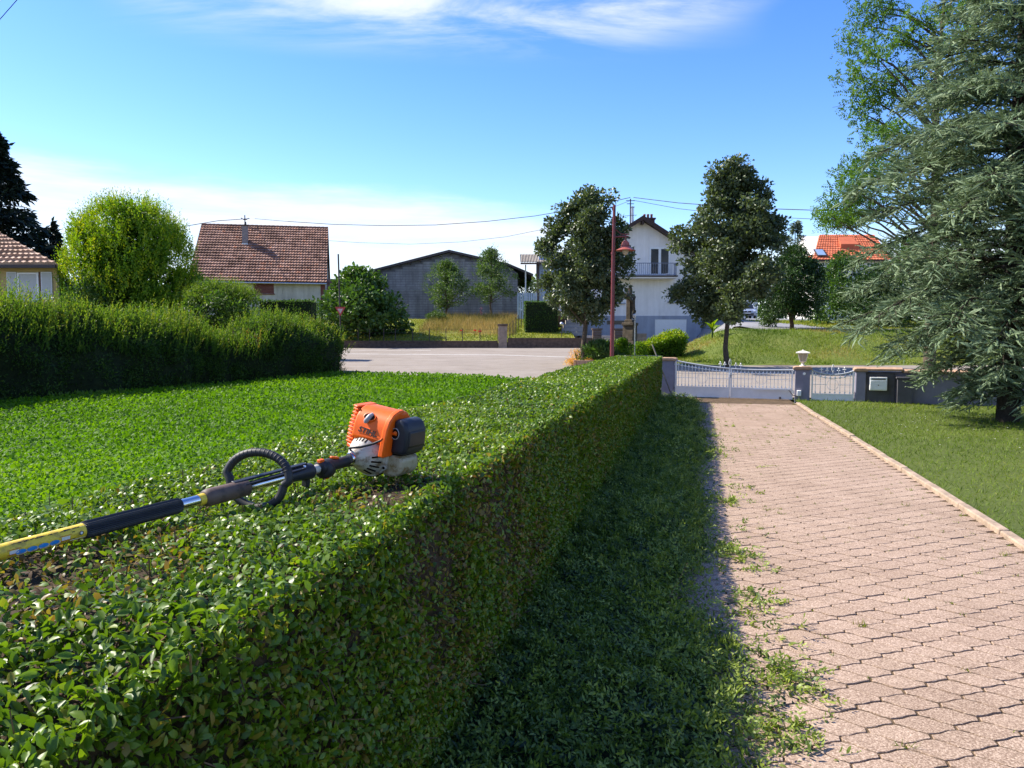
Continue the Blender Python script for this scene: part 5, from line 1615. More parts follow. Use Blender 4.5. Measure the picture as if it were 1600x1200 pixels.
# treeline far behind
n = 12000
ax_ = rng.uniform(-150, 160, n); hh = 6.5 + 2.2 * SN(81, .09)(ax_, 0) + 1.3 * SN(82, .4)(ax_, 0)
zz_ = tz(0, 150) + hh * rng.random(n) ** .8
P = np.column_stack([ax_, 165 + 3 * SN(83, .3)(ax_, zz_) + rng.normal(0, 1.5, n), zz_])
o = leaves('treeline', [leaf_arrays(P, rdir(n, .3), rdir(n), rng.uniform(.9, 1.9, n), .9, np.clip(rng.normal(.4, .2, n), 0, 1), 'leaf2')], M['fig'])
tag(o, 'far line of green trees along the horizon behind the village', 'trees', kind='stuff')

# garden grasses
def garden(n, x0, x1, y0, y1, mask, L, Wd, tintf, m, name, label, up=1.8):
    x, y = rng.uniform(x0, x1, n), rng.uniform(y0, y1, n); k = mask(x, y); x, y = x[k], y[k]
    return grass_patch(name, x, y, T(x, y), L * rng.uniform(.6, 1.3, len(x)), Wd, tintf(x, y), m, up, label, 'grass', 'blade')


pxx_ = lambda x, y: 800 + 1200 * x / y
garden(16000, -12, 4.4, 53.5, 66, lambda x, y: ~((pxx_(x, y) > 690) & (pxx_(x, y) < 800) & (y > 56.5)), .13, .05, lambda x, y: np.clip(.45 + .25 * SN(91, .5)(x, y) + rng.normal(0, .2, len(x)), 0, 1), M['yellowgrass'], 'garden_grass', 'sunny yellow green grass on the sloping garden before the barn')
garden(11000, -7, .4, 55.5, 67.5, lambda x, y: (pxx_(x, y) > 672 + 40 * SN(92, .6)(x, y)) & (pxx_(x, y) < 806) & (rng.random(len(x)) < np.clip((y - 55.5) / 6 + .4 * SN(98, .7)(x, y), .08, 1)), .62, .035, lambda x, y: np.clip(.50 + .3 * SN(97, .8)(x, y) + rng.normal(0, .25, len(x)), 0, 1), M['dry'], 'dry_grass', 'tall dry straw coloured grass in front of the barn', 2.6)
garden(36000, 7.2, 30, 34.8, 43, lambda x, y: (T(x, y) > .245) & (x / y < .72), .19, .024, lambda x, y: np.clip(.44 + .40 * np.exp(-((x - 9.3) / 1.3) ** 2) + .35 * np.exp(-((x - 16.5) / 1.4) ** 2) + .40 * SN(93, .6)(x, y) + .3 * SN(94, 1.5)(x, y) + rng.normal(0, .15, len(x)), 0, 1), M['grass'], 'mound_grass', 'uncut patchy grass covering the mound behind the gate', 1.7)
garden(9000, 18, 34, 43.2, 60, lambda x, y: y > 43.2 + .25 * (x - 18.5), .15, .05, lambda x, y: np.clip(.5 + .3 * SN(95, .5)(x, y) + rng.normal(0, .2, len(x)), 0, 1), M['yellowgrass'], 'upper_grass', 'bright yellow green grass on the lawn above the mound')

# =================================================================== BUILDINGS
def tile_roof(name, p00, p10, p11, p01, rows, cols, mat_, parent, lift=.035, wave=.03, tint=.2, off=(0, 0, 0)):
    """rows of roof tiles between eave corners p00-p10 and ridge corners p01-p11, each row lapping the one below"""
    p00, p10, p11, p01 = [np.array(p, float) - np.array(off) for p in (p00, p10, p11, p01)]
    nrm = np.cross(p10 - p00, p01 - p00); nrm = nrm / np.linalg.norm(nrm)
    if nrm[2] < 0: nrm = -nrm
    V, Fq, Tn = [], [], []
    m = cols * 4 + 1
    for r_ in range(rows):
        f0, f1 = r_ / rows, min((r_ + 1.08) / rows, 1.0)
        u = np.linspace(0, 1, m)
        wv = wave * np.cos(np.arange(m) * np.pi / 2)
        lo = (p00 + (p01 - p00) * f0)[None] * (1 - u)[:, None] + (p10 + (p11 - p10) * f0)[None] * u[:, None]
        hi = (p00 + (p01 - p00) * f1)[None] * (1 - u)[:, None] + (p10 + (p11 - p10) * f1)[None] * u[:, None]
        sag = rng.normal(0, .006, cols); sg = np.repeat(sag, 4); sg = np.append(sg, sg[-1])
        A = lo + nrm * (lift + wv * .5 + sg + wave * .5)[:, None]; B = lo + nrm * (.0 * wv)[:, None]; Cc = hi + nrm * (wv * .4 + .012)[:, None]
        b = len(V) and sum(len(v) for v in V)
        V.append(np.concatenate([B, A, Cc]))
        i = np.arange(m - 1)
        Fq.append(np.concatenate([np.stack([i, i + 1, i + m + 1, i + m], -1), np.stack([i + m, i + m + 1, i + 2 * m + 1, i + 2 * m], -1)]) + b)
        tt = rng.random(cols); t4 = np.repeat(tt, 4); t4 = np.append(t4, t4[-1]); Tn += [t4, t4, t4]
    me = np_mesh(name, np.concatenate(V), np.concatenate(Fq), mat_, {'tint': np.concatenate(Tn)})
    o = link(bpy.data.objects.new(name, me), parent); o['kind'] = 'stuff'; return o


def tile_mat(name, stops, st=(.30, .24, .22)):
    t = NT(name)
    c = t.ramp(t.attr('tint'), stops)
    a = t.ramp(t.noise(.9, 6, .68), [(.40, (1, 1, 1)), (.62, st)])
    c = t.mix(.75, c, a, 'MULTIPLY')
    return t.set(.85, .3, 0, c)


M['tile_brown'] = tile_mat('old_brown_tiles', [(0, (.25, .135, .095)), (.5, (.35, .195, .14)), (.88, (.42, .25, .185)), (1, (.44, .18, .10))])
M['tile_pale'] = tile_mat('faded_brown_tiles', [(0, (.33, .215, .155)), (.6, (.43, .285, .21)), (1, (.48, .33, .25))], (.7, .66, .64))
M['tile_red'] = tile_mat('orange_red_tiles', [(0, (.50, .13, .060)), (.6, (.58, .165, .080)), (1, (.64, .20, .10))], (.8, .75, .72))
M['oldwall'] = mat('old_cream_render', (.52, .49, .42), .9, .2, var=.12, scale=1.2, bump=.3, streak=.4)
M['yellowwall'] = mat('ochre_render', (.42, .32, .14), .9, .2, var=.08, scale=1.5, bump=.3)
M['whitewall'] = mat('white_render', (.78, .75, .73), .9, .2, var=.06, scale=1.2, bump=.3, bscale=30, bdist=.01, streak=.22)
M['plinth'] = mat('grey_blue_plinth', (.32, .35, .42), .9, .2, var=.08, scale=2, streak=.3)
M['maroon'] = mat('maroon_paint', (.16, .052, .042), .7, .3, var=.12, scale=6)
M['darkwood'] = mat('dark_roof_wood', (.050, .030, .026), .7, .3, var=.25, scale=6)
M['pvc'] = mat('white_frame', (.72, .72, .72), .45, .4, var=.04)
M['steel'] = mat('steel', (.50, .51, .53), .35, .5, .85, var=.1)
M['ironpost'] = mat('dark_iron', (.045, .035, .035), .6, .4)
tg = NT('window_glass'); tg.set(.08, .35, 0, (.018, .022, .03)); M['glass'] = tg.m
M['shutter'] = mat('white_shutter', (.62, .64, .66), .6, .3, var=.06)
M['rblind'] = mat('grey_roller_blind', (.44, .45, .44), .6, .3, var=.05)
M['brickwall'] = mat('dark_stone_wall', (.115, .082, .062), .9, .2, var=.35, scale=5, bump=.8, bscale=18, bdist=.02)


def window(parent, x0, x1, z0, z1, y, off=0, mullions=1, frame=.07, mat_f=None, sill=True):
    """frame proud of the wall at local y, with panes"""
    f = MB()
    mf = mat_f or M['pvc']
    f.span(x0, x0 + frame, y - .05, y + .03, z0, z1).span(x1 - frame, x1, y - .05, y + .03, z0, z1)
    f.span(x0 + frame, x1 - frame, y - .05, y + .03, z0, z0 + frame).span(x0 + frame, x1 - frame, y - .05, y + .03, z1 - frame, z1)
    for k in range(mullions):
        xm = x0 + (x1 - x0) * (k + 1) / (mullions + 1); f.span(xm - frame * .75, xm + frame * .75, y - .047, y + .03, z0 + frame, z1 - frame)
    w = f.build('window', mf, parent)
    for k in range(mullions + 1):
        a = x0 + frame * .9 + (x1 - x0 - frame * 1.8) * k / (mullions + 1); b_ = x0 + frame * .9 + (x1 - x0 - frame * 1.8) * (k + 1) / (mullions + 1)
        MB().span(a + .02, b_ - .02, y - .022, y + .01, z0 + frame * .9, z1 - frame * .9).build('pane', M['glass'], w)
    if sill: MB().span(x0 - .12, x1 + .12, y - .16, y - .0, z0 - .10, z0 - .015).build('sill', M['plinth'], w)
    return w


def hold(Y):      # column / row of the photo to x / z at depth Y
    return (lambda px: (px - CX) / F_PX * Y * 1.0), (lambda py: at(800, py, Y).z)


# ---- house with the brown roof
Y1 = 66.0; X_f, Z_f = hold(Y1)
hx0, hx1 = X_f(306), X_f(506); ze = Z_f(438); zr = Z_f(356); g0 = tz(-20, 68)
h1 = thing('farmhouse', 'old cream house with steep brown tiled roof, small chimney and maroon shutter', 'house', ((hx0 + hx1) / 2, Y1 + 0.2, g0), R(12))
ox, oz = (hx0 + hx1) / 2, g0; hw = (hx1 - hx0) / 2; dp = 6.8; zr = at(406, 356, Y1 + dp).z; he, hr = ze - oz, zr - oz
wm = MB().prism([(0, -.5), (0, he + .1), (dp, hr - .15), (2 * dp, he + .1), (2 * dp, -.5)], 0, -hw, hw); wm.build('wall', M['oldwall'], h1)
for sx in (-hw - .01, hw - .38): MB().span(sx, sx + .39, -.035, .05, -.4, he + .02).build('corner_strip', M['maroon'], h1)
ov = .40; sl = (hr - he) / dp
e0, e1_ = (-hw - .15, -ov, he - sl * ov + .18), (hw + .15, -ov, he - sl * ov + .18); r0, r1 = (-hw - .15, dp, hr + .12), (hw + .15, dp, hr + .12)
bk = MB(); 
for sgn in (1,):
    bk.add([e0, e1_, r1, r0, (e0[0], 2 * dp + ov, e0[2]), (e1_[0], 2 * dp + ov, e1_[2])], [(0, 1, 2, 3), (3, 2, 5, 4)])
    bk.add([(v[0], v[1], v[2] - .14) for v in (e0, e1_, r1, r0, (e0[0], 2 * dp + ov, e0[2]), (e1_[0], 2 * dp + ov, e1_[2]))], [(3, 2, 1, 0), (4, 5, 2, 3)])
rf1 = bk.build('roof', M['darkwood'], h1)
tile_roof('roof_tiles', e0, e1_, r1, r0, 21, 46, M['tile_brown'], rf1, .11, .05)
tile_roof('roof_tiles', (e1_[0], 2 * dp + ov, e1_[2]), (e0[0], 2 * dp + ov, e0[2]), r0, r1, 21, 46, M['tile_brown'], rf1, .07, .035)
rg = MB()
for k in range(30):
    x = -hw - .15 + (2 * hw + .3) * (k + .5) / 30; rg.tube([(x - .2, dp, hr + .12), (x + .21, dp, hr + .13)], [.13, .15], 8)
rg.build('ridge_tiles', M['tile_brown'], rf1)
for sx in (-hw - .19, hw + .15):
    MB().prism([(-ov, e0[2] - .20), (-ov, e0[2] + .05), (dp, hr + .20), (2 * dp + ov, e0[2] + .05), (2 * dp + ov, e0[2] - .20), (dp, hr - .06)], 0, sx, sx + .04).build('barge_board', M['darkwood'], rf1)
MB().tube([(-hw - .15, -ov - .08, he - sl * ov + .10), (hw + .15, -ov - .08, he - sl * ov + .07)], .075, 8).build('gutter', M['steel'], rf1, True)
# chimney on the front slope
cx_ = (388.5 - CX) / F_PX * (Y1 + 4) - ox + .75; czb, czt = at(388, 383, Y1 + 4.2).z - oz, at(388, 353, Y1 + 4.2).z - oz; cyb = (czb - he) / sl
ch = MB().span(cx_ - .24, cx_ + .24, cyb - .22, cyb + .30, czb - .5, czt); ch.build('chimney', mat('chimney_render', (.26, .22, .21), .9, .2, var=.2), rf1)
MB().span(cx_ - .29, cx_ + .29, cyb - .27, cyb + .35, czt + .002, czt + .08).build('chimney_cap', M['darkwood'], rf1)
MB().lathe([(0, .10), (.28, .08)], (cx_ + .05, cyb, czt + .08), n=10).build('chimney_pot', M['ironpost'], rf1)
MB().span(cx_ - .27, cx_ + .27, cyb - .30, cyb - .225, czb - .35, czb + .12).build('flashing', M['steel'], rf1)
# shuttered window and wall details
sh_ = MB(); wx0, wx1, wz0, wz1 = X_f(399) - ox, X_f(427) - ox, Z_f(457) - oz, Z_f(438.5) - oz
fw = MB().span(wx0 - .06, wx0, -.05, .03, wz0 - .08, wz1 - .12).span(wx1, wx1 + .06, -.05, .03, wz0 - .08, wz1 - .12).span(wx0 - .14, wx1 + .14, -.10, .03, wz0 - .16, wz0 - .082); shw = fw.build('window', M['maroon'], h1)
for k in range(7):
    z = wz0 - .05 + (wz1 - wz0 - .12) * k / 7; MB().span(wx0, wx1, -.035, .02, z, z + (wz1 - wz0) / 7 - .03).build('shutter_slat', M['maroon'], shw)
MB().span(X_f(441.5) - ox, X_f(442.3) - ox, -.06, .0, -.3, he - .1).build('downpipe', M['oldwall'], h1)
# lean-to on the right, deeper
ax0, ax1 = hw + .05, X_f(541) - ox
MB().span(ax0, ax1, 4.0, 8.0, -.4, Z_f(462) - oz).build('annex_wall', M['oldwall'], h1)
ra = MB(); q = [(ax0 - .1, 3.4, Z_f(463) - oz), (ax1 + .2, 3.4, Z_f(463) - oz), (ax1 + .2, 8.0, Z_f(424) - oz), (ax0 - .1, 8.0, Z_f(424) - oz)]
ra.add(q + [(v[0], v[1], v[2] - .12) for v in q], [(0, 1, 2, 3), (7, 6, 5, 4), (0, 4, 5, 1), (1, 5, 6, 2), (2, 6, 7, 3), (3, 7, 4, 0)]); rfa = ra.build('annex_roof', M['darkwood'], h1)
tile_roof('annex_tiles', q[0], q[1], q[2], q[3], 12, 9, M['tile_brown'], rfa, .07, .035)
mast = MB(); mx = (394 - CX) / F_PX * (Y1 + dp) - ox + 1.1; mast.tube([(mx, dp, hr), (mx, dp, at(394, 337, Y1 + dp).z - oz)], .05, 6)
mast.tube([(mx - .35, dp, at(394, 341.5, Y1 + dp).z - oz), (mx - .1, dp, at(394, 344, Y1 + dp).z - oz), (mx + .1, dp, at(394, 344, Y1 + dp).z - oz), (mx + .35, dp, at(394, 341.5, Y1 + dp).z - oz)], .04, 6); mast.build('wire_mast', M['ironpost'], h1)

# ---- yellow house at the far left
Y0 = 39.0; X_f, Z_f = hold(Y0)
g0 = tz(-26, 40)
yr = X_f(94); h0 = thing('bungalow', 'ochre yellow house with hipped faded brown tile roof and white shutters at the far left', 'house', (yr, Y0, g0)); oz = g0
zE = Z_f(416) - oz
MB().prism([(-14, 0), (0, 0), (-4.3, 7.5), (-14, 7.5)], 2, -.5, zE - .04).build('wall', M['yellowwall'], h0)
zR = zE + 4.7 * math.tan(R(27.5))
E0, E1, EB = (-14.4, -.55, zE), (.30, -.55, zE), (-4.6, 7.95, zE); RP0, RP1 = (-9.0, 4.5, zR), (-6.3, 4.5, zR)
ru = MB(); ru.add([E0, E1, RP1, RP0, EB, (-14.4, 7.95, zE)], [(0, 1, 2, 3), (1, 4, 2), (4, 5, 3, 2), (0, 3, 5)]); ru.add([(-14.4, -.55, zE - .02), (.30, -.55, zE - .02), (-4.6, 7.95, zE - .02), (-14.4, 7.95, zE - .02)], [(3, 2, 1, 0)])
rf0 = ru.build('roof', M['darkwood'], h0)
tile_roof('roof_tiles', E0, E1, RP1, RP0, 10, 42, M['tile_pale'], rf0, .16, .07)
MB().tube([E1, RP1], .10, 8).build('hip_tiles', M['tile_pale'], rf0, True)
MB().span(-14.4, .32, -.66, -.53, zE - .13, zE + .01).build('gutter', M['ironpost'], rf0)
for (a, b_, top, bot, blind) in ((X_f(33), X_f(66), 425, 470, True), (X_f(-60), X_f(-28), 425, 470, True)):
    wn_ = window(h0, a - yr, b_ - yr, Z_f(bot) - oz, Z_f(top + 1) - oz, -.01, mullions=0, frame=.09)
    if blind: MB().span(a - yr + .1, b_ - yr - .1, -.035, -.024, Z_f(bot) - oz + .1, Z_f(top + 1) - oz - .1).build('roller_blind', M['rblind'], wn_)
for k, (a, b_) in enumerate(((17, 32), (70, 87), (-78, -61), (-12, 4))):
    s_ = MB(); xa, xb, za, zb = X_f(a) - yr, X_f(b_) - yr, Z_f(468) - oz, Z_f(425) - oz
    s_.span(xa, xb, -.07, -.02, za, zb); so = s_.build('shutter', M['shutter'], h0)
    MB().span(xa + .05, xb - .05, -.077, -.071, za + .05, zb - .05).build('shutter_panel', M['rblind'], so)
MB().span(X_f(67) - yr, X_f(69.4) - yr, -.05, .0, Z_f(468) - oz, Z_f(425) - oz).build('window_jamb', mat('brown_jamb', (.12, .055, .035), .7), h0)

# ---- barn
Yb = 76.0; X_f, Z_f = hold(Yb); g0 = tz(-5, 76)
xl, xr_, xp = X_f(588), X_f(809), X_f(703)
bn = thing('barn', 'large windowless blue grey block barn with shallow gable roof behind the garden', 'barn', (xp, Yb, g0)); oz = g0
zl_, zp_, zr_ = Z_f(424) - oz, Z_f(395) - oz, Z_f(423) - oz
M['block'] = mat('blue_grey_blockwork', (.235, .235, .250), .9, .2, var=.28, scale=.7, bump=.3, bscale=12, bdist=.02, streak=.5)
M['block2'] = mat('blue_grey_mortar', (.11, .11, .125), .9, .2, var=.15, scale=2)
pb = [(xl - xp, -1.2), (xl - xp, zl_), (0, zp_), (xr_ - xp - 1.0, zr_ + .45), (xr_ - xp, zr_ - .25), (xr_ - xp, -1.2)]
MB().prism(pb, 1, 0, 22).build('wall', M['block2'], bn)


def barn_top(x):
    if x < 0: return zl_ + (zp_ - zl_) * (x - (xl - xp)) / (xp - xl)
    xx1 = xr_ - xp - 1.0
    if x < xx1: return zp_ + (zr_ + .45 - zp_) * x / xx1
    return zr_ + .45 + (x - xx1) / 1.0 * (-.70)


crs = MB(); bh = .245; nrow = int((zp_ + .6) / bh)
for k in range(nrow):
    z0 = -.6 + k * bh; z1 = z0 + bh - .03
    x = xl - xp + .01 - (.25 if k % 2 else 0)
    while x < xr_ - xp - .02:
        x2 = min(x + .98, xr_ - xp - .01); xs_ = max(x, xl - xp + .01)
        if z1 < min(barn_top(xs_), barn_top(x2)) - .10 and x2 - xs_ > .05:
            d = rng.uniform(.010, .028)
            crs.add([(xs_, -d, z0), (x2 - .02, -d, z0), (x2 - .02, -d, z1), (xs_, -d, z1), (xs_, .01, z1), (x2 - .02, .01, z1), (xs_, .01, z0), (x2 - .02, .01, z0)], [(0, 1, 2, 3), (3, 2, 5, 4), (1, 0, 6, 7)])
        x = x2
o = crs.build('wall_blocks', M['block'], bn); o['kind'] = 'stuff'
MB().span(xl - xp, X_f(745) - xp, -.05, .0, Z_f(453.5) - oz, Z_f(452.3) - oz).build('wall_band', mat('pale_band', (.24, .25, .27), .9), bn)
th = .22
rb_ = MB(); top_ = [(xl - xp - .5, zl_ - .12), (0, zp_ + .05), (xr_ - xp - 1.0, zr_ + .50), (xr_ - xp + 1.5, zr_ - .55)]
rb_.prism(top_ + [(a, b_ + th) for a, b_ in reversed(top_)], 1, -.35, 22.3); rb_.build('roof', mat('barn_roof_sheet', (.075, .066, .072), .8, .2, var=.2), bn)
for k in range(13):
    x = xl - xp + (xr_ - xl - 1.2) * (k + .5) / 13; MB().box((x, -.30, barn_top(x) - .11), (.14, .5, .14)).build('purlin', M['darkwood'], bn)
# ---- blue shed with corrugated roof
Ys = 72.0; X_f, Z_f = hold(Ys); g0 = tz(2, 72)
sx0 = X_f(838); sd = thing('blue_shed', 'pale blue clad shed with striped corrugated canopy roof between barn and tree', 'shed', (sx0, Ys, g0)); oz = g0
M['bluesheet'] = mat('pale_blue_sheet', (.26, .36, .54), .7, .3, var=.08, scale=2)
MB().span(.25, 5.6, .3, 8, -1, Z_f(398) - oz).build('wall', M['bluesheet'], sd)
cl_ = MB()
for k in range(18): cl_.span(.27 + k * .29, .27 + k * .29 + .20, .255, .298, -1, Z_f(400) - oz)
cl_.build('cladding_rib', M['bluesheet'], sd)
MB().span(-.02, .24, -.1, .4, -.8, Z_f(409) - oz).build('post', M['ironpost'], sd)
MB().span(X_f(822) - sx0 - .06, X_f(822) - sx0 + .06, 3.0, 3.12, -.5, Z_f(409) - oz).build('post', M['steel'], sd)
cr_ = MB(); na = 22; xa, xb = X_f(813) - sx0, X_f(866) - sx0
vs = []; za, zb = Z_f(410) - oz, Z_f(391) - oz
for k in range(na * 4 + 1):
    x = xa + (xb - xa) * k / (na * 4); w = .07 * math.cos(k * math.pi / 2)
    vs += [(x, -.6, za + w), (x, 3.4, zb + w), (x, 3.4, zb + w - .05), (x, -.6, za + w - .05)]
cr_.add(vs, [(4 * k, 4 * k + 4, 4 * k + 5, 4 * k + 1) for k in range(na * 4)] + [(4 * k + 3, 4 * k + 2, 4 * k + 6, 4 * k + 7) for k in range(na * 4)] + [(4 * k, 4 * k + 3, 4 * k + 7, 4 * k + 4) for k in range(na * 4)])
cr_.build('roof', mat('corrugated_roof', (.30, .27, .24), .8, .2, var=.3, scale=3), sd)
MB().span(xa, xb, -.58, -.50, za - .22, za - .09).build('roof_beam', M['darkwood'], sd)
fp = at(808, 490, 71); fence = thing('blue_fence', 'blue corrugated panel fence between the barn and the shed', 'fence', (fp.x, 71, tz(fp.x, 71)))
fx1 = X_f(839) - fp.x
for k in range(9):
    a = fx1 * k / 9; MB().span(a, a + fx1 / 9 - .035, 0, .05, -.8, at(808, 457.5, 71).z - tz(fp.x, 71)).build('fence_board', M['bluesheet'], fence)
MB().span(0, fx1, .055, .11, .3, .42).build('fence_rail', M['bluesheet'], fence)
b = at(826, 492, 84); shrub('shrub', 'bright green shrub glimpsed over the blue panel fence', (b.x, b.y, tz(b.x, b.y)), at(826, 434, 84).z - tz(b.x, b.y), dome(1.9), 90, 45, .24, .5, .6, M['lime'], 44)

# ---- white house
Y2 = 60.0; X_f, Z_f = hold(Y2); g0 = tz(10, 60)
xc = X_f(1000); h2 = thing('white_house', 'white two storey gable house with balcony, garage and dark brown roof edge', 'house', (xc, Y2, g0)); oz = g0
hw = 4.7; zap = Z_f(345) - oz; zev = zap - hw * .63; dp = 10.0
MB().prism([(-hw, -.5), (-hw, zev), (0, zap), (hw, zev), (hw, -.5)], 1, 0, dp).build('wall', M['whitewall'], h2)
rr_ = MB(); t_ = .26; e = .62
lo_ = [(-hw - e, zev - .63 * e + .02), (0, zap + .02), (hw + e, zev - .63 * e + .02)]
rr_.prism(lo_ + [(a, b_ + t_) for a, b_ in reversed(lo_)], 1, -.75, dp + .6); rf2 = rr_.build('roof', mat('dark_brown_eternit', (.055, .036, .033), .7, .3, var=.15), h2)
for sg in (-1, 1):
    pb_ = [(sg * (hw + e + .03), zev - .63 * e - .06), (sg * (hw + e + .03), zev - .63 * e + .26), (0, zap + .31), (0, zap - .03)]
    MB().prism(pb_, 1, -.80, -.755).build('barge_board', M['darkwood'], rf2)
    MB().box((sg * 2.95, -.38, zap - 2.95 * .63 - .16), (.16, .72, .22)).build('purlin_end', M['darkwood'], rf2)
MB().box((0, -.38, zap - .20), (.18, .72, .26)).build('purlin_end', M['darkwood'], rf2)
chx = X_f(1016) - xc; zt = Z_f(336) - oz
M['brickch'] = mat('dark_brick', (.075, .048, .050), .9, .2, var=.2, scale=8)
chm = MB().span(chx - .48, chx + .48, 1.4, 2.1, zap - 1.2, zt - .12).span(chx - .56, chx + .56, 1.32, 2.18, zt - .118, zt).build('chimney', M['brickch'], rf2)
M['pot'] = mat('terracotta_pot', (.22, .075, .05), .8, .3, var=.15)
for k in (-1, 0, 1): MB().lathe([(0, .11), (.16, .09), (.30, .11), (.33, .09)], (chx + k * .28, 1.75, zt), n=10).build('chimney_pot', M['pot'], rf2)
# upper balcony door
a, b_ = X_f(1012.5) - xc, X_f(1045) - xc
dr = window(h2, a, b_, Z_f(430.5) - oz, Z_f(386.5) - oz, -.01, mullions=1, frame=.13, sill=False)
# balcony
bx0, bx1 = X_f(955) - xc, X_f(1051) - xc; bz = Z_f(434) - oz
bal = MB().span(bx0, bx1, -1.25, .0, bz - .12, bz + .06).build('balcony', M['whitewall'], h2)
MB().span(bx0 - .04, bx1 + .04, -1.30, -1.252, bz - .02, bz + .10).build('balcony_edge', M['ironpost'], bal)
M['blueiron'] = mat('blue_grey_railing', (.13, .15, .21), .5, .4)
rl = MB(); zt_ = bz + 1.02
rl.tube([(bx0, -1.2, zt_), (bx1 - .02, -1.2, zt_), (bx1 - .02, -.02, zt_)], .028, 6); rl.tube([(bx0, -1.2, bz + .16), (bx1 - .02, -1.2, bz + .16), (bx1 - .02, -.02, bz + .16)], .020, 6)
rl.build('handrail', M['blueiron'], bal)
x = bx0 + .06
bar0 = MB().tube([(0, 0, bz + .16), (0, 0, zt_)], .014, 5).mesh('railing_bar', M['blueiron'])
while x < bx1 - .05:
    o = bpy.data.objects.new('railing_bar', bar0); o.location = (x, -1.2, 0); link(o, bal); x += .155
for k in range(6):
    o = bpy.data.objects.new('railing_bar', bar0); o.location = (bx1 - .02, -1.05 + k * .18, 0); link(o, bal)
MB().lathe([(0, .16), (.20, .20), (.22, .1)], (b_ - .3, -.9, bz + .06), n=12).build('plant_pot', M['whitewall'], bal)
# ground floor window, ledge, plinth, garage
window(h2, X_f(1044) - xc, X_f(1058) - xc, Z_f(471) - oz, Z_f(446) - oz, -.01, mullions=0, frame=.08)
window(h2, X_f(938) - xc, X_f(974) - xc, Z_f(473) - oz, Z_f(444) - oz, -.01, mullions=2, frame=.08)
zpl = Z_f(493.5) - oz; ga, gb, gzt = X_f(1022.5) - xc, X_f(1072) - xc, Z_f(499) - oz
MB().span(-hw - .04, ga, -.045, .0, -.4, zpl).build('plinth', M['plinth'], h2)
MB().span(gb, hw + .04, -.045, .0, -.4, zpl).build('plinth', M['plinth'], h2)
MB().span(ga, gb, -.045, .0, gzt, zpl).build('plinth', M['plinth'], h2)
gd = MB().span(ga + .02, gb - .02, -.020, .0, -.3, gzt - .004).build('garage_door', M['pvc'], h2)
for k in range(5): MB().span(ga + .05, gb - .05, -.032, -.022, -.2 + k * .45, -.2 + k * .45 + .41).build('door_panel', M['pvc'], gd)
MB().span(X_f(948) - xc, X_f(976) - xc, -.06, -.047, Z_f(507) - oz, Z_f(501) - oz).build('cellar_window', M['glass'], h2)
# steel flue and aerial mast on the roof
fl_ = MB().lathe([(0, .13), (1.9, .13), (1.92, .19), (1.98, .19), (2.02, .05)], (X_f(992.5) - xc, 2.2, zap - .55), n=12); fl_.build('flue', M['steel'], rf2, True)
mx = X_f(987.5) - xc; am = MB(); am.tube([(mx, 1.6, zap - .6), (mx, 1.6, Z_f(305) - oz)], .05, 6)
for z, w in ((308, .35), (313, .28)): am.tube([(mx - w, 1.6, Z_f(z) - oz), (mx + w, 1.6, Z_f(z) - oz)], .03, 5)
am.tube([(mx - .65, 1.6, Z_f(333) - oz), (mx + .5, 1.6, Z_f(331) - oz)], .018, 5)
for k in range(6): am.tube([(mx - .6 + k * .2, 1.4, Z_f(332.5) - oz), (mx - .6 + k * .2, 1.8, Z_f(332.5) - oz)], .012, 4)
am.build('aerial_mast', M['ironpost'], rf2)
# ---- red roofed house on the right
Y3 = 88.0; X_f, Z_f = hold(Y3); g0 = tz(38, 88)
xa3, xb3 = X_f(1264), X_f(1345)
h3 = thing('red_roof_house', 'white house with bright orange red tiled roof and small skylight behind the bushes', 'house', (xa3, Y3, g0)); oz = g0
zE3 = Z_f(403) - oz; zR3 = Z_f(359) - oz
L3 = X_f(1380) - xa3
MB().prism([(0, -1), (0, zE3), (4.4, zR3 - .2), (8.8, zE3), (8.8, -1)], 0, .5, L3).build('wall', M['whitewall'], h3)
q = [(.0, -.5, zE3 - .25), (L3 + .5, -.5, zE3 - .25), (L3 + .5, 4.4, zR3), (X_f(1300) - xa3, 4.4, zR3)]
r3 = MB(); r3.add(q + [(L3 + .5, 9.3, zE3 - .25), (0.0, 9.3, zE3 - .25)], [(0, 1, 2, 3), (3, 2, 4, 5), (0, 3, 5)]); rf3 = r3.build('roof', M['tile_red'], h3)
tile_roof('roof_tiles', *q, 14, 26, M['tile_red'], rf3, .06, .04)
MB().span(-.05, L3, -.62, -.50, zE3 - .42, zE3 - .27).build('gutter', M['darkwood'], rf3)
sk0 = np.array(q[0]) + (np.array(q[3]) - np.array(q[0])) * .22; dv3 = (np.array(q[3]) - np.array(q[0])); dv3 = np.array((0, 4.9, zR3 - zE3 + .25)); dv3 = dv3 / np.linalg.norm(dv3); 
b0 = np.array((X_f(1272) - xa3, -.5 + 4.9 * .10, zE3 - .25 + (zR3 - zE3 + .25) * .10)); nr3 = np.array((0, -dv3[2], dv3[1]))
c3 = b0 + np.array((.6, 0, 0)) + dv3 * .75 + nr3 * .14
Mx = Matrix(((1, 0, 0), tuple(dv3), tuple(nr3))).transposed()
MB().box(c3, (1.1, 1.5, .12), M=Mx).build('skylight', M['ironpost'], rf3); MB().box(c3 + nr3 * .075, (.9, 1.3, .03), M=Mx).build('skylight_pane', mat('sky_pane', (.25, .35, .5), .1, .8), rf3)
c4 = np.array((X_f(1330) - xa3, 2.6, zE3 + (zR3 - zE3) * .66)); dm = MB(); dm.prism([(c4[2] - .8, -1.1), (c4[2] + .55, 0), (c4[2] - .8, 1.1)], 0, 0, 1)
d2_ = MB(); x_ = c4[0]
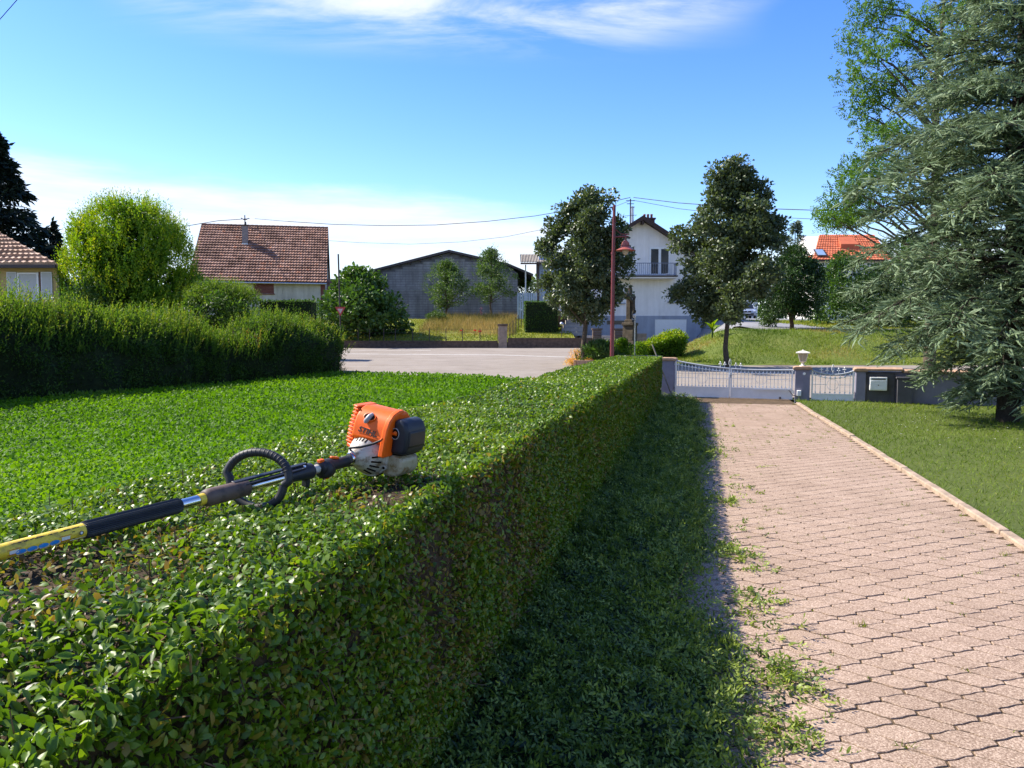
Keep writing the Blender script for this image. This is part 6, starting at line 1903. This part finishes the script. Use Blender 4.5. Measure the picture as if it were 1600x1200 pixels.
d2_.add([(x_ - .9, 1.5, c4[2] - .35), (x_ + 1.2, 1.5, c4[2] - .35), (x_ + 1.2, 3.6, c4[2] + .75), (x_ - .4, 3.6, c4[2] + .75), (x_ + 1.2, 1.5, c4[2] - 1.2), (x_ - .9, 1.5, c4[2] - 1.2)], [(0, 1, 2, 3), (5, 4, 1, 0), (0, 3, 5)])
d2_.build('dormer', M['tile_red'], rf3)
for a, b_ in ((1275, 1288), (1300, 1312)): window(h3, X_f(a) - xa3, X_f(b_) - xa3, Z_f(446) - oz, Z_f(425) - oz, -.01, mullions=1)
# small pale outbuilding behind the gate tree
Y4 = 84.0; X_f, Z_f = hold(Y4); g0 = tz(26, 84); xa4 = X_f(1140)
h4 = thing('pale_garage', 'small pale building glimpsed through the dark street tree above the parked car', 'garage', (xa4, Y4, g0)); oz = g0
w4 = X_f(1182) - xa4
MB().span(0, w4, 0, 5, -1, Z_f(450) - oz).build('wall', M['whitewall'], h4)
rr4 = MB().prism([(-.3, Z_f(450) - oz), (w4 / 2, Z_f(430) - oz), (w4 + .3, Z_f(450) - oz)], 1, -.4, 5.4).build('roof', M['tile_red'], h4)
MB().span(.5, 1.7, -.03, .0, -.5, Z_f(470) - oz).build('door', M['pvc'], h4)

# =================================================================== STREET AND GARDEN THINGS
# low walls on the far side of the road
def low_wall(label, xa, xb, Y, ztop, wpost=None):
    r = thing('low_wall', label, 'wall', ((xa + xb) / 2, Y, tz((xa + xb) / 2, Y - .3)))
    hw_ = (xb - xa) / 2
    MB().span(-hw_, hw_, 0, .28, -.4, ztop - .07).build('wall_body', M['brickwall'], r)
    n_ = max(1, int((xb - xa) / 1.0))
    for k in range(n_):
        a = -hw_ + 2 * hw_ * k / n_; MB().span(a + .006, a + 2 * hw_ / n_ - .006, -.03, .31, ztop - .068, ztop).build('coping_stone', M['brickwall'], r)
    return r


low_wall('low dark stone wall with wire posts before the sloping garden', -24.0, -.98, 53.05, .50)
low_wall('low dark stone wall below the small lawn, right of the stone post', -.30, 5.55, 53.05, .70)
po = thing('stone_post', 'single pale stone post between the two low walls across the road', 'gate post', (-.64, 53.05, tz(-.6, 52.8)))
M['paleStone'] = mat('pale_stone', (.29, .225, .175), .9, .2, var=.25, scale=4, bump=.5, bscale=20, bdist=.02)
MB().span(-.30, .30, -.06, .5, -.3, 1.52).build('shaft', M['paleStone'], po, bevel=.02); MB().span(-.36, .36, -.12, .56, 1.522, 1.66).build('cap', M['brickwall'], po, bevel=.02)
fpost = MB().tube([(0, 0, 0), (0, 0, .85)], .030, 6).mesh('fence_post', M['ironpost'])
wf = thing('wire_fence', 'thin wire fence on dark posts above the low garden wall', 'fence', (-11.0, 53.2, tz(-11, 52.8) + .50))
for k, px in enumerate((560, 578, 600, 618, 645, 671, 697, 723, 750, 778)):
    o = bpy.data.objects.new('fence_post', fpost); o.location = ((px - 800) / 1200 * 53.2 + 11.0, 0, 0); link(o, wf)
for z in (.25, .55, .8): MB().tube([(-.4, 0, z), (9.9, 0, z)], .007, 4).build('wire', M['ironpost'], wf)
wf2 = thing('wire_fence', 'short mesh fence running back beside the dry grass, behind the stone post', 'fence', (-.2, 53.6, tz(-.2, 53.8)))
for k in range(7):
    y_ = k * 1.7; x_ = .05 + k * .22
    o = bpy.data.objects.new('fence_post', fpost); o.location = (x_, y_, tz(-.2 + x_, 53.6 + y_) - tz(-.2, 53.8)); o.scale = (1, 1, 1.4); link(o, wf2)
for z in (.4, .8, 1.15): MB().tube([(.05 + k * .22, k * 1.7, z + tz(-.2 + .05 + k * .22, 53.6 + k * 1.7) - tz(-.2, 53.8)) for k in range(7)], .008, 4).build('wire', M['ironpost'], wf2)

# give-way sign on its thin dark pole
q = at(533, 545, 52.4)
sg_ = thing('road_sign', 'small red rimmed triangular sign on a thin dark pole at the wild hedge end', 'road sign', (q.x, q.y, tz(q.x, q.y)))
oz = tz(q.x, q.y)
MB().tube([(0, 0, 0), (-.10, 0, at(530, 397, 52.4).z - oz)], .055, 8).build('pole', M['ironpost'], sg_, True)
zs = at(533, 494, 52.4).z - oz
tri = lambda s_, z_: [(-s_ * .58, z_ + s_), (s_ * .58, z_ + s_), (0, z_)]
M['signred'] = mat('sign_red', (.40, .055, .05), .5, .4); M['signwhite'] = mat('sign_pale', (.45, .36, .34), .5, .4)
MB().prism(tri(.62, zs), 1, -.09, -.06).build('sign_plate', M['signred'], sg_); MB().prism(tri(.34, zs + .16), 1, -.096, -.091).build('sign_face', M['signwhite'], sg_)

# red street lamp
q = at(956, 575, 31.5); oz = tz(q.x, q.y)
lm = thing('street_lamp', 'tall dark red street lamp with bell shaped shade on a short arm', 'street lamp', (q.x, q.y, oz))
M['lampred'] = mat('dark_red_paint', (.135, .022, .026), .4, .5, var=.1, scale=4); M['shade'] = mat('faded_red_enamel', (.33, .085, .060), .4, .5, var=.12, scale=8)
ztop = at(958, 321, 31.5).z - oz; zmid = at(957, 396, 31.5).z - oz
MB().tube([(0, 0, -.1), (0, 0, .35), (0, 0, .36), (.02, 0, zmid)], [.105, .105, .085, .078], 14).build('lower_pole', M['lampred'], lm, True)
MB().lathe([(-.04, .095), (.06, .095)], (.02, 0, zmid), n=14).build('pole_collar', M['lampred'], lm, True)
MB().tube([(.02, 0, zmid), (.045, 0, ztop), (.045, 0, ztop + .02)], [.066, .060, .02], 12).build('upper_pole', M['lampred'], lm, True)
za = at(958, 370, 31.5).z - oz; xs_ = (976 - 956.5) / 1200 * 31.5
arm = MB().tube([(.03, 0, za), (xs_ + .12, 0, za + .01)], .028, 8); arm.tube([(.03, 0, za + .35), (.35, 0, za + .10), (xs_, 0, za + .1)], .018, 6); arm.tube([(xs_, 0, za + .10), (xs_, 0, za - .2)], .03, 8); arm.tube([(xs_ - .14, 0, za + .1), (xs_ + .14, 0, za + .1)], .022, 6); arm.build('arm', M['lampred'], lm, True)
zs = at(976, 391, 31.5).z - oz
hd = MB().lathe([(.40, .04), (.36, .10), (.30, .145), (.20, .165), (.13, .19), (.06, .30), (.0, .40), (-.012, .40), (.04, .28), (.11, .16)], (xs_, 0, zs), n=28).build('lamp_shade', M['shade'], lm, True)
MB().lathe([(.13, .175), (.20, .178), (.205, .16)], (xs_, 0, zs), n=24).build('shade_band', M['lampred'], hd, True)
tg = NT('frosted_lamp_glass'); tg.set(.35, .5, 0, (.60, .52, .40)); tg.b.inputs['Transmission Weight'].default_value = .4; M['lampglass'] = tg.m
MB().ball((xs_, 0, zs - .03), (.135, .135, .17), 16, 10).build('lamp_globe', M['lampglass'], lm, True)
MB().tube([(.02, -.09, zmid + 1.75), (.10, -.06, zmid + 1.25)], [.03, .015], 6).build('bracket', M['lampred'], lm)

# wayside cross
q = at(984, 560, 37.5); oz = tz(q.x, q.y)
M['stone'] = mat('weathered_dark_sandstone', (.115, .095, .072), .95, .15, var=.35, scale=4, bump=.8, bscale=25, bdist=.02)
cr = thing('wayside_cross', 'weathered dark stone wayside crucifix on a tall pedestal beyond the gate', 'crucifix', (q.x, q.y, oz), R(58))
zz_ = lambda py: at(984, py, 37.5).z - oz
MB().box((0, 0, .12), (1.0, .9, .5)).build('base_block', M['stone'], cr, bevel=.02)
MB().prism([(-.36, .37), (.36, .37), (.31, zz_(532)), (-.31, zz_(532))], 1, -.32, .32).build('pedestal', M['stone'], cr, bevel=.02)
MB().prism([(-.31, zz_(531.8)), (.31, zz_(531.8)), (.25, zz_(509)), (-.25, zz_(509))], 1, -.27, .27).build('pedestal_shaft', M['stone'], cr, bevel=.02)
MB().box((0, 0, zz_(506.5)), (.64, .62, .15)).build('cornice', M['stone'], cr, bevel=.03)
MB().box((0, 0, zz_(502)), (.44, .42, .16)).build('cross_foot', M['stone'], cr, bevel=.03)
MB().box((0, .06, (zz_(500) + zz_(450)) / 2), (.24, .22, zz_(450) - zz_(500))).build('cross_shaft', M['stone'], cr, bevel=.02)
MB().box((0, .06, zz_(462.5)), (.98, .20, .22)).build('cross_arm', M['stone'], cr, bevel=.02)
zf = zz_(497); zh = zz_(465)
sk = bpy.data.meshes.new('carved_figure')
hgt_ = zh - zf
pv = [(0, -.16, zf + hgt_ * .52), (0, -.15, zf + hgt_ * .70), (0, -.15, zf + hgt_ * .84), (0, -.19, zf + hgt_ * .93), (0, -.20, zf + hgt_ * 1.0),
      (.11, -.13, zf + hgt_ * .84), (.27, -.10, zf + hgt_ * .90), (.43, -.08, zz_(462.5)), (-.11, -.13, zf + hgt_ * .84), (-.27, -.10, zf + hgt_ * .90), (-.43, -.08, zz_(462.5)),
      (.055, -.20, zf + hgt_ * .27), (.025, -.13, zf + .02), (-.055, -.19, zf + hgt_ * .27), (-.025, -.13, zf + .02), (.03, -.2, zf - .05), (-.03, -.2, zf - .05)]
pe = [(0, 1), (1, 2), (2, 3), (3, 4), (2, 5), (5, 6), (6, 7), (2, 8), (8, 9), (9, 10), (0, 11), (11, 12), (0, 13), (13, 14), (12, 15), (14, 16)]
sk.from_pydata(pv, pe, []); fo = link(bpy.data.objects.new('carved_figure', sk), cr); sk.materials.append(M['stone'])
sm = fo.modifiers.new('skin', 'SKIN'); fo.modifiers.new('sub', 'SUBSURF').levels = 1; fo.modifiers['sub'].render_levels = 1
rads = [.095, .085, .10, .045, .068, .055, .04, .032, .055, .04, .032, .062, .035, .062, .035, .025, .025]
for v, r_ in zip(sk.skin_vertices[0].data, rads): v.radius = (r_, r_)
sk.skin_vertices[0].data[0].use_root = True
MB().box((0, .0, zz_(449)), (.22, .05, .10)).build('title_board', M['stone'], cr)
# thin pale post beside the cross
q = at(991.5, 560, 36.2); gp_ = thing('pale_post', 'thin pale metal post standing right beside the stone crucifix', 'post', (q.x, q.y, tz(q.x, q.y)))
oz = tz(q.x, q.y); zt_ = at(991, 497, 36.2).z - oz
MB().tube([(0, 0, -.1), (0, 0, zt_)], .024, 8).build('tube', M['steel'], gp_, True); MB().lathe([(0, .03), (.04, .08), (.10, .07), (.16, .08), (.20, .02)], (-.03, 0, zt_), n=12).build('post_head', M['whitepaint'], gp_, True)

# flower bed island
q = at(935, 572, 35.2)
bed = thing('flower_bed', 'raised kerb edged flower bed under the left street tree', 'planter', (3.95, 35.2, tz(3.95, 35.2)))
MB().span(-1.05, 1.25, -.75, .9, -.2, .14).build('bed_soil', M['soil'], bed)
for k in range(6):
    MB().box((-1.05 + .385 * k + .19, -.82, .10), (.375, .12, .30)).build('edging_block', M['sandstone'], bed, bevel=.01)
for k in range(4):
    MB().box((-1.12, -.65 + .4 * k, .10), (.12, .385, .30)).build('edging_block', M['sandstone'], bed, bevel=.01)
def small_plant(name, label, px, py, Y, top, R_, lm, L, seed, n=60, per=40, tint0=.5, cat='plant', wr=.5, group=None, **kw):
    b = at(px, py, Y); z = tz(b.x, b.y)
    return shrub(name, label, (b.x, b.y, z), at(px, top, Y).z - z, dome(R_), n, per, L, wr, .20, lm, seed, cat=cat, z0=.1, group=group, **kw)


small_plant('flower_plant', 'yellow flowering plant at the left corner of the flower bed', 894, 575, 34.7, 562, .33, M['flower'], .05, 51, 40, 24, .15, cat='flowers')
small_plant('flower_plant', 'orange pink flowering plant behind the yellow flowers', 901, 572, 35.4, 547, .40, M['flower'], .055, 52, 45, 22, .75, cat='flowers')
small_plant('flower_plant', 'pale yellow flowering plant at the foot of the tree trunk', 921, 573, 34.7, 562, .28, M['flower'], .05, 53, 30, 22, .3, cat='flowers')
small_plant('pointed_leaf_plant', 'dark green long leaved plant left of the red lamp post', 935, 575, 34.9, 540, .85, M['fig'], .30, 54, 90, 26, .55, wr=.16, up=.9)
small_plant('pale_shrub', 'light green shrub between the red lamp post and the crucifix', 972, 572, 35.8, 533, .62, M['lime'], .10, 55, 90, 40, .55)
small_plant('pale_shrub', 'pale green shrub tip just left of the red lamp post', 946, 572, 36.3, 534, .36, M['lime'], .10, 56, 50, 36, .6)
small_plant('pale_shrub', 'small light green shrub right of the thin pale post', 999, 572, 36.6, 538, .40, M['lime'], .09, 57, 50, 40, .45)
# stone slab before the cross, yellow tipped hedge
q = at(1000, 556, 34.6); slab = thing('stone_slab', 'flat pale stone slab at the foot of the crucifix behind the hedge end', 'slab', (q.x, q.y, tz(q.x, q.y)))
MB().box((0, 0, .42), (1.9, .8, .09)).build('slab_top', M['sandstone'], slab, bevel=.01)
for x_ in (-.75, .75): MB().box((x_, 0, .17), (.22, .6, .40)).build('slab_support', M['sandstone'], slab)
b = at(1036, 556, 39.5); bz = tz(b.x, b.y)
a0_, a1_ = at(1004, 556, 39.5).x, at(1070, 556, 39.5).x
lh_ = thing('golden_hedge', 'small golden green leafed hedge before the garage of the white house', 'hedge', (b.x, b.y, bz))
n = 9000
u = rng.uniform(-1, 1, n); hx = (a1_ - a0_) / 2; topz = np.interp(u, [-1, -.6, .2, .8, 1], [at(1036, 540, 39.5).z, at(1036, 530, 39.5).z, at(1036, 518, 39.5).z, at(1036, 514, 39.5).z, at(1036, 522, 39.5).z]) - bz
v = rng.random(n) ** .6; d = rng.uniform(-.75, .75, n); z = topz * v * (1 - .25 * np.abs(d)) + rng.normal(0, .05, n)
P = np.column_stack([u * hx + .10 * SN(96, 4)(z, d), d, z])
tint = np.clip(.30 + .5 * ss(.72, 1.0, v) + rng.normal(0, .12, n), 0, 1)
o = leaves('foliage', [leaf_arrays(P, rdir(n, .5), rdir(n, .5), .13 * rng.uniform(.6, 1.3, n), .065, tint, 'leaf2')], M['lime'], lh_); o['kind'] = 'stuff'
MB().span(-hx + .2, hx - .2, -.45, .45, -.1, .75).build('branches', M['wildcore'], lh_)
# steps, brick pillars and terrace of the white house
st = thing('garden_steps', 'stone garden steps rising between brick pillars towards the white house', 'steps', (6.3, 53.4, tz(6.3, 53)))
M['step'] = mat('grey_step_stone', (.34, .31, .28), .9, .2, var=.15, scale=4)
for k in range(5): MB().span(-.95, .95, k * .55, 3.4, .17 * k - .2, .17 * (k + 1) - .004 * k).build('step', M['step'], st, bevel=.01)
for k, (px, lab) in enumerate(((933, 'brick pillar left of the garden steps'), (967, 'brick pillar right of the garden steps behind the lamp post'))):
    x_ = (px - 800) / 1200 * 53; bp = thing('brick_pillar', lab, 'pillar', (x_, 53.1, tz(x_, 52.8)), 0, 'brick pillars by the steps')
    nb_ = 11
    for j in range(nb_): MB().span(-.30 + (.01 if j % 2 else 0), .30 - (0 if j % 2 else .01), -.1, .45, j * .115 - (.3 if j == 0 else 0), j * .115 + .104).build('brick_course', M['brickwall'], bp)
    MB().span(-.36, .36, -.16, .51, nb_ * .115, nb_ * .115 + .09).build('cap', M['brickwall'], bp, bevel=.01)
x_ = (1003 - 800) / 1200 * 54; pw = low_wall('pale topped low wall right of the brick pillars, before the plinth', (975 - 800) / 1200 * 54, (1010 - 800) / 1200 * 54, 54, 1.0)
for c in children(pw):
    c.data.materials[0] = M['paleStone']
st2 = thing('terrace_steps', 'pale stone steps climbing to the terrace behind the left street tree', 'steps', (4.6, 57.5, tz(4.6, 57)))
zt0 = at(890, 512, 57.5).z - tz(4.6, 57)
for k in range(5): MB().span(-1.0 + .18 * k, .9, k * .5, 3.0, zt0 - .6 + .30 * k, zt0 - .32 + .30 * k).build('step', M['step'], st2)
MB().span(-2.9, .3, 3.0, 5.0, zt0 - 2, zt0 + 1.25).build('terrace_wall', M['brickwall'], st2); MB().span(-2.0, 1.2, 2.85, 6.0, zt0 + 1.252, zt0 + 1.38).build('terrace_floor', mat('terrace_slab', (.50, .43, .35), .9), st2)
tz0 = zt0 + 1.38 + tz(4.6, 57)
# toys on the terrace
ty = thing('toy_slide', 'small blue and white plastic play slide on the terrace', 'toy', ((886 - 800) / 1200 * 61.5, 61.5, tz0), 0)
M['toyblue'] = mat('blue_plastic', (.03, .16, .55), .4, .5); M['toyred'] = mat('red_plastic', (.55, .04, .03), .4, .5)
MB().prism([(-.55, .0), (-.42, .0), (.25, .75), (.45, .75), (.45, .80), (.2, .82)], 1, -.2, .2).build('chute', M['toyblue'], ty, bevel=.01)
for y_ in (-.2, .2): MB().tube([(.35, y_, 0), (.38, y_, 1.1)], .04, 8).build('side_post', M['whitepaint'], ty)
b = at(903, 480, 59); rr = thing('yellow_parasol', 'yellow orange leafy bush glowing behind the left street tree trunk', 'bush', (b.x, b.y, at(903, 492, 59).z))
rr.name = 'golden_bush'
a, C = crown_leaves(None, 1.2, .05, dome(.75), 50, 40, .14, .5, .3, tint0=.45, seed=58)
M['golden'] = leaf_mat('golden_leaf', [(0, (.40, .22, .03)), (1, (.60, .40, .06))], .5, .3, .4)
o = leaves('foliage', [a], M['golden'], rr); o['kind'] = 'stuff'
MB().tube([(0, 0, -.8), (0, 0, .6)], .04, 6).build('stem', M['bark'], rr)
q = at(868, 484, 60.9); chr_ = thing('toy_chair', 'small red and white plastic chair on the terrace beside the clipped hedge block', 'chair', (q.x, q.y, tz0))
zq = .32
MB().box((0, 0, zq), (.75, .5, .09)).build('seat', M['whitepaint'], chr_, bevel=.02); MB().box((.10, .2, zq + .28), (.42, .09, .48)).build('backrest', M['toyred'], chr_, bevel=.03)
for x_ in (-.3, .3):
    for y_ in (-.18, .18): MB().tube([(x_, y_, -.05), (x_, y_, zq)], .03, 6).build('leg', M['whitepaint'], chr_)
q = at(877.5, 522, 55); gl_ = thing('garden_lamp', 'small globe garden lamp on a thin stake on the sunny lawn', 'garden lamp', (q.x, q.y, tz(q.x, q.y)))
zq = at(877, 506, 55).z - tz(q.x, q.y); MB().tube([(0, 0, -.05), (0, 0, zq)], .025, 6).build('stake', M['ironpost'], gl_); MB().ball((0, 0, zq), .14, 14, 10).build('globe', M['steel'], gl_, True)
# poppies and a few garden plants
M['poppy'] = leaf_mat('poppy_petal', [(0, (.45, .02, .02)), (1, (.55, .04, .03))], .6, .2, .3, (1, 1, 1))
for k, (px, py, lab) in enumerate(((721, 517, 'leftmost single red poppy in the garden grass'), (742, 517, 'red poppy in the garden grass, middle one'), (750, 518, 'rightmost red poppy in the garden grass'))):
    q = at(px, py + 8, 55.5); f = thing('poppy', lab, 'flower', (q.x, q.y, tz(q.x, q.y)), 0, 'red poppies in the garden')
    zq = max(.35, at(px, py, 55.5).z - tz(q.x, q.y))
    MB().tube([(0, 0, 0), (0, 0, zq)], .012, 5).build('stem', M['fig'], f)
    a = np.arange(8) * .785; leaves('petals', [leaf_arrays(np.tile((0, 0, zq), (8, 1)), np.column_stack([np.cos(a), np.sin(a), .4 + .3 * np.sin(3 * a)]), rdir(8, 1), .15, .14, .5, 'leaf4')], M['poppy'], f)
b = at(682, 505, 64); shrub('shrub', 'low grey green shrub at the foot of the barn wall', (b.x, b.y, tz(b.x, b.y)), at(682, 489, 64).z - tz(b.x, b.y), dome(.75), 60, 36, .13, .4, .3, M['fruit'], 61)
q = at(752, 492, 66); f = thing('pink_foxglove', 'tall pink flower spike rising from the dry grass by the barn', 'flower', (q.x, q.y, tz(q.x, q.y)))
zq = at(750, 480, 66).z - tz(q.x, q.y); MB().tube([(0, 0, 0), (0, 0, zq)], .02, 5).build('stem', M['fig'], f)
M['pink'] = leaf_mat('pink_petal', [(0, (.55, .25, .25)), (1, (.65, .35, .33))], .6, .2, .3, (1, 1, 1))
n = 60; zz2 = zq - .65 * rng.random(n); leaves('petals', [leaf_arrays(np.column_stack([rng.normal(0, .05, n), rng.normal(0, .05, n), zz2]), rdir(n), rdir(n), .11, .09, .5, 'leaf4')], M['pink'], f)
q = at(1113, 524, 41); f = thing('banana_plant', 'broad pale leaved plant on the mound left of the parked car', 'plant', (q.x, q.y, tz(q.x, q.y) - .1))
zq = at(1113, 496, 41).z - tz(q.x, q.y); MB().tube([(0, 0, 0), (0, 0, zq * .6)], .04, 6).build('stem', M['fig'], f)
a = np.arange(9) * .70; ll = [leaf_arrays(np.tile((0, 0, zq * .35), (9, 1)) + np.column_stack([0 * a, 0 * a, .04 * np.arange(9)]), np.column_stack([np.cos(a), np.sin(a), .9 + .5 * rng.random(9)]), np.column_stack([-np.cos(a), -np.sin(a), .8 + 0 * a]), .62, .24, .75, 'leaf8')]
leaves('leaves', ll, M['lime'], f)
q = at(1200, 519, 46); shrub('shrub', 'small pale green shrub between the parked car and the dark evergreen', (q.x, q.y, tz(q.x, q.y)), at(1188, 485, 46).z - tz(q.x, q.y), dome(.5), 46, 36, .12, .5, .28, M['fruit'], 62)
q = at(1090, 515, 62); shrub('shrub', 'dark leafy shrub beside the white house garage corner', (q.x + .9, q.y, tz(q.x, q.y)), 1.6, dome(.8), 60, 40, .14, .5, .4, M['fig'], 63)

# ---- parked car, front towards us
Yc = 70.0; q = at(1168, 499, Yc); oz = tz(q.x, q.y)
car = thing('parked_car', 'pale silver blue parked car facing down the side road under the street tree', 'car', (q.x, q.y, oz + .01), R(-8))
M['carpaint'] = mat('silver_blue_paint', (.36, .42, .52), .25, .6, .35, var=.03)
secs = [(0, .42, .78, .30, .62), (.12, .80, .86, .24, .74), (.9, .86, .90, .22, .86), (1.25, .87, .90, .22, .93), (2.9, .88, .92, .22, .98), (4.0, .86, .90, .24, .98), (4.4, .78, .84, .32, .90)]
bm_ = MB(); vs = []
for (y_, w1, w2, z0_, z1_) in secs:
    vs += [(-w1, y_, z0_), (w1, y_, z0_), (w2, y_, (z0_ + z1_) / 2), (w2 * .95, y_, z1_ - .05), (w2 * .80, y_, z1_), (-w2 * .80, y_, z1_), (-w2 * .95, y_, z1_ - .05), (-w2, y_, (z0_ + z1_) / 2)]
fs = [(8 * i + k, 8 * i + (k + 1) % 8, 8 * i + 8 + (k + 1) % 8, 8 * i + 8 + k) for i in range(len(secs) - 1) for k in range(8)] + [tuple(range(7, -1, -1)), tuple(range(8 * (len(secs) - 1), 8 * len(secs)))]
bm_.add(vs, fs); cb_ = bm_.build('body', M['carpaint'], car, True, bevel=.03)
cab = [(1.15, .78, .93), (1.75, .66, 1.40), (2.3, .64, 1.47), (3.1, .64, 1.44), (3.9, .74, .99)]
vs = []
for y_, w_, z_ in cab: vs += [(-w_, y_, z_), (w_, y_, z_)]
gcab = MB(); low = [(-.80, 1.1, .90), (.80, 1.1, .90), (.80, 3.95, .95), (-.80, 3.95, .95)]
gcab.add(vs + low, [(0, 1, 3, 2), (2, 3, 5, 4), (4, 5, 7, 6), (6, 7, 9, 8), (10, 0, 2, 4, 6, 8, 13), (1, 11, 12, 9, 7, 5, 3), (10, 11, 1, 0), (8, 9, 12, 13)]); gcab.build('cabin', M['glass'], car)
rfc = MB().add([(-.68, 1.72, 1.385), (.68, 1.72, 1.385), (.66, 2.3, 1.485), (.66, 3.15, 1.455), (-.66, 3.15, 1.455), (-.66, 2.3, 1.485)], [(0, 1, 2, 5), (5, 2, 3, 4)]); rfc.build('car_roof', M['carpaint'], car)
for sx in (-1, 1):
    MB().tube([(sx * .79, 1.13, .93), (sx * .665, 1.74, 1.40)], .035, 6).build('windscreen_pillar', M['carpaint'], car)
    MB().ball((sx * .66, .06, .64), (.17, .06, .075), 12, 8).build('headlight', mat('headlight_glass', (.6, .62, .66), .1, .8) if sx < 0 else bpy.data.materials['headlight_glass'], car, True)
    MB().box((sx * .98, 1.35, .98), (.16, .10, .11)).build('wing_mirror', M['carpaint'], car, bevel=.02)
    for y_ in (.85, 3.55):
        w_ = MB().lathe([(-.10, .30), (-.09, .32), (.09, .32), (.10, .30)], (sx * .78, y_, .32), (1, 0, 0), 18).build('wheel', M['black'], car, True)
        MB().lathe([(-.11, .19), (.11, .19)], (sx * .79, y_, .32), (1, 0, 0), 14).build('rim', M['steel'], w_)
for k in (-.17, .17): MB().box((k, .02, .60), (.27, .10, .13)).build('grille', M['void'], car, bevel=.02)
MB().box((0, -.01, .38), (1.1, .10, .12)).build('bumper_intake', M['void'], car, bevel=.02); MB().box((0, -.04, .47), (.5, .03, .10)).build('number_plate', M['white_tag'], car)

# ---- overhead wires
def wire(label, pts, r_=.026):
    P = [at(*p) for p in pts]; o_ = P[0]
    r = thing('overhead_wire', label, 'wire', o_, 0, 'overhead wires')
    path = []
    for i in range(len(P) - 1):
        for k in range(6):
            path.append(P[i].lerp(P[i + 1], k / 6) - o_)
    path.append(P[-1] - o_)
    MB().tube(path, r_, 4).build('cable', M['ironpost'], r)


wire('overhead wire from the farmhouse mast off to the left behind the bright tree', [(390, 341.5, 72.8), (340, 345, 66), (280, 355, 60), (150, 372, 50)])
wire('longest overhead wire, farmhouse mast to the white house mast', [(398, 341.5, 72.9), (450, 346, 70.5), (520, 350.5, 70), (600, 352.5, 69), (680, 351.5, 67.5), (760, 346, 66), (835, 337.5, 64.5), (910, 325, 63), (985, 308.5, 61.6)])
wire('lower overhead wire crossing above the barn roof', [(514, 376, 80), (560, 379, 79), (640, 381.5, 77), (720, 378, 74), (790, 370, 71), (850, 358, 68), (920, 338, 65), (986, 313, 61.6)], .018)
wire('upper overhead wire from the white house mast towards the cedar', [(990, 308.5, 61.6), (1060, 317, 58), (1130, 322, 55), (1200, 326, 52), (1290, 329, 49), (1400, 328, 45)])
wire('lower overhead wire from the white house mast towards the cedar', [(990, 313, 61.6), (1060, 326, 59), (1130, 334, 57), (1200, 339, 55), (1290, 343, 52), (1400, 345, 48)], .018)
wire('overhead wire crossing the top left corner of the sky', [(-60, 88, 16), (0, 30, 15.5), (30, -4, 15.2), (80, -60, 14.8)], .009)
